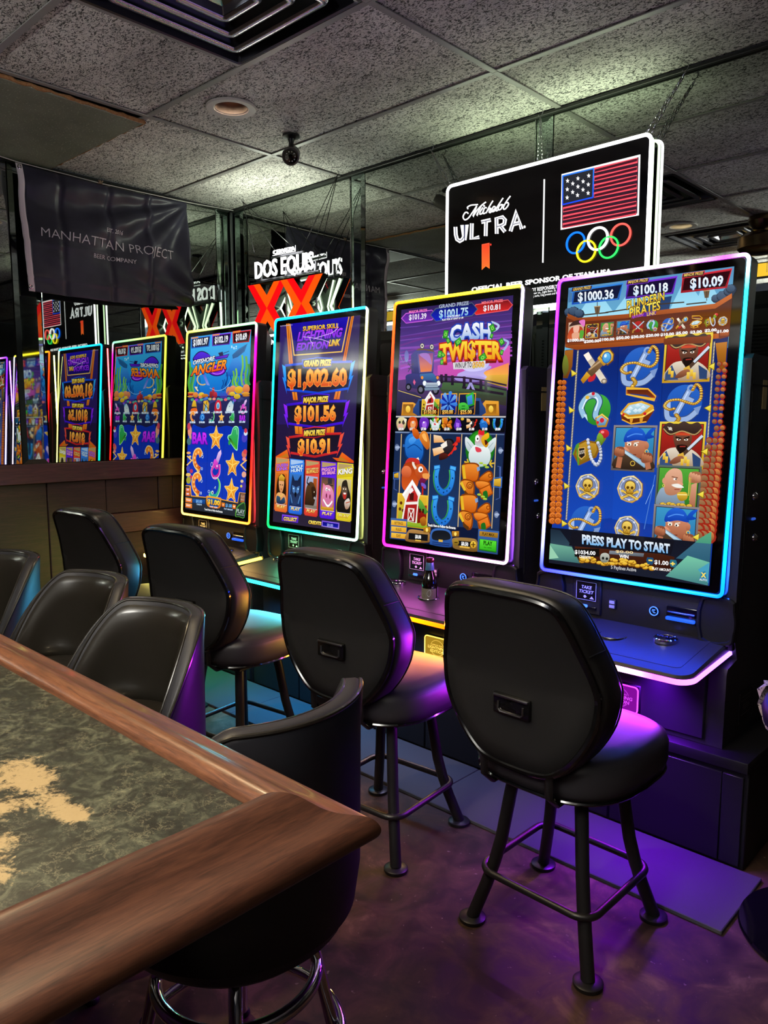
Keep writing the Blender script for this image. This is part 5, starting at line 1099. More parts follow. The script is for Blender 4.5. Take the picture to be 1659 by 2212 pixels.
    for x, y in ((240, 320), (1285, 350), (212, 890), (1240, 995)): A.ell(x, y, 22, 34, '#58688c', '#8898b8'); A.ell(x + 6, y, 24, 14, '#a8b8d8')
    A.poly([(210, 590), (255, 575), (258, 630), (210, 625)], '#f0c040', '#b88818'); A.line([(205, 575), (262, 570), (260, 640), (205, 640)], 8, '#3c68b8', closed=True); A.line([(215, 640), (210, 740), (240, 755)], 7, '#4860a0')
    A.line([(1255, 510), (1282, 515), (1275, 830), (1235, 845)], 8, '#4860a0'); A.poly([(1222, 640), (1292, 630), (1288, 715), (1215, 705)], '#f0c040', '#b88818'); A.line([(1215, 630), (1296, 620), (1290, 725), (1210, 715)], 9, '#3c70c0', closed=True)
    for fn, x, y, r, q in ((i_bag, 430, 312, 140, 1), (i_hat, 735, 312, 140, .82), (i_hen, 1078, 335, 155, 1.02), (i_bull, 415, 600, 150, .9), (i_shoe, 718, 640, 118, 1.12), (i_chair, 1045, 658, 172, .9), (i_barn, 400, 880, 160, 1.18), (i_shoe, 700, 945, 118, 1.12), (i_chair, 1025, 975, 170, .92)): icon(A, fn, *D(x, y), r / s, 0, q)
    A.home(810, 900, s)
    A.poly([(178, 1030), (345, 1045), (336, 1250), (168, 1235)], '#3c64a8', '#28447c')
    for t, y in (('SETTINGS', 1060), ('RULES', 1122), ('EXIT', 1186)): A.poly([(184, y - 8), (336, y + 6), (333, y + 56), (181, y + 42)], '#f8c848', '#e09820'); w_ = len(t) * 5.4; A.text(t, 258 - w_, y + 34, 258 + w_, y + 40, 28, '#4c2c08', bold=.01)
    A.text('Touch Here to Follow the Bonanza', 550, 1112, 830, 1142, 26, '#ffffff', bold=.04)
    A.blob([(332, 1262), (350, 1165), (400, 1145), (540, 1170), (570, 1190), (562, 1275)], '#b8884c', '#7c5424'); A.poly([(360, 1180), (552, 1198), (548, 1262), (355, 1245)], '#141418'); A.text('$0.00', 425, 1232, 482, 1238, 34, '#f8f8f8', bold=.05); A.poly([(425, 1248), (482, 1253), (481, 1266), (424, 1261)], '#f0c048')
    A.blob([(570, 1270), (582, 1170), (630, 1135), (730, 1140), (785, 1175), (798, 1290), (760, 1325), (590, 1300)], '#3c70c0', '#20448c'); A.blob([(590, 1215), (605, 1170), (650, 1155), (730, 1160), (772, 1190), (775, 1240), (700, 1255), (610, 1250)], '#14161e', '#1c2028'); A.line([(595, 1270), (770, 1290)], 8, '#182c60'); A.line([(595, 1290), (765, 1308)], 8, '#182c60'); A.poly([(660, 1245), (702, 1250), (700, 1272), (658, 1268)], '#e8b848')
    for x, y in ((542, 1150), (828, 1190)): A.rect(x - 34, y - 28, x + 36, y + 26, '#c88820', '#8a5c14'); A.ell(x, y, 13, 20, '#ffe070')
    A.blob([(800, 1290), (810, 1230), (980, 1232), (1045, 1260), (1050, 1365), (830, 1340)], '#a88044', '#6c4c20'); A.poly([(850, 1255), (1000, 1270), (998, 1320), (848, 1305)], '#101014'); A.ell(834, 1275, 30, 34, '#b08c30', '#7c6018'); A.rect(818, 1270, 850, 1280, '#3c2c08'); A.text('$0.50', 888, 1302, 956, 1310, 36, '#f8f8f8', bold=.05); A.ell(1008, 1296, 32, 36, '#f8d048', '#d09820'); A.rect(985, 1292, 1030, 1301, '#4c3408'); A.rect(1003, 1272, 1013, 1322, '#4c3408'); A.poly([(872, 1308), (972, 1320), (970, 1336), (870, 1325)], '#e8b848')
    A.poly([(1060, 1140), (1268, 1162), (1250, 1395), (1048, 1368)], '#3c68b0', '#28467c'); A.poly([(1072, 1160), (1258, 1180), (1252, 1230), (1068, 1210)], '#c08c30', '#8a6418'); A.text('PLAY MAX', 1100, 1200, 1220, 1214, 30, '#2c1c08', bold=.02); A.poly([(1070, 1238), (1246, 1260), (1240, 1378), (1062, 1350)], '#1c7014'); A.poly([(1076, 1242), (1240, 1263), (1234, 1366), (1070, 1340)], '#60e838', '#28a818'); A.text('PLAY', 1112, 1298, 1198, 1308, 44, '#103808', bold=.03); A.text('to win', 1114, 1326, 1190, 1334, 12, '#103808', bold=.02)
    return A

# --- purple menu
def art_menu():
    A = new_art([(603, 709), (773.2, 685.9), (756.7, 1150.6), (592.1, 1128.7)])
    s = 6.636
    A.map = lambda u, v: (u, v); A.at(0, 0, 1); A.rect(0, 0, 1, 1, '#2a1c50', '#1c1424'); A.rect(0, 0, 1, .5, '#30206a', '#2a1a5c'); A.rect(.85, 0, 1, .8, '#34245c', '#241a40'); A.rect(0, .84, 1, 1, '#221a30', '#2c2438')
    A.map = A.pxmap; A.home(560, 660, s); OR = ('#f09028', '#e06818')
    for q in ([(368, 300), (412, 295), (470, 870), (415, 880)], [(1288, 190), (1325, 182), (1215, 822), (1170, 825)], [(462, 1270), (530, 1275), (545, 1385), (480, 1385)], [(1078, 1255), (1150, 1250), (1130, 1370), (1050, 1370)], [(505, 1755), (610, 1765), (620, 1870), (515, 1865)], [(960, 1770), (1065, 1755), (1055, 1870), (950, 1870)]):
        A.poly(q, *OR); A.line([((q[0][0] + q[1][0]) / 2, q[0][1]), ((q[2][0] + q[3][0]) / 2, q[2][1])], 12, '#a85010')
    A.poly([(415, 300), (1262, 192), (1165, 700), (480, 755)], '#f0a048', '#f8c860'); A.poly([(430, 298), (1248, 194), (1152, 685), (492, 738)], '#1808b0', '#1c1260')
    for off, c, c2, ow in ((0, '#a028f0', '#7010d8', '#140848'),):
        A.text('SUPERIOR SKILL', 608, 402, 1108, 350, 66, '#ffe050', '#f0a028', bold=.03, out='#2c1008', ow=.07); A.text('LIGHTNING', 530, 545, 1140, 480, 130, '#b040ff', '#7818e0', bold=.045, out='#180850', ow=.09, shear=.22); A.text('EDITION', 515, 680, 950, 645, 108, '#a030f8', '#6c10d8', bold=.045, out='#180850', ow=.09, shear=.22)
    A.text('LINK', 975, 612, 1118, 600, 88, '#f8e060', '#e09820', bold=.05, out='#3c1c08', ow=.10, shear=.2)
    for p in ([(610, 485), (700, 490), (770, 505), (880, 470), (1010, 430), (1090, 370), (1100, 290)], [(770, 505), (870, 520), (960, 550), (985, 570)], [(700, 490), (720, 550), (745, 570), (750, 620)]): A.line(p, 8, '#c880ff'); A.line(p, 3.5, '#fff0ff')
    A.text('PLATFORM BUILD 12', 286, 340, 456, 320, 14, '#c8c0d8', bold=.02)
    def panel(y0, dy, w0, w1, c1, c2, c3, lab, amt, ax0, ax1, ay, hh, lx0, lx1, ly):
        """prize banner, lightning sides"""
        L0, R0 = w0, w1
        A.poly([(L0 + 50, y0 + 60), (R0 - 60, y0), (R0 - 110, y0 + dy - 80), ((L0 + R0) / 2, y0 + dy - 30), (L0 + 70, y0 + dy - 60)], '#1a1424', '#20182c')
        A.line([(L0 + 40, y0 + 62), (lx0 - 5, y0 + 30)], 34, c1, c2); A.line([(lx1 + 10, y0 + 8), (R0 - 40, y0)], 34, c1, c2)
        A.line([(L0 + 70, y0 + dy - 70), ((L0 + R0) / 2, y0 + dy - 20), (R0 - 95, y0 + dy - 90)], 34, c1, c2)
        A.poly([(L0, y0 + 45), (L0 + 50, y0 + 75), (L0 + 65, y0 + dy * .62), (L0 + 48, y0 + dy * .58), (L0 + 72, y0 + dy), (L0 + 5, y0 + dy * .48), (L0 + 28, y0 + dy * .50)], c3, c1); A.poly([(R0, y0 - 20), (R0 - 58, y0 + 22), (R0 - 92, y0 + dy * .55), (R0 - 70, y0 + dy * .52), (R0 - 108, y0 + dy - 20), (R0 - 22, y0 + dy * .40), (R0 - 50, y0 + dy * .44)], c3, c1)
        A.poly([(lx0 - 25, ly - 90), ((lx0 + lx1) / 2, ly - 128), (lx1 + 20, ly - 118), (lx1, ly + 4), ((lx0 + lx1) / 2, ly + 40), (lx0 - 10, ly + 30)], c1, c2); A.poly([(lx0 - 10, ly - 82), ((lx0 + lx1) / 2, ly - 112), (lx1 + 4, ly - 104), (lx1 - 8, ly - 2), ((lx0 + lx1) / 2, ly + 24), (lx0, ly + 18)], '#241630')
        A.text(lab, lx0 + 2, ly + 8, lx1 - 8, ly - 14, 84 * (.9 if lab[0] == 'M' else 1.), '#fff070', '#e8b018', bold=.05, out='#6c3c08', ow=.09, shear=.1)
        A.text(amt, ax0, ay, ax1, ay - (ax1 - ax0) * .03, hh, '#ffc850', '#e04818', bold=.03, out='#ff9838', ow=.065)
    panel(835, 470, 318, 1348, '#1c60f0', '#1030c0', '#30b0f8', 'GRAND PRIZE', '$1,002.60', 410, 1225, 1188, 235, 622, 1010, 900)
    panel(1395, 395, 345, 1280, '#4818e8', '#2c10a8', '#9828f8', 'MAJOR PRIZE', '$101.56', 512, 1075, 1678, 205, 622, 975, 1415)
    A.home(560, 920, s); panel(130, 350, 382, 1205, '#e03030', '#a81820', '#f05840', 'MINOR PRIZE', '$10.91', 562, 995, 408, 190, 635, 935, 160)
    # orange eaves
    A.poly([(245, 462), (405, 360), (432, 480), (245, 490)], '#f07020', '#e05010'); A.poly([(290, 475), (400, 415), (420, 475)], '#c07820'); A.poly([(1175, 392), (1340, 515), (1340, 545), (1110, 520), (1040, 470), (1130, 478)], '#f07020', '#e04810'); A.poly([(1150, 450), (1280, 530), (1120, 515)], '#c07820')
    # five game cards
    def fem(A):
        A.rect(-1, -1, 1, 1, '#d87020', '#803010'); A.blob([(-.5, -.8), (.6, -.85), (.9, .3), (.5, .5), (-.6, .5), (-.8, .0)], '#281408'); A.blob([(-.4, -.55), (.45, -.55), (.4, .0), (.05, .28), (-.32, .0)], '#f0b078', '#d08850'); A.poly([(-.5, -.75), (0, -.95), (.6, -.75), (.5, -.5), (-.45, -.5)], '#f0c040', '#b07818'); A.line([(-.25, -.25), (-.05, -.25)], .06, '#201008'); A.line([(.12, -.25), (.32, -.25)], .06, '#201008'); A.line([(-.05, .02), (.15, .02)], .05, '#802818')
        A.blob([(-.9, .95), (-.7, .35), (0, .25), (.8, .40), (.9, .95)], '#f0b070', '#c07840'); A.blob([(-.7, .5), (-.1, .55), (0, .75), (.6, .5), (.75, .9), (-.6, .95)], '#305878', '#202848'); A.curve([(-.4, .3), (0, .5), (.4, .3)], .05, '#f0d060')
    def wolf(A):
        A.rect(-1, -1, 1, 1, '#3878c8', '#102050'); A.poly([(-.8, -.2), (-.6, -.95), (-.2, -.6), (.3, -.62), (.85, -1.0), (.9, -.1), (.7, .5), (.2, .9), (-.5, .9), (-.9, .4)], '#101830', '#283c68'); A.poly([(-.6, -.3), (-.05, -.2), (0, .3), (-.5, .1)], '#4878b8'); A.poly([(.65, -.3), (.15, -.2), (.05, .3), (.55, .1)], '#4878b8'); A.ell(-.35, -.1, .12, .05, '#a8e0ff'); A.ell(.42, -.1, .12, .05, '#a8e0ff'); A.blob([(-.18, .15), (.22, .15), (.1, .4), (-.06, .4)], '#080c18'); A.line([(-.8, .3), (-.5, .8)], .1, '#5890d0'); A.line([(.8, .3), (.5, .8)], .1, '#5890d0')
    def bison(A):
        A.rect(-1, -1, 1, 1, '#a8b4d8', '#8c7c70'); A.rect(.3, -.9, .9, .1, '#b85820', '#8c4018'); A.blob([(-.95, .9), (-.9, -.1), (-.4, -.6), (.3, -.6), (.8, -.1), (.75, .3), (.3, .9)], '#5c3c20', '#20120c'); A.blob([(.0, -.3), (.6, -.35), (.85, .0), (.7, .4), (.3, .35)], '#3c2414', '#1c100a'); A.curve([(-.3, -.45), (-.75, -.6), (-.5, -.95)], .12, '#282028'); A.ell(.5, -.05, .06, .05, '#f0e0c0'); A.ell(.6, .32, .16, .08, '#b0a8a8'); A.rect(-1, .8, 1, 1, '#7c7468')
    def pig(A):
        A.rect(-1, -1, 1, 1, '#5c3c40', '#c89028'); A.rect(.0, -.98, .6, -.62, '#383038'); A.poly([(-.2, -.62), (.8, -.56), (.78, -.5), (-.2, -.55)], '#282028'); A.poly([(-.8, -.1), (-.7, -.65), (-.2, -.45)], '#e878a0'); A.blob([(-.85, .2), (-.6, -.4), (.2, -.55), (.85, -.2), (.95, .4), (.6, .85), (-.3, .95), (-.8, .7)], '#f098b8', '#c86890'); A.ell(-.15, -.28, .14, .12, '#fff'); A.ell(.22, -.22, .14, .12, '#fff'); A.ell(-.1, -.26, .06, .06, '#000'); A.ell(.2, -.2, .06, .06, '#000'); A.ell(.1, .12, .55, .34, '#e888b8', '#d070a0'); A.ell(-.15, .1, .10, .14, '#802848'); A.ell(.38, .14, .10, .14, '#802848'); A.curve([(-.6, .35), (.1, .72), (.75, .4)], .13, '#ffffff'); [A.ell(-.6 + k * .3, .88, .2, .1, '#e8b030', '#b07c18') for k in range(6)]
    def ape(A):
        A.rect(-1, -1, 1, 1, '#d8c890', '#786840'); A.ell(-.7, -.2, .3, .4, '#f0a030'); A.blob([(-.9, .95), (-.95, .3), (-.5, -.2), (-.3, -.8), (.3, -.95), (.6, -.5), (.95, .0), (.95, .95)], '#2c241c', '#141010'); A.blob([(-.3, -.5), (.4, -.5), (.45, .0), (.1, .2), (-.3, .0)], '#6c5848', '#3c3028'); A.ell(-.1, -.42, .07, .05, '#fff0d0'); A.ell(.22, -.42, .07, .05, '#fff0d0'); A.blob([(-.15, -.18), (.35, -.18), (.25, .15), (-.05, .15)], '#c03028'); A.poly([(-.1, -.2), (.3, -.2), (.25, -.1), (-.05, -.1)], '#f4f0e8'); A.blob([(.1, .35), (.7, .1), (.95, .4), (.7, .7), (.3, .75)], '#e8e0d8', '#a87858'); A.line([(.3, .4), (.9, .3)], .06, '#c05838')
    cards = [(245, 435, 470, '#f08840', '#e06020', 1235, '#8a3c10', fem, ('QUEEN', 'LINK'), '#b068e8', 690, 1130, 0), (445, 645, 490, '#3888f0', '#1858d0', 1265, '#103c98', wolf, ('WOLF', 'HUNT'), '#d8f0ff', 700, 1160, 0), (665, 865, 505, '#f05040', '#c83020', 1292, '#781810', bison, ('GREAT AMERICAN', 'BUFFALO'), '#f0d080', 730, 1185, 0), (885, 1105, 520, '#6828f0', '#4818c8', 1325, '#2c0c88', pig, ("PIGGY'S", 'BIG BREAK'), '#f8a0d8', 745, 1210, 0), (1115, 1338, 538, '#f0e030', '#d0b820', 1355, '#706008', ape, ('KING', ''), '#f8f4e8', 765, 1240, 0)]
    for x0, x1, yt, c1, c2, yb_, dk_, fn, (t1, t2), tc, yp0, yp1, _ in cards:
        k = .0; dxb = -22; sk = (x1 - x0) * .11
        A.poly([(x0, yt), (x1, yt + 22), (x1 + dxb, yb_ + 8), (x0 + dxb + 6, yb_ - 20)], c1, c2); A.poly([(x0 + 12, yt + 14), (x1 - 16, yt + 34), (x1 - 18, yt + 75), (x0 + 12, yt + 88)], '#b89c68' if fn is not wolf else '#a8c8f0')
        A.poly([(x0 - 4, yt + 95), (x1 + 4, yt + 55), (x1 - 2, yp0 - 30), (x0 - 8, yp0 - 5)], c1, c2)
        xm0, xm1 = x0 + 12, x1 - 20
        if t2: A.text(t1, xm0, yt + 145, xm1, yt + 130, 44 if len(t1) < 9 else 24, tc, bold=.04, out=dk_, ow=.09); A.text(t2, xm0 + 5, yt + 195, xm1, yt + 180, 44, tc if fn is not bison else '#f8c860', bold=.04, out=dk_, ow=.09)
        else: A.text(t1, xm0, yt + 170, xm1, yt + 150, 75, tc, bold=.05, out='#201808', ow=.09, shear=.1)
        px0, px1 = x0 + 6, x1 - 26; cx_, cy_ = (px0 + px1) / 2, (yp0 + yp1) / 2
        u0, v0 = A.pxmap(560 + px0 / s, 920 + yp0 / s); u1, v1 = A.pxmap(560 + px1 / s, 920 + (yp0 + 18) / s); u2, v2 = A.pxmap(560 + (px1 - 12) / s, 920 + (yp1 + 20) / s); u3, v3 = A.pxmap(560 + (px0 - 12) / s, 920 + yp1 / s)
        old, oldx = A.map, A.xf; hm = hom([(-1, -1), (1, -1), (1, 1), (-1, 1)], [(u0, v0), (u1, v1), (u2, v2), (u3, v3)]); A.map = hm; A.xf = (1, 0, 0, 1, 0, 0)
        # keep drawings inside their card
        base = len(A.v); fn(A); A.map, A.xf = old, oldx
        lo_u, hi_u, lo_v, hi_v = min(u0, u3), max(u1, u2), min(v0, v1), max(v2, v3)
        for q in range(base, len(A.v)): a, b, kk = A.v[q]; A.v[q] = (max(lo_u, min(hi_u, a)), max(lo_v, min(hi_v, b)), kk)
        A.poly([(x0 + dxb + 22, yp1 + 8), (x1 + dxb - 10, yp1 + 32), (x1 + dxb - 14, yb_ + 22), (x0 + dxb + 18, yb_ - 2)], c1, c2); A.text('PLAY', x0 + 22, yb_ - 48, x1 - 62, yb_ - 34, 42, '#fff8a0', '#f0b030', bold=.04, out=dk_, ow=.09, shear=.2)
        A.line([(x0 + dxb + 30, yp1 + 2), (x1 + dxb - 8, yp1 + 24)], 7, '#f0e0e8')
    A.poly([(345, 1280), (575, 1308), (570, 1400), (340, 1370)], '#8048f0', '#5020c0'); A.poly([(358, 1300), (560, 1325), (556, 1380), (354, 1356)], '#3c1898'); A.text('COLLECT', 366, 1362, 548, 1384 - 6, 48, '#fff070', '#f0c040', bold=.05, out='#5c2c08', ow=.08, shear=.1)
    A.text('CREDITS', 716, 1405, 892, 1425, 46, '#fff070', '#e0b030', bold=.05, out='#5c3c08', ow=.08, shear=.1); A.poly([(905, 1358), (1150, 1390), (1146, 1480), (900, 1442)], '#7848e0', '#a890f0'); A.poly([(918, 1378), (1136, 1405), (1132, 1462), (914, 1432)], '#0c0c78', '#1418a8'); A.text('$0.00', 978, 1438, 1060, 1450, 40, '#a0a8e8', bold=.03)
    return A

# --- undersea fishing game
def star5(A, r=1.0, c1='#ffc040', c2='#e07818', edge='#f8e0a0'):
    def pts(k): return [(k * (1.0 if j % 2 == 0 else .50) * sin(pi * j / 5), -k * (1.0 if j % 2 == 0 else .50) * cos(pi * j / 5)) for j in range(10)]
    A.blob(pts(1.02), edge, n=3); A.blob(pts(.93), c1, c2, n=3)
    for j in range(5): a = 2 * pi * j / 5; A.line([(0, 0), (.7 * sin(a), -.7 * cos(a))], .09, '#ffd868')
def shrimp(A):
    A.curve([(.45, -.50), (.10, -.90), (-.45, -.80), (-.70, -.30), (-.55, .20), (-.15, .55), (.30, .72)], .62, '#f8d890', n=6, w2=.5); A.curve([(.40, -.52), (.08, -.85), (-.42, -.75), (-.64, -.28), (-.50, .18), (-.12, .50), (.28, .68)], .50, '#f09030', '#d85818', n=6, w2=.42)
    for x, y in ((-.05, -.82), (-.45, -.66), (-.62, -.30), (-.52, .10), (-.25, .40)): A.ell(x, y, .14, .12, '#ffc070', n=10)
    A.poly([(-.35, .55), (.10, .75), (.0, 1.02), (-.15, 1.0)], '#f0c860'); A.ell(.20, .55, .06, .06, '#201008'); A.ring(.58, .62, .10, .05, '#d8e8f0'); A.ring(.62, -.45, .12, .04, '#d8e8f0'); A.line([(.40, -.55), (.56, -.75)], .04, '#d8e8f0')
def squid(A):
    A.poly([(.75, -1.0), (.85, -.72), (.42, -.02), (.05, -.30), (.35, -.78)], '#f0d0f8', '#b880d0'); A.blob([(-.35, .05), (-.10, -.32), (.35, -.05), (.40, .35), (.0, .40)], '#e850d8', '#b828a8'); A.curve([(-.25, .15), (-.55, .55), (-.30, .95), (.20, .98), (.62, .65), (.60, .05)], .26, '#f8a0e0', n=5); A.curve([(-.25, .15), (-.52, .55), (-.28, .90), (.18, .92), (.58, .62), (.58, .08)], .19, '#e038b0', '#c01888', n=5); A.ring(-.55, .10, .16, .04, '#e0d0f0'); A.ell(.25, .18, .08, .08, '#fff0ff')
def bell(A):
    A.blob([(-.10, -.80), (.30, -.98), (.75, -.85), (.85, -.30), (.75, .60), (.70, .95), (.30, .85), (-.40, .35), (-.85, .0), (-.75, -.25), (-.35, -.35)], '#a0f0c0'); A.blob([(-.06, -.74), (.30, -.90), (.68, -.78), (.77, -.28), (.68, .55), (.62, .85), (.28, .76), (-.36, .28), (-.74, -.04), (-.64, -.20), (-.30, -.28)], '#38b070', '#28a018'); A.blob([(-.70, .0), (-.40, .0), (.20, .45), (.55, .85), (.10, .65), (-.40, .28)], '#184028', '#60c830'); A.ell(-.55, .35, .18, .20, '#30a048'); A.curve([(.15, -.7), (.45, -.75), (.6, -.3)], .08, '#80e0a0')
def worm(A):
    A.curve([(-.75, .55), (-.40, .85), (.20, .80), (.65, .25), (.72, -.40), (.35, -.90)], .55, '#b0f0a0', n=6, w2=.16); A.curve([(-.70, .52), (-.38, .78), (.18, .74), (.60, .22), (.66, -.40), (.36, -.85)], .44, '#58d020', '#20a0a0', n=6, w2=.10); A.ell(-.35, .50, .16, .18, '#e8fff0'); A.ell(-.33, .52, .08, .11, '#101820'); A.ring(-.92, .45, .13, .04, '#d0e8f0'); A.curve([(.32, -.92), (-.10, -.95), (-.35, -.85)], .05, '#c0d8e0'); A.curve([(-.10, .10), (.10, -.10), (.05, .15)], .05, '#c0d8e0')
def barword(A): A.text('BAR', -1, .62, 1, .62, 1.15, '#d838ff', '#9818d8', bold=.04, out='#500888', ow=.075)
def buoy(A): A.blob([(-.5, .2), (-.3, -.7), (.2, -.9), (.5, -.5), (.6, .3)], '#e8c030', '#c89020'); A.rect(-.6, .0, .6, .4, '#303030'); A.blob([(-.8, .9), (-.6, .3), (.6, .2), (.9, .7), (.5, 1)], '#e05818', '#f08838')
def trap(A): A.poly([(-.7, .9), (-.6, -.8), (.4, -.9), (.8, -.4), (.7, .8)], '#e8b838', '#a87818'); A.poly([(-.3, .5), (-.2, -.4), (.3, -.2), (.4, .6)], '#80c8f0'); A.line([(-.6, -.5), (.6, .3)], .12, '#403010'); A.line([(.3, -.8), (-.4, .7)], .12, '#403010')
def diver(A): A.blob([(-.7, .9), (-.8, -.2), (-.2, -.95), (.5, -.8), (.8, .0), (.7, .9)], '#d83048', '#a01828'); A.ell(0, -.1, .42, .5, '#e8d8d0'); A.ell(0, -.1, .32, .40, '#60b8e8', '#3880c0')
def shark(A): A.blob([(-.9, .6), (-.5, -.3), (.2, -.8), (.6, -.5), (.9, -.9), (.8, .2), (.5, .8), (-.2, .7)], '#a8c8d8', '#e0e8e8'); A.poly([(.5, -.6), (.9, -.95), (.85, -.2)], '#3088c8'); A.ell(-.1, .0, .08, .08, '#102030')
def fishb(A): A.blob([(-.9, .1), (-.4, -.7), (.5, -.6), (.9, .1), (.3, .8), (-.5, .7)], '#2880e0', '#1050a0'); A.ring(.1, 0, .4, .12, '#80c8f8')
def art_sea():
    A = new_art([(408.6, 729.9), (537.1, 718.1), (528.0, 1118.0), (402.1, 1102.0)])
    s = 7.9; s2 = 7.629; C = lambda x, y: (370 + x / s, 690 + y / s); D = lambda x, y: (370 + x / s2, 910 + y / s2)
    A.map = lambda u, v: (u, v); A.at(0, 0, 1); A.rect(0, 0, 1, 1, '#1838a8', '#1030b0'); A.rect(0, 0, 1, .18, '#38b8f0', '#2090e0'); A.rect(0, .18, 1, .42, '#2090e0', '#0c48b8')
    A.map = A.pxmap; A.home(370, 690, s)
    A.poly([(1040, 640), (1080, 620), (1250, 1000), (900, 1000)], '#3c9ce8', '#1858c0'); A.poly([(1010, 640), (1120, 540), (1265, 455), (1215, 590), (1100, 680), (1020, 705)], '#2878b8', '#184c88'); A.poly([(1020, 650), (1140, 560), (1250, 470), (1190, 590), (1040, 690)], '#1c5c98'); [A.ell(1000 + (k * 37) % 110, 490 + (k * 23) % 55, 14, 8, '#b8e8ff', n=8) for k in range(9)]
    def weed(x, y0, y1, w_, c): A.curve([(x, y0), (x + 14, y0 + (y1 - y0) * .35), (x - 10, y0 + (y1 - y0) * .7), (x + 16, y1)], w_, c, n=5, w2=w_ * 1.3)
    for x, y0, y1, w_, c in ((290, 730, 1250, 32, '#50a838'), (330, 830, 1260, 30, '#3c9048'), (355, 900, 1260, 20, '#60b040'), (410, 960, 1260, 12, '#184c78'), (460, 990, 1260, 12, '#1c5c80'), (920, 930, 1240, 16, '#0c3880'), (985, 990, 1230, 14, '#0c3880'), (855, 1060, 1250, 14, '#10408c'), (885, 1050, 1250, 10, '#103c80'), (1030, 910, 1180, 26, '#68b840'), (1075, 870, 1170, 26, '#80c848'), (1110, 1020, 1170, 18, '#58a838'), (1175, 650, 1160, 28, '#78c050'), (1240, 670, 1160, 34, '#60b048'), (1285, 800, 1160, 34, '#3c9050'), (1205, 950, 1160, 14, '#8060c0')): weed(x, y0, y1, w_, c)
    A.poly([(275, 1330), (620, 1330), (900, 1330), (1310, 1310), (1300, 1900), (245, 1900)], '#2c2c60', '#1c2048')
    random.seed(9)
    for k in range(40): x = 290 + random.random() * 1000; y = 1370 + random.random() * 90; A.ell(x, y, 34, 22, random.choice(['#384078', '#2c3468', '#404884', '#242c58']), n=10)
    for x, y, rx, ry, c, c2 in ((320, 1290, 55, 26, '#c84030', '#901c18'), (320, 1265, 55, 14, '#f0b040', '#d08820'), (400, 1305, 46, 48, '#f09848', '#c06820'), (500, 1310, 52, 48, '#f0d040', '#c09820'), (560, 1320, 60, 30, '#d88830', '#a05818'), (310, 1330, 50, 16, '#e8b038', '#b87818'), (660, 1310, 26, 66, '#a03038', '#701820'), (700, 1260, 24, 80, '#c04048', '#882028'), (735, 1310, 34, 52, '#c83848', '#901c28'), (960, 1250, 46, 72, '#e89060', '#c06838'), (1030, 1215, 60, 56, '#f0a070', '#c87040'), (1130, 1235, 72, 66, '#f0c838', '#c89018'), (1250, 1220, 60, 80, '#f09860', '#c86838'), (1020, 1300, 48, 36, '#f0d048', '#c09820'), (1100, 1345, 55, 44, '#e8c840', '#b89018'), (1240, 1300, 70, 26, '#f0b040', '#b87020'), (1250, 1335, 60, 16, '#d89030', '#a86018')): A.ell(x, y, rx, ry, c, c2, 14)
    for x, y, c in ((415, 1390, '#a030c0'), (455, 1410, '#3858a8'), (500, 1390, '#48a890'), (645, 1380, '#a8b870'), (715, 1380, '#e89080'), (790, 1385, '#48a8a0'), (835, 1395, '#58a890'), (910, 1395, '#e86870'), (960, 1375, '#48a898'), (1015, 1370, '#5838c0'), (1055, 1410, '#8040c8'), (345, 1385, '#48a878'), (560, 1380, '#4868b8'), (590, 1365, '#4878d0'), (480, 1345, '#e87858')): A.ell(x, y, 30, 24, c, n=9)
    for k in range(9): A.line([(830 + k * 11, 1370), (800 + k * 20, 1290 - 20 * (k % 3))], 8, '#4838b0')
    for a, b in (((385, 1170), (430, 1180)), ((400, 1180), (440, 1240))): A.line([a, b], 22, '#f0d8a0')
    A.curve([(640, 1190), (760, 1240), (880, 1210), (970, 1120), (990, 1060)], 6, '#a8d8f8', n=6); A.ring(520, 1040, 95, 20, '#e0b868', ry=95, a0=60, a1=260); A.poly([(510, 930), (560, 960), (640, 1150), (590, 1140)], '#4858c8', '#8898e8')
    # logo
    A.blob([(350, 720), (400, 600), (490, 555), (590, 590), (650, 660), (600, 720)], '#180850'); A.blob([(370, 700), (412, 612), (490, 572), (580, 603), (640, 662)], '#5020e0', '#4010c0'); A.ell(760, 890, 155, 105, '#1c0858'); A.ell(760, 890, 138, 90, '#a828f0', '#6810c8'); A.ring(765, 890, 105, 12, '#d078ff', ry=68)
    A.poly([(715, 665), (965, 620), (930, 690), (730, 715)], '#180848'); A.poly([(728, 672), (950, 632), (920, 682), (738, 705)], '#6020e0', '#4810b0'); A.poly([(775, 600), (850, 580), (865, 640), (800, 650)], '#180848'); A.line([(860, 610), (960, 575)], 10, '#180848')
    A.text('OFFSHORE', 345, 790, 705, 722, 76, '#ffffff', '#d8e0f0', bold=.03, out='#180838', ow=.10, shear=.2); A.text('ANGLER', 322, 975, 905, 870, 165, '#ffb020', '#f04818', bold=.035, out='#180838', ow=.09, shear=.22)
    # prizes
    for q, e1, e2, fl_, amt, x0, y0, x1, y1, lq in (([(308, 330), (650, 292), (622, 485), (318, 510)], '#3888f0', '#1848b0', '#0c1438', '$1001.97', 352, 465, 598, 438, [(312, 318), (445, 298), (438, 338), (306, 355)]), ([(668, 292), (996, 258), (965, 462), (672, 482)], '#8838f0', '#4818a8', '#180c38', '$102.19', 718, 432, 936, 412, [(672, 278), (808, 262), (800, 302), (668, 318)]), ([(1012, 258), (1322, 225), (1290, 432), (1020, 450)], '#e83038', '#a01820', '#2c0810', '$10.69', 1068, 400, 1250, 382, [(1015, 242), (1152, 226), (1146, 265), (1012, 282)])):
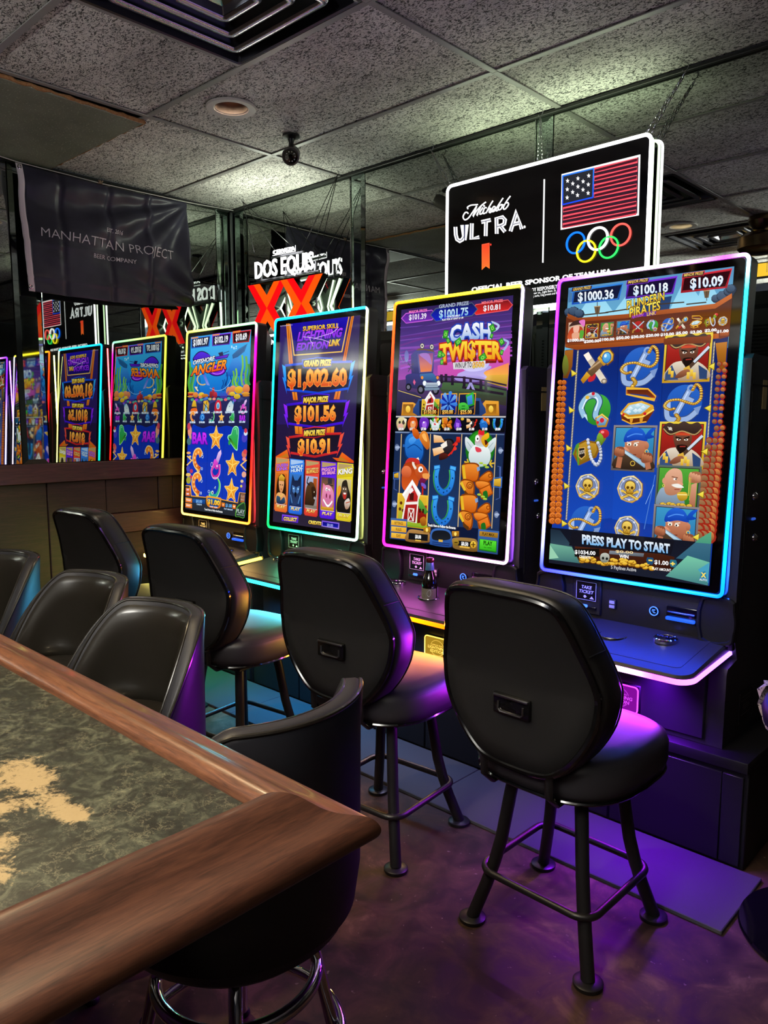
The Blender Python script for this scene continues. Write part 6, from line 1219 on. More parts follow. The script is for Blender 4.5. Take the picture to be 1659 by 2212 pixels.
        A.poly(q, e1, e2); c = (sum(p[0] for p in q) / 4, sum(p[1] for p in q) / 4); A.poly([(c[0] + (x - c[0]) * .90, c[1] + (y - c[1]) * .82) for x, y in q], fl_); A.poly(lq, e1); cc = (sum(p[0] for p in lq) / 4, sum(p[1] for p in lq) / 4); A.poly([(cc[0] + (x - cc[0]) * .88, cc[1] + (y - cc[1]) * .6) for x, y in lq], '#e89840')
        A.text(amt, x0, y0, x1, y1, 108, '#ffffff', '#e8f0ff', bold=.04)
    # pay table
    for fn, x, y, t in ((buoy, 375, 1505, '$1000.00'), (trap, 578, 1510, '$150.00'), (diver, 785, 1510, '$100.00'), (shark, 985, 1510, '$50.00'), (squid, 1205, 1510, '$20.00')): icon(A, fn, *C(x, y), 68 / s); A.home(370, 690, s); A.text(t, x - 76, 1622, x + 68, 1622, 36, '#d0e8ff', bold=.05)
    for fn, x, y, t in ((shrimp, 360, 1690, '$15.00'), (fishb, 520, 1690, '$10.00'), (worm, 685, 1690, '$5.00'), (star5, 845, 1695, '$3.00'), (bell, 1020, 1700, '$2.00'), (barword, 1198, 1705, '$1.00')): icon(A, fn, *C(x, y), 48 / s); A.home(370, 690, s); A.text(t, x - 52, 1785, x + 42, 1790, 32, '#d0e8ff', bold=.05)
    # reels
    A.home(370, 910, s2)
    A.blob([(335, 120), (420, 100), (520, 130), (640, 95), (760, 120), (900, 95), (1040, 125), (1145, 110), (1150, 300), (1120, 1200), (1110, 1350), (340, 1250), (330, 800)], '#0c30b0', '#1438b8', n=3); [A.line([(x, 130), (x - 25, 1270)], 4, '#0c2890') for x in (605, 870)]
    for x, y, rx, ry, c in ((300, 180, 34, 90, '#e89878'), (285, 100, 26, 60, '#d04858'), (310, 280, 20, 60, '#d0a080'), (290, 350, 36, 60, '#487078'), (285, 540, 34, 22, '#f0b060'), (310, 600, 20, 18, '#f0c878'), (280, 800, 30, 50, '#4848b0'), (335, 840, 26, 34, '#c03858'), (285, 900, 40, 30, '#e8c060'), (290, 990, 38, 60, '#a8a038'), (335, 940, 20, 30, '#d03850'), (1190, 300, 44, 70, '#4840c0'), (1210, 220, 30, 40, '#d8e8f8'), (1190, 560, 40, 60, '#d87058'), (1205, 520, 30, 40, '#e04850'), (1190, 640, 30, 30, '#f09088'), (1190, 890, 36, 50, '#e8a890'), (1180, 1080, 44, 80, '#4838a8'), (1160, 1000, 24, 26, '#e8c898'), (1150, 1080, 18, 22, '#e8d058'), (1210, 180, 24, 40, '#d83848')): A.ell(x, y, rx, ry, c, n=12)
    A.line([(262, 590), (338, 665), (258, 745)], 20, '#f0b030'); A.line([(1230, 655), (1140, 735), (1222, 825)], 20, '#f0b030'); A.line([(262, 590), (338, 665), (258, 745)], 8, '#ffe080'); A.line([(1230, 655), (1140, 735), (1222, 825)], 8, '#ffe080')
    for fn, x, y, r, q in ((barword, 468, 285, 120, 1.0), (star5, 732, 300, 118, 1.4), (bell, 1010, 302, 105, 1.55), (shrimp, 450, 680, 104, 1.36), (squid, 730, 712, 108, 1.65), (star5, 1005, 740, 118, 1.40), (shrimp, 440, 1080, 104, 1.36), (worm, 725, 1105, 105, 1.30), (star5, 992, 1160, 120, 1.40)): icon(A, fn, *D(x, y), r / s2, 0, q * .74)
    A.home(370, 910, s2)
    A.poly([(243, 1080), (325, 1085), (340, 1250), (580, 1265), (600, 1245), (820, 1275), (840, 1300), (1100, 1355), (1125, 1190), (1220, 1190), (1205, 1590), (243, 1465)], '#2c3440', '#242830'); A.line([(243, 1080), (318, 1085), (338, 1250), (580, 1270), (600, 1250), (820, 1278), (838, 1302), (1098, 1352), (1125, 1185), (1220, 1195)], 12, '#f8a828')
    A.poly([(365, 1295), (570, 1310), (568, 1385), (362, 1360)], '#1c58a8', '#103470'); A.text('$0.00', 420, 1355, 518, 1365, 48, '#80b8f0', bold=.03); A.text('CREDITS', 430, 1395, 515, 1405, 24, '#b8d8f8', bold=.03)
    A.blob([(590, 1275), (620, 1258), (800, 1282), (830, 1320), (820, 1420), (770, 1450), (640, 1430), (595, 1380)], '#f8a020', '#e07010', n=3); A.blob([(606, 1290), (630, 1275), (790, 1298), (812, 1325), (802, 1405), (760, 1425), (650, 1408), (610, 1370)], '#1c60b8', '#103c80', n=3); A.text('$1.00', 612, 1375, 805, 1400, 80, '#ffe850', '#f8a820', bold=.05, out='#5c3008', ow=.09); A.text('LAST WIN', 645, 1428, 770, 1445, 24, '#d8e8ff', bold=.03)
    A.poly([(842, 1350), (890, 1358), (888, 1425), (840, 1415)], '#f89030', '#e06010'); A.rect(852, 1385, 880, 1395, '#fff0d0'); A.text('$1.00', 905, 1418, 1005, 1432, 56, '#70b8f8', bold=.03); A.poly([(1018, 1375), (1068, 1385), (1064, 1455), (1014, 1445)], '#f89030', '#e06010'); A.text('+', 1025, 1432, 1058, 1436, 40, '#fff0d0', bold=.05); A.text('PLAY AMOUNT', 880, 1462, 1022, 1480, 24, '#c8e0ff', bold=.03)
    for y in (1115, 1185): A.poly([(248, y), (318, y + 6), (316, y + 70), (246, y + 62)], '#f08030', '#d85828'); A.rect(262, y + 20, 300, y + 45, '#e8d0e8')
    for y, t in ((1290, 'RULES'), (1380, 'EXIT')): A.poly([(246, y - 15), (352, y + 2), (355, y + 75), (246, y + 60)], '#f8a048', '#e06820'); A.text(t, 262, y + 36, 330, y + 46, 28, '#ffe8e0', bold=.04)
    A.poly([(1145, 1200), (1215, 1210), (1205, 1350), (1140, 1340)], '#8c6048', '#a85c28'); A.text('PLAY', 1148, 1262, 1208, 1270, 36, '#b89888', bold=.03); A.text('MAX', 1148, 1312, 1205, 1320, 36, '#b89888', bold=.03)
    A.blob([(1060, 1570), (1080, 1430), (1150, 1360), (1215, 1355), (1208, 1588), (1120, 1580)], '#58a038', n=3); A.blob([(1072, 1568), (1092, 1440), (1155, 1375), (1210, 1368), (1204, 1580), (1125, 1572)], '#20402c', '#1c3428', n=3); A.text('PLAY', 1082, 1510, 1208, 1532, 66, '#a8b4b0', bold=.04); A.text('HOLD FOR AUTO', 1085, 1548, 1205, 1564, 20, '#a8b4b0', bold=.03)
    A.text('Touch Here to Follow the Bonanza', 560, 1478, 855, 1518, 32, '#f0f0f0', bold=.04)
    return A
ARTS = [art_sea, art_menu, art_farm, art_pirates]
# ------------------------------------------------------------------ padded stools in front of the machines (facing +Y)
BACK = [(0, .928), (.090, .926), (.140, .912), (.162, .876), (.180, .822), (.206, .745), (.212, .700), (.200, .632), (.160, .560), (.108, .508), (.06, .493), (0, .490)]
BACKO = [(p.x, p.y) for p in spline([(x, z, 0) for x, z in BACK] + [(-x, z, 0) for x, z in BACK[-2:0:-1]], 4)]
def yb(z): return -.245 - .62 * max(0, z - .70) ** 1.35
def ring_b(sc, dy, bulge=0.0):
    return [(x * sc, yb(.70 + (z - .70) * sc) + dy - bulge * (1 - sc), .70 + (z - .70) * sc) for x, z in BACKO]
def make_stool():
    t = empty('padded_stool', (0, 0, 0))
    MB().rings([ring_b(.30, -.002), ring_b(.75, -.001), ring_b(.945, .003), ring_b(.97, .014)], cap1=False).done('back_shell', M_shell, t, auto=60)
    MB().tube(ring_b(.972, .008), .0085, 8, True).done('back_trim', M_gloss, t)
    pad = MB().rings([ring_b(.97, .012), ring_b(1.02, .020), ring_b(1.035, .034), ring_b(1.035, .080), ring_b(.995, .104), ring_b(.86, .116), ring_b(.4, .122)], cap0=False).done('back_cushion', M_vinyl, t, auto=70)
    mb = MB()
    for k in (ring_b(1.035, .034),):
        mb.tube(ring_b(1.018, .098), .0022, 6, True)
    for s in (-1, 1):
        z0 = .800; xs_ = [(x, z) for x, z in BACKO if x * s > .1]; x, z = min(xs_, key=lambda p: abs(p[1] - z0))
        mb.tube([(x * 1.028, yb(z) + .018, .7 + (z - .7) * 1.02), (x * 1.040, yb(z) + .036, .7 + (z - .7) * 1.035), (x * 1.034, yb(z) + .082, .7 + (z - .7) * 1.03), (x * .998, yb(z) + .104, .7 + (z - .7) * .99)], .0016, 6)
    mb.done('seam_piping', M_vinyl, pad)
    h = MB().box((0, -.252, .648), (.100, .012, .050), .004, 2).done('back_handle', M_gloss, t)
    MB().box((0, -.2595, .668), (.094, .007, .007), .003, 2).done('handle_lip', M_steel, h)
    MB().tube([(-.034, -.2595, .654), (-.034, -.2595, .636), (-.028, -.2595, .631), (.028, -.2595, .631), (.034, -.2595, .636), (.034, -.2595, .654)], .0024, 8).done('handle_bar', M_steel, h)
    # seat
    def sr(sx, sy, z, p=3.6, n=44):
        out = []
        for k in range(n):
            a = 2 * pi * k / n; c, s_ = cos(a), sin(a)
            x = sx * (abs(c) ** (2 / p)) * (1 if c >= 0 else -1); y = sy * (abs(s_) ** (2 / p)) * (1 if s_ >= 0 else -1)
            if y < 0: x *= 1 - .16 * (y / sy) ** 2
            out.append((x, y + .005, z))
        return out
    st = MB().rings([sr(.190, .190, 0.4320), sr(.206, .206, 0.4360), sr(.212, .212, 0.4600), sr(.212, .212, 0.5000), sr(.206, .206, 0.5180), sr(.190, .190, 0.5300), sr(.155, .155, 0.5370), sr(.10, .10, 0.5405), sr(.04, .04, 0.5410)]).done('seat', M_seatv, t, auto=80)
    MB().tube(sr(.206, .206, 0.5110), .0026, 6, True).done('seat_piping', M_vinyl, st)
    MB().tube(sr(.207, .207, 0.4330), .0045, 6, True).done('seat_rim', M_gloss, t)
    MB().rings([sr(.19, .19, 0.4220), sr(.20, .20, 0.4260), sr(.20, .20, 0.4340)]).done('seat_board', M_satin, t, auto=40)
    for s in (-1, 1): MB().tube([(s * .09, -.05, .422), (s * .09, -.20, .422), (s * .09, -.232, .450), (s * .09, -.238, .56)], .011, 8, flat=.5).done('back_bracket', M_satin, t)
    MB().lathe([(.11, .406), (.115, .410), (.115, .420), (.09, .424), (.001, .424)][::-1], seg=28).done('swivel_plate', M_satin, t)
    MB().box((0, 0, .402), (.24, .24, .014), .004, 1).done('leg_plate', M_satin, t)
    prof = [(.095, .400), (.102, .350), (.109, .290), (.117, .225), (.128, .165), (.142, .105), (.157, .050), (.168, .010)]
    for sx in (-1, 1):
        for sy in (-1, 1):
            l = MB().tube([(sx * a, sy * a, z) for a, z in prof], .0165, 14).done('leg', M_satin, t)
            MB().lathe([(.001, .0005), (.034, .0005), (.035, .004), (.035, .010), (.030, .013), (.001, .014)], (sx * .168, sy * .168, 0), 24).done('foot_disc', M_satin, l)
    MB().tube([(x, y, .146) for x, y in rrect(.318, .318, .045, 6)], .0095, 10, True).done('foot_rest', M_satin, t)
    return t
STOOLS = [(-3.06, 1.675, 6, 'black padded stool by the wood wainscot, backed towards the corner'), (-2.335, 1.675, 7, 'black padded stool in front of the purple menu machine, seat lit blue'),
          (-1.585, 1.685, 5, 'black padded stool in front of the farm storm machine'), (-.940, 1.675, -1, 'black padded stool in front of the pirate machine, seat lit violet')]
proto = make_stool()
for i, (x, y, a, lab) in enumerate(STOOLS):
    o = proto if i == 0 else copy_tree(proto)
    o.location = (x, y, 0); o.rotation_euler = (0, 0, radians(a)); tag(o, lab, 'stool', 'black padded stools along the machines')

# ------------------------------------------------------------------ barrel stools at the bar (open side faces -Y)
def make_barrel():
    t = empty('barrel_stool', (0, 0, 0)); R = .235; TH = .034
    MB().lathe([(.001, .345), (.12, .348), (.170, .360), (.206, .392), (.226, .44), (.232, .50), (.20, .52), (.001, .52)], seg=48).done('seat_shell', M_bucket_out, t, auto=60)
    def top(a):       # rim height against the angle from the back: level across the back, sloping down to the arms
        k = max(0.0, (abs(a) - radians(42)) / radians(58)); return max(.50, .826 - .30 * k ** 1.6)
    N = 56; amax = radians(100); mb = MB(); rs = []; inner = []; rim = []; rim2 = []
    for k in range(N + 1):
        a = -amax + 2 * amax * k / N; zt = top(a); d = Vector((sin(a), cos(a), 0))
        P = lambda r_, z: tuple(d * r_ + Vector((0, 0, z)))
        rs.append([P(R - .012, .42), P(R - .002, .49), P(R, max(.50, zt - .05) - .03), P(R + .004, zt - .014), P(R + .001, zt - .004), P(R - .008, zt), P(R - TH + .008, zt), P(R - TH, zt - .006), P(R - TH - .002, zt - .03), P(R - TH + .004, .45), P(R - TH + .004, .42)])
        rim.append(P(R + .001, zt - .004)); rim2.append(P(R - TH + .004, zt - .003))
    mb.rings(rs).done('barrel_back', M_bucket_out, t, auto=70)
    # padded lining inside the back, and the welts along the rim
    am2 = radians(92); rs = []
    for k in range(41):
        a = -am2 + 2 * am2 * k / 40; zt = top(a) - .012; d = Vector((sin(a), cos(a), 0)); e = min(1, (1 - abs(a) / am2) * 6); P = lambda r_, z: tuple(d * r_ + Vector((0, 0, z)))
        q = R - TH
        rs.append([P(q + .002, .50), P(q - .010 * e, .505), P(q - .020 * e, min(.60, zt - .10)), P(q - .020 * e, zt - .07), P(q - .014 * e, zt - .022), P(q - .002, zt - .004), P(q + .003, zt)])
    MB().rings(rs, True).done('back_lining', M_bucket, t, auto=80)
    MB().tube(rim, .004, 8).done('rim_welt', M_bucket, t); MB().tube(rim2, .0034, 8).done('rim_welt', M_bucket, t)
    MB().lathe([(.001, .510), (.185, .510), (.197, .520), (.199, .540), (.190, .556), (.165, .566), (.10, .571), (.001, .573)], seg=44).done('seat_cushion', M_bucket, t, auto=80)
    MB().lathe([(.10, .325), (.105, .330), (.105, .344), (.001, .346)][::-1], seg=28).done('swivel_plate', M_satin, t)
    for k in range(4):
        a = pi / 4 + k * pi / 2; c, s_ = cos(a), sin(a)
        l = MB().tube([(c * .100, s_ * .100, .335), (c * .135, s_ * .135, .315), (c * .150, s_ * .150, .26), (c * .178, s_ * .178, .13), (c * .205, s_ * .205, .008)], .0125, 14).done('leg', M_chrome, t)
        MB().lathe([(.001, .0005), (.016, .0005), (.017, .006), (.014, .012), (.001, .012)], (c * .206, s_ * .206, 0), 16).done('foot_cap', M_satin, l)
    MB().tube([(.150 * cos(2 * pi * k / 56), .150 * sin(2 * pi * k / 56), .262) for k in range(56)], .0125, 12, True).done('upper_ring', M_chrome, t)
    MB().tube([(.196 * cos(2 * pi * k / 56), .196 * sin(2 * pi * k / 56), .125) for k in range(56)], .011, 12, True).done('foot_ring', M_chrome, t)
    return t
BARREL = [(-2.78, .87, 6, 'black barrel back bar stool, furthest along the bar'), (-2.20, .890, 4, 'black barrel back bar stool between two others along the bar'),
          (-1.712, .831, 3, 'black barrel back bar stool with crinkled highlights, beside the corner stool'), (-1.12, .78, -82, 'black barrel back bar stool turned sideways at the bar corner, chrome rings showing')]
proto = make_barrel()
for i, (x, y, a, lab) in enumerate(BARREL):
    o = proto if i == 0 else copy_tree(proto)
    o.location = (x, y, 0); o.rotation_euler = (0, 0, radians(a)); tag(o, lab, 'stool', 'black barrel stools along the bar')

# ------------------------------------------------------------------ the bar counter
ZB_ = .94; BX, BY = -.553, .406; BX0, BY0 = -3.3, -.42
t = empty('bar_counter', (BX - .6, 0, 0)); tag(t, 'bar counter with worn dark green laminate top and brown wooden rail', 'bar counter')
off = Vector((-(BX - .6), 0, 0))
def bd(mb, name, m, par=None, **k):
    o = mb.done(name, m, par or t, **k)
    if par is None: o.location = off
    return o
bd(MB().box(((BX0 + BX) / 2, (BY0 + BY) / 2, ZB_ - .018), (BX - BX0, BY - BY0, .036), .001, 1), 'laminate_top', M_lam)
PR = [(-.001, -.003), (.000, .005), (.004, .0105), (.011, .0145), (.020, .0150), (.029, .0115), (.038, .0045), (.047, -.0025), (.056, -.0065), (.066, -.0085), (.075, -.0105), (.081, -.0150), (.0845, -.022), (.0835, -.029), (.078, -.0345), (.068, -.037), (.030, -.037), (.0, -.036)]
def ease(p):
    q = spline([(a, b, 0) for a, b in p], 3); return [(v.x, v.y) for v in q]
PRS = ease(PR)
far = [[(x + (s_ if k else 0), BY + s_, ZB_ + z) for s_, z in PRS] for k, x in ((0, BX0), (1, BX - .0004))]
bd(MB().rings(far), 'bar_rail', M_rail, auto=50)
end = [[(BX + s_, y + (s_ if k else 0), ZB_ + z) for s_, z in PRS] for k, y in ((0, BY0), (1, BY + .0004))]
bd(MB().rings(end), 'bar_rail', M_rail2, auto=50)
bd(MB().box(((BX0 + BX - .16) / 2, BY - .21, .45), (BX - .16 - BX0, .04, .90), .004, 1), 'front_panel', M_panel)
bd(MB().box((BX - .13, (BY0 + BY - .19) / 2, .45), (.045, BY - .19 - BY0, .90), .004, 1), 'end_panel', M_board)
bd(MB().box(((BX0 + BX) / 2, (BY0 + BY) / 2, ZB_ - .045), (BX - BX0 - .02, BY - BY0 - .02, .02), .002, 1), 'counter_board', M_panel)

# ------------------------------------------------------------------ beer bottle standing in the cup holder
t = empty('beer_bottle', (XC[2] + .004, 2.196, .600 + .040 * (2.196 - 2.02) / .31 - .0605)); tag(t, 'dark brown beer bottle standing on the deck of the farm storm machine', 'bottle')
M_bot = mat('brown_bottle_glass', (.045, .02, .012), .05, coat=.6)
MB().lathe([(.001, .001), (.027, .0), (.0305, .004), (.0305, .112), (.0295, .122), (.024, .140), (.0165, .160), (.0135, .178), (.0128, .205), (.001, .206)], seg=36).done('bottle_body', M_bot, t, auto=50)
A = Art(lambda u, v: (u, v)); A.at(0, 0, 1)
def lbl(a0, a1, z0, z1, r_, c1, c2, n=14):
    A.add([(a0 + (a1 - a0) * k / n, z) for z in (z0, z1) for k in range(n + 1)], [(k, k + 1, n + 2 + k, n + 1 + k) for k in range(n)], [lin(hexc(c1))] * (n + 1) + [lin(hexc(c2))] * (n + 1))
lbl(-1.35, 1.05, .024, .100, 0, '#5c584f', '#68645c'); lbl(1.35, 2.0, .024, .104, 0, '#8a86a0', '#8a86a0')
A.blob([(-.9, .04), (-.2, .055), (.35, .09), (.55, .085), (.1, .05), (-.3, .03)], '#8a4a30', '#6a3a2a'); A.blob([(-1.1, .05), (-.8, .075), (-.5, .072), (-.6, .045)], '#3a2c26'); A.blob([(-.2, .085), (.2, .098), (.3, .08), (0, .07)], '#b8c0d8')
A.line([(-1.2, .092), (-.4, .096)], .006, '#5a2a22'); A.line([(-1.0, .035), (.3, .032)], .004, '#4a3a32')
for k in range(6): A.line([(1.42, .034 + k * .011), (1.92, .034 + k * .011)], .002, '#4a4668')
A.build('bottle_label', M_print, lambda u, v, k: ((.0309 + k) * sin(u + .55), -(.0309 + k) * cos(u + .55), v), t, 2e-5)
mb = MB(); mb.lathe([(.0168, .168), (.0172, .169), (.0140, .196), (.0136, .197)], seg=28, cap=False); mb.done('neck_foil', mat('foil_blue', (.30, .48, .66), .3, .3), t)
MB().lathe([(.0138, .197), (.0152, .199), (.0155, .207), (.0138, .213), (.001, .215)], seg=28).done('bottle_cap', mat('cap_red', (.30, .06, .09), .3, .5), t)

# ------------------------------------------------------------------ pedestal stool at the end of the row with printed paper hanging on it
t = empty('pedestal_stool', (-.405, 2.06, 0)); tag(t, 'black pedestal stool with a round disc base beside the pirate machine', 'stool')
MB().lathe([(.001, .0005), (.212, .0005), (.215, .006), (.212, .014), (.12, .022), (.05, .034), (.03, .06), (.001, .06)], seg=56).done('disc_base', M_gloss, t, auto=40)
MB().lathe([(.001, .05), (.026, .05), (.026, .52), (.05, .535), (.001, .54)], seg=24).done('column', M_satin, t)
MB().lathe([(.001, .53), (.165, .535), (.185, .55), (.190, .58), (.182, .605), (.15, .618), (.001, .622)], seg=44).done('seat', M_vinyl, t, auto=60)
t = empty('printed_paper', (-.60, 2.10, .60)); tag(t, 'crumpled white printed paper draped over the seat of the pedestal stool', 'paper')
random.seed(5); mb = MB(); rows = []
for i in range(9):
    row = []
    for k in range(7):
        u = k / 6 - .5; v = i / 8
        if v < .25: p = (.055 - v * .16, u * .09, .026 + .004 * sin(k * 2))
        else: p = (.0145 - .02 * sin(v * 3) + .012 * sin(k * 1.7 + i), u * (.09 - .05 * sin((v - .25) * 4)), .02 - (v - .25) * .17)
        row.append((p[0] + .006 * random.uniform(-1, 1), p[1] + .006 * random.uniform(-1, 1), p[2]))
    rows.append(row)
mb.rings(rows, closed=False, cap0=False, cap1=False)
m = mat('printed_paper', (.72, .66, .70), .7); nt = m.node_tree; N, L, B = nodes(m)
nn = noise(nt, coords(nt, (1, 1, 1)), 60, 2, .5, 2); L.new(ramp(nt, nn, [(.38, lin((.25, .2, .3))), (.44, lin((.74, .68, .72)))]), B.inputs['Base Color'])
o = mb.done('sheet', m, t, smooth=False)
md = o.modifiers.new('thick', 'SOLIDIFY'); md.thickness = .0008

# ------------------------------------------------------------------ cloth flag hung on a string in front of the left mirror
FX = WALL_X + .075
t = empty('cloth_flag', (FX, 1.49, 1.88)); tag(t, 'dark navy cloth flag with white lettering hung before the left mirror', 'flag')
m = mat('flag_cloth', (.10, .10, .125), .36, spec=.35); nt = m.node_tree; N, L, B = nodes(m)
L.new(ramp(nt, noise(nt, coords(nt), 5, 5), [(.3, lin((.165, .165, .215))), (.7, lin((.235, .23, .295)))]), B.inputs['Base Color'])
M_flag = m; M_flag_edge = mat('flag_edge_dark', (.05, .05, .065), .5)
hmf = hom([(30, 340), (400, 340), (400, 680), (30, 680)], [(1.483, 2.4678), (2.373, 2.6763), (2.3436, 1.8571), (1.4436, 1.7713)])
FY0, FY1, FZ0, FZ1 = 1.486, 2.375, 1.885, 2.447
def flag_d(y, z):
    u = (y - FY0) / (FY1 - FY0); v = (z - FZ0) / (FZ1 - FZ0)
    d = .016 * sin(u * 5.2 + .6) * (1 - v * .6)
    for c, a in ((.22, .009), (.50, .011), (.745, -.012)): d -= a * math.exp(-((u - c - .01 * (1 - v)) / .014) ** 2)          # fold creases
    d += .004 * math.exp(-((v - .40) / .02) ** 2) * (u < .5) + .005 * math.exp(-((v - .12) / .015) ** 2)
    w_ = (1 - u) * .9 + (1 - v) * 1.2                                        # pull folds fanning from the hung corner
    d += .024 * sin((math.atan2(1 - v, 1.02 - u)) * 13) * math.exp(-((w_ - .75) / .55) ** 2) * .8
    d += .019 * sin(math.atan2(v + .1, 1.25 - u) * 21) * max(0, u - .35) * (1 - v)
    d += .0025 * sin(u * 31 + v * 17) * sin(v * 23 - u * 7)
    return d
def flag_p(y, z, k=0.0): return (FX + flag_d(y, z) + k, y, z)
def edge_z(u): return FZ0 - .012 * sin(u * 3.1) + .028 * u * (u > -1) * .9 - .006 * u
NX, NZ = 96, 60; vs = []; fs = []
for j in range(NZ + 1):
    for i in range(NX + 1):
        u, v = i / NX, j / NZ; zb_ = edge_z(u); zt_ = FZ1 - .010 * sin(u * pi)
        y = FY0 + (FY1 - FY0) * u + .03 * (1 - v) * u * .6 + .028 * (1 - v) * (1 - u); z = zb_ + (zt_ - zb_) * v
        vs.append(Vector(flag_p(y, z)) - Vector((FX, 1.49, 1.88)))
for j in range(NZ):
    for i in range(NX): a = j * (NX + 1) + i; fs.append((a, a + 1, a + NX + 2, a + NX + 1))
hem = int(NX * .035)
for nm, mt, i0, i1 in (('header_band', mat('flag_header', (.86, .82, .86), .7), 0, hem), ('cloth', M_flag, hem, NX)):
    me = bpy.data.meshes.new(nm); me.from_pydata(vs, [], [fs[j * NX + i] for j in range(NZ) for i in range(i0, i1)]); me.shade_smooth(); me.materials.append(mt)
    o = bpy.data.objects.new(nm, me); COL.objects.link(o); o.parent = t; md = o.modifiers.new('thick', 'SOLIDIFY'); md.thickness = .0025; md.offset = -1
mv = Vector((FX, 1.49, 1.88))
wc = '#d8d2dc'
for tx, a0, b0_, a1, b1, hh_, bo in (('MANHATTAN', 325, 643, 1022, 765, 78, -.010), ('PROJECT', 1068, 772, 1436, 830, 78, -.010), ('EST. 2016', 858, 606, 1006, 632, 32, .005), ('BEER COMPANY', 764, 815, 1110, 870, 36, .002)):
    A = Art(hmf); A.home(0, 340, 3.77); A.text(tx, a0, b0_, a1, b1, hh_, wc, bold=bo)
    A.build('lettering', M_print, lambda u, v, k: Vector(flag_p(u, v, .0022 + k)) - mv, t, 2e-5)
for (y, z) in ((1.500, 2.430), (1.522, 1.905)):
    p = Vector(flag_p(y, z, .002)) - mv
    MB().tube([p + Vector((0, .0075 * cos(2 * pi * k / 18), .0075 * sin(2 * pi * k / 18))) for k in range(18)], .003, 8, True).done('eyelet', M_chrome, t)
MB().tube([Vector((FX - .004, 1.36, 2.466)) - mv, Vector((FX, 1.50, 2.452)) - mv, Vector((FX, 1.90, 2.443)) - mv, Vector((FX, 2.38, 2.449)) - mv, Vector((FX - .02, 2.69, 2.468)) - mv], .0022, 6).done('hanging_string', M_white, t)
mb = MB()
for dy in (0, .012, -.010): mb.tube([Vector((FX, 1.888 + dy, 2.438)) - mv, Vector((FX + .004, 1.890 + dy * .4, 2.447)) - mv, Vector((FX, 1.892 + dy, 2.456)) - mv], .003, 6)
mb.done('string_knot', mat('knot_tan', (.55, .46, .38), .7), t)

# ------------------------------------------------------------------ large lit sign on chains
SY = 2.655
t = empty('lit_beer_sign', (-1.69, SY, 1.735)); tag(t, 'large black lit sign with flag and five rings, hung on chains', 'sign')
sv = Vector((-1.69, SY, 1.735))
def sgn(mb, name, m, par=None, **k):
    o = mb.done(name, m, par or t, **k)
    if par is None: o.location = -sv
    return o
SXC, SZC, SWD, SHT = -1.690, 2.006, .905, .545
pr = [(x + SXC, y + SZC) for x, y in rrect(SWD, SHT, .025, 5)]
f = lambda x, z, d: (x, SY - d, z)
M_acr = mat('sign_acrylic', (.045, .045, .06), .10, coat=.3)
sgn(MB().rings([[f(x, z, -.012) for x, z in pr], [f(x, z, .004) for x, z in pr]]), 'sign_panel', M_acr, auto=30)
wled = led('white', (1, 1, 1), 5.0)
sgn(MB().tube([f(x, z, .004) for x, z in [(x + SXC, y + SZC) for x, y in rrect(SWD, SHT, .025, 6)]], .0065, 8, True), 'border_tube', wled)
sgn(MB().tube([f(x, z, -.016) for x, z in [(x + SXC, y + SZC) for x, y in rrect(SWD - .004, SHT - .004, .025, 6)]], .005, 8, True), 'back_tube', led('white_dim', (.9, 1, .82), 3.5))
hms = hom([(960, 290), (1420, 290), (1420, 700), (960, 700)], [(-2.1608, 2.4946), (-1.2210, 2.2685), (-1.1925, 1.6289), (-2.1512, 1.7077)])
A = Art(hms); A.home(965, 410, 9.217)
W_ = '#ffffff'; s_w = 27
for st in ([(430, 478), (402, 448), (360, 462), (325, 540), (360, 598), (430, 565), (500, 470), (555, 390), (600, 318)], [(425, 385), (415, 345), (480, 308), (560, 298), (625, 292)], [(600, 318), (560, 430), (525, 525), (600, 415), (690, 315), (785, 240)],
           [(690, 318), (635, 430), (600, 505), (625, 480)], [(725, 350), (672, 430), (662, 485), (705, 470), (740, 410)], [(800, 365), (765, 355), (728, 425), (735, 475), (780, 455)], [(925, 215), (860, 320), (785, 465)], [(815, 415), (865, 368), (882, 385), (848, 440), (872, 452), (905, 410)],
           [(905, 420), (955, 385), (972, 345), (942, 332), (905, 385), (905, 435), (955, 420), (1000, 360)], [(1128, 160), (1065, 255), (990, 380), (995, 420), (1030, 395)], [(1100, 300), (1060, 310), (1030, 365), (1045, 400), (1085, 380), (1110, 325), (1095, 295), (1140, 300)], [(1275, 120), (1205, 215), (1140, 330), (1138, 385), (1180, 372), (1232, 300), (1225, 255), (1190, 262)]):
    A.curve(st, s_w, W_)
A.ell(745, 320, 20, 20, W_)
ULT = [[(172, 740), (180, 900), (205, 990), (260, 1025), (310, 995), (350, 930), (355, 700), (355, 1010)], [(502, 670), (492, 975), (650, 945)], [(690, 645), (880, 600)], [(785, 625), (778, 925)], [(1000, 880), (995, 570), (1120, 545), (1165, 600), (1150, 680), (1090, 715), (1005, 735)], [(1070, 720), (1165, 840)], [(1275, 830), (1395, 455), (1500, 785)], [(1330, 690), (1450, 660)]]
for st in ULT: A.line(st, 76, W_)
for st in ULT: A.line(st, 14, '#2a2d50')
A.ell(1558, 740, 22, 28, W_)
A.poly([(700, 1090), (855, 1060), (858, 1580), (780, 1530), (700, 1605)], '#ff5a3a', '#ff7a28'); A.poly([(712, 1105), (845, 1078), (847, 1555), (780, 1512), (712, 1575)], '#ff3c20', '#ff6a28'); A.ell(880, 1095, 14, 22, '#ff4030')
A.home(900, 250, 2.765)
A.line([(766, 378), (757, 880)], 9, W_)
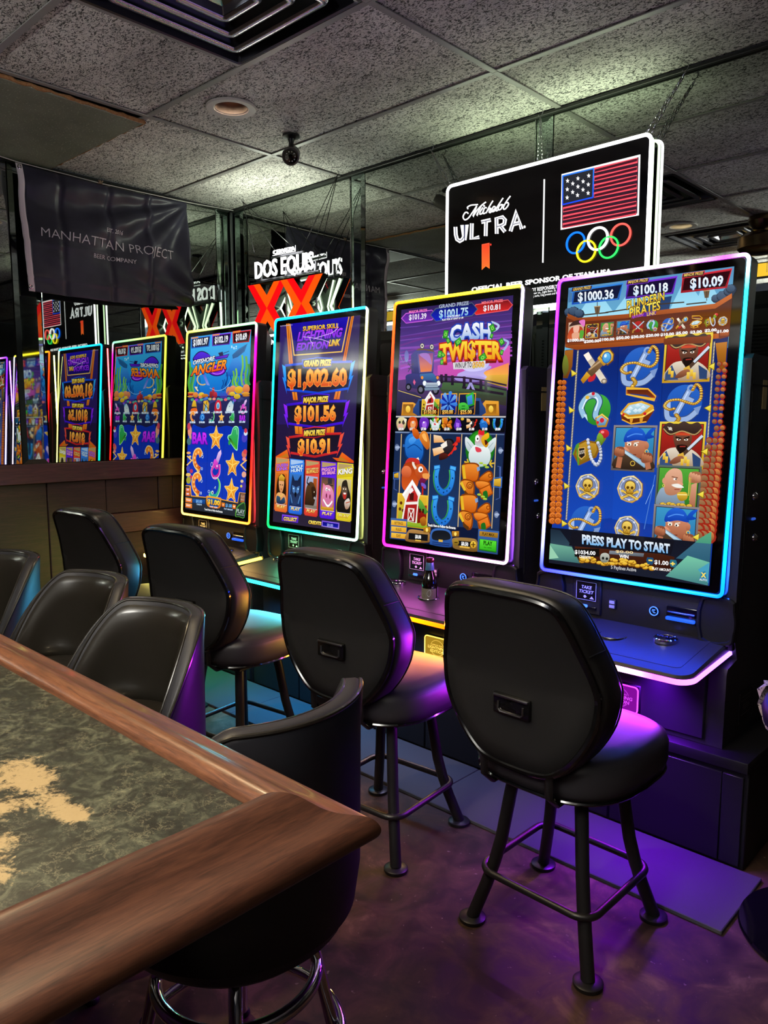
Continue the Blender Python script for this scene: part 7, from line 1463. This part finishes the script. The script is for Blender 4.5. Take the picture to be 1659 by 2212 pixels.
# flag
A.home(1190, 330, 7.54)
A.poly([(185, 345), (1480, 20), (1455, 1020), (170, 1260)], W_); A.poly([(205, 375), (1450, 65), (1428, 990), (192, 1225)], '#301525')
cant = [(205, 375), (712, 250), (700, 725), (202, 845)]
A.poly(cant, '#22242c'); A.line(cant, 22, '#2a80ff', '#1040ff', closed=True)
def fq(x, y):     # flag grid: x 0..1 along, y 0..1 down
    a = (205 + (1450 - 205) * x, 375 + (65 - 375) * x); b = (192 + (1428 - 192) * x, 1225 + (990 - 1225) * x); return (a[0] + (b[0] - a[0]) * y, a[1] + (b[1] - a[1]) * y)
for k in range(7):
    y0, y1 = (k * 2 + .12) / 13, (k * 2 + 1.08) / 13; x0 = .42 if k < 4 else .012
    q = [fq(x0, y0), fq(.985, y0), fq(.985, y1), fq(x0, y1)]; A.poly(q, '#401020'); A.line(q, 13, '#ff5060', closed=True)
for sx, sy in ((285, 455), (370, 500), (455, 415), (540, 465), (632, 370), (280, 595), (455, 550), (625, 515), (368, 640), (538, 600), (278, 730), (448, 690), (622, 655)):
    A.poly([(sx + (34 if k % 2 == 0 else 15) * sin(pi * k / 5), sy - (42 if k % 2 == 0 else 18) * cos(pi * k / 5)) for k in range(10)], W_)
A.home(1000, 600, 7.213)
A.text('OFFICIAL BEER SPONSOR OF TEAM USA', 140, 232, 2325, -62, 74, W_, bold=.05)
A.text('ENJOY RESPONSIBLY', 1000, 240, 1480, 170, 60, W_, bold=.02); A.text('© 2024 Beer co., Light Beer, St. Louis', 960, 288, 1560, 205, 38, W_, bold=.01); A.text('95 cal. 2.6g carbs, 0.6g protein and 0.0g fat', 960, 332, 1560, 250, 36, W_, bold=.01)
o = A.build('sign_lettering', M_tubes, lambda u, v, k: Vector((u, SY - .0052 - k, v)) - sv, t, 8e-6)
# five ring tubes
rings_px = [((420, 1472), (164, 192), '#1070ff'), ((785, 1405), (178, 208), '#ffffff'), ((1160, 1340), (178, 200), '#ff5a50'), ((597, 1610), (168, 194), '#ffe820'), ((967, 1548), (172, 196), '#30d860')]
A.home(1190, 330, 7.54)
for j, (c, r_, cc) in enumerate(rings_px):
    x, z = hms(*A.P(*c)); x2, z2 = hms(*A.P(c[0] + r_[0] - 16, c[1] - .245 * r_[0])); rr_ = abs(x2 - x)
    sgn(MB().tube([(x + rr_ * cos(2 * pi * k / 40), SY - .0075 - .0006 * j, z + rr_ * sin(2 * pi * k / 40)) for k in range(40)], .0052 if cc != '#ffffff' else .0065, 8, True, .7), 'ring_tube', led('ring' + cc, hexc(cc), 1.7))
q = lamp('sign_top_lamp', 'AREA', (SXC, SY, SZC + SHT / 2 + .012), 1.3, (.80, 1, .62), .1, target=(SXC, SY - .25, 3.0)); q.data.shape = 'RECTANGLE'; q.data.size = .85; q.data.size_y = .012
# chains with hooks
def chain(p0, p1, name):
    a, b = Vector(p0), Vector(p1); n = int((b - a).length / .0135); mb = MB(); dr = (b - a).normalized()
    sx = dr.cross(Vector((0, 1, 0))).normalized(); sy = dr.cross(sx).normalized()
    for k in range(n):
        c = a + (b - a) * ((k + .5) / n); s1 = sx if k % 2 else sy
        mb.tube([c + dr * .0092 * cos(q) + s1 * .0042 * sin(q) for q in [2 * pi * j / 8 for j in range(8)]], .0013, 4, True)
    return sgn(mb, name, M_steel)
for hx, bx in ((-2.236, -2.140), (-1.129, -1.250), (-1.690, -1.690)):
    hook = Vector((hx, SY, 2.468))
    for dx in (-.010, .012): chain((hook.x, SY, hook.z - .022), (bx + dx, SY, 2.285 if bx != -1.69 else 2.282), 'chain')
    sgn(MB().tube([hook + Vector((.010 * sin(q), 0, .010 * cos(q))) + Vector((0, 0, -.012 * j / 10)) for j, q in enumerate([(-.2 + 5.0 * j / 10) for j in range(11)])], .0018, 6), 'hook', M_steel)

t.location = (-1.69 - .013, SY + .022, 1.735 + .0055)
# ------------------------------------------------------------------ second lit sign: two big letters
t = empty('lit_letter_sign', (-3.18, 2.605, 1.72)); t.rotation_euler = (0, 0, radians(4)); tag(t, 'red and orange lit double letter sign hung in the corner', 'sign')
lv = Vector((-3.18, 2.605, 1.72))
def L2(x, z, d): return (x - lv.x, -d, z - lv.z)
M_side = mat('letter_side', (.36, .36, .38), .22, .9)
HW, HH = .150, .131
XO = [(-1, 1), (-.37, 1), (0, .50), (.37, 1), (1, 1), (.36, 0), (1, -1), (.37, -1), (0, -.50), (-.37, -1), (-1, -1), (-.36, 0)]
RED, ORG = led('sign_red', (1, .03, .06), 1.05), led('sign_orange', (1, .32, .02), 1.15)
for j, cx in enumerate((-3.310, -3.050)):
    cz = 1.880; a, b = (RED, ORG) if j == 0 else (ORG, RED); dz = -.002 * j
    let = MB().prism([(cx + x * HW, cz + y * HH) for x, y in XO], L2, -.042, -.002 - dz).done('letter_body', M_side, t, smooth=False)
    for s in (-1, 1):
        MB().prism([(cx + s * x * HW, cz + y * HH) for x, y in [(1, 1), (.68, 1), (0, 0), (.68, -1), (1, -1), (.36, 0)]], L2, -.001 - dz, .002 - dz).done('letter_face', a, let, smooth=False)
        MB().prism([(cx + x * HW, cz + s * y * HH) for x, y in [(-.68, 1), (-.37, 1), (0, .5), (.37, 1), (.68, 1), (0, 0)]], L2, -.001 - dz, .002 - dz).done('letter_face', b, let, smooth=False)
        MB().tube([L2(cx + s * x * HW * .86, cz + y * HH, -.047) for x, y in ((1.0, .97), (.40, 0), (1.0, -.97))], .007, 8).done('back_light', led('sign_back', (.88, 1, .80), 6.0), let)
        MB().tube([L2(cx + s * x * HW * .55, cz + y * HH, -.047) for x, y in ((.9, .97), (.30, 0), (.9, -.97))], .004, 8).done('back_light', led('sign_back', (.88, 1, .80), 6.0), let)
    MB().box(L2(cx, cz + HH + .004, -.022), (.26, .05, .012), .003, 1).done('letter_cap', M_satin, let)
def l2u(name, z, x0=-3.42, x1=-2.95): MB().box(L2((x0 + x1) / 2, z, -.030), (x1 - x0, .014, .010), .002, 1).done(name, M_steel, t)
l2u('support_bar', 2.034); l2u('support_bar', 2.142, -3.30, -3.06); l2u('support_bar', 1.742); l2u('support_bar', 1.700)
for x in (-3.39, -3.20, -2.98):
    MB().box(L2(x, 1.89, -.036), (.010, .012, .40), .002, 1).done('support_post', M_steel, t)
MB().box(L2(-3.18, 2.09, -.036), (.010, .012, .12), .002, 1).done('support_post', M_steel, t)
M_wl = led('sign_letters', (1, 1, 1), 2.6)
def word(s, x0, x1, z, h, name, bold=.03):
    A = Art(lambda u, v: (u, v)); A.at(0, 0, 1); A.text(s, 0, 0, 1, 0, 1, '#ffffff', bold=bold)
    mb = MB(); vs = [(x0 + u * (x1 - x0), z - v * h) for u, v, k in A.v]
    lo = [mb.bm.verts.new(L2(x, zz, -.004)) for x, zz in vs]; hi = [mb.bm.verts.new(L2(x, zz, .004)) for x, zz in vs]
    ec = {}
    for fct in A.f:
        for q in range(len(fct)): e = (fct[q], fct[(q + 1) % len(fct)]); ec[e] = 1
        try: mb.bm.faces.new([hi[q] for q in fct]); mb.bm.faces.new([lo[q] for q in reversed(fct)])
        except ValueError: pass
    for (p, q) in ec:
        if (q, p) not in ec:
            try: mb.bm.faces.new((lo[p], lo[q], hi[q], hi[p]))
            except ValueError: pass
    mb.done(name, M_wl, t, smooth=False)
word('DOS EQUIS', -3.398, -2.965, 2.042, .088, 'word_letters', .012); word('CERVEZA', -3.255, -3.095, 2.148, .021, 'word_letters', .01); word('SINCE 1897', -3.345, -2.985, 1.690, .027, 'word_letters', .02)
MB().tube([L2(-3.26, 2.143, .0), L2(-3.09, 2.143, .0), L2(-3.09, 2.172, .0)], .0016, 6).done('word_frame', M_wl, t)
MB().tube([L2(-3.335, 1.738, -.01), L2(-3.02, 1.738, -.01)], .006, 8).done('light_bar', M_wl, t)
q = lamp('letter_sign_lamp', 'AREA', (-3.2, 2.60, 2.185), 3.0, (.92, 1, .80), .1, target=(-3.2, 2.36, 3.0)); q.data.shape = 'RECTANGLE'; q.data.size = .45; q.data.size_y = .02
hooks = [(-3.483, 2.60, 2.44), (-2.79, 2.60, 2.45)]
for hk, tgt in (((-3.483, 2.60, 2.452), [(-3.25, 2.146), (-3.10, 2.146), (-3.39, 2.034)]), ((-2.79, 2.60, 2.458), [(-3.08, 2.146), (-2.98, 2.034), (-3.00, 2.142)])):
    for (x, z) in tgt: MB().tube([Vector(hk) - lv, Vector(L2(x, z, -.03))], .0019, 5).done('hanging_wire', M_satin, t)
    MB().tube([Vector(hk) - lv + Vector((.008 * sin(q), 0, .008 * cos(q) + .006)) for q in [(-.2 + .5 * j) for j in range(11)]], .0018, 6).done('hook', M_steel, t)
# ------------------------------------------------------------------ assemble machines
for i in range(4):
    tm = machine(i, ARTS[i]())
    base = Vector((0, 2.45, .332))
    for ch in list(tm.children): ch.location -= base
    tm.location += base
    stand(i)
for (a, b, l) in [(-3.76, -2.722, 'grey floor panel lit green before the fishing game machine'), (-2.722, -1.60, 'grey floor panel lit blue before the farm storm machine'), (-1.60, -.613, 'grey floor panel lit purple before the pirate machine')]:
    floor_plate(a, b, l)
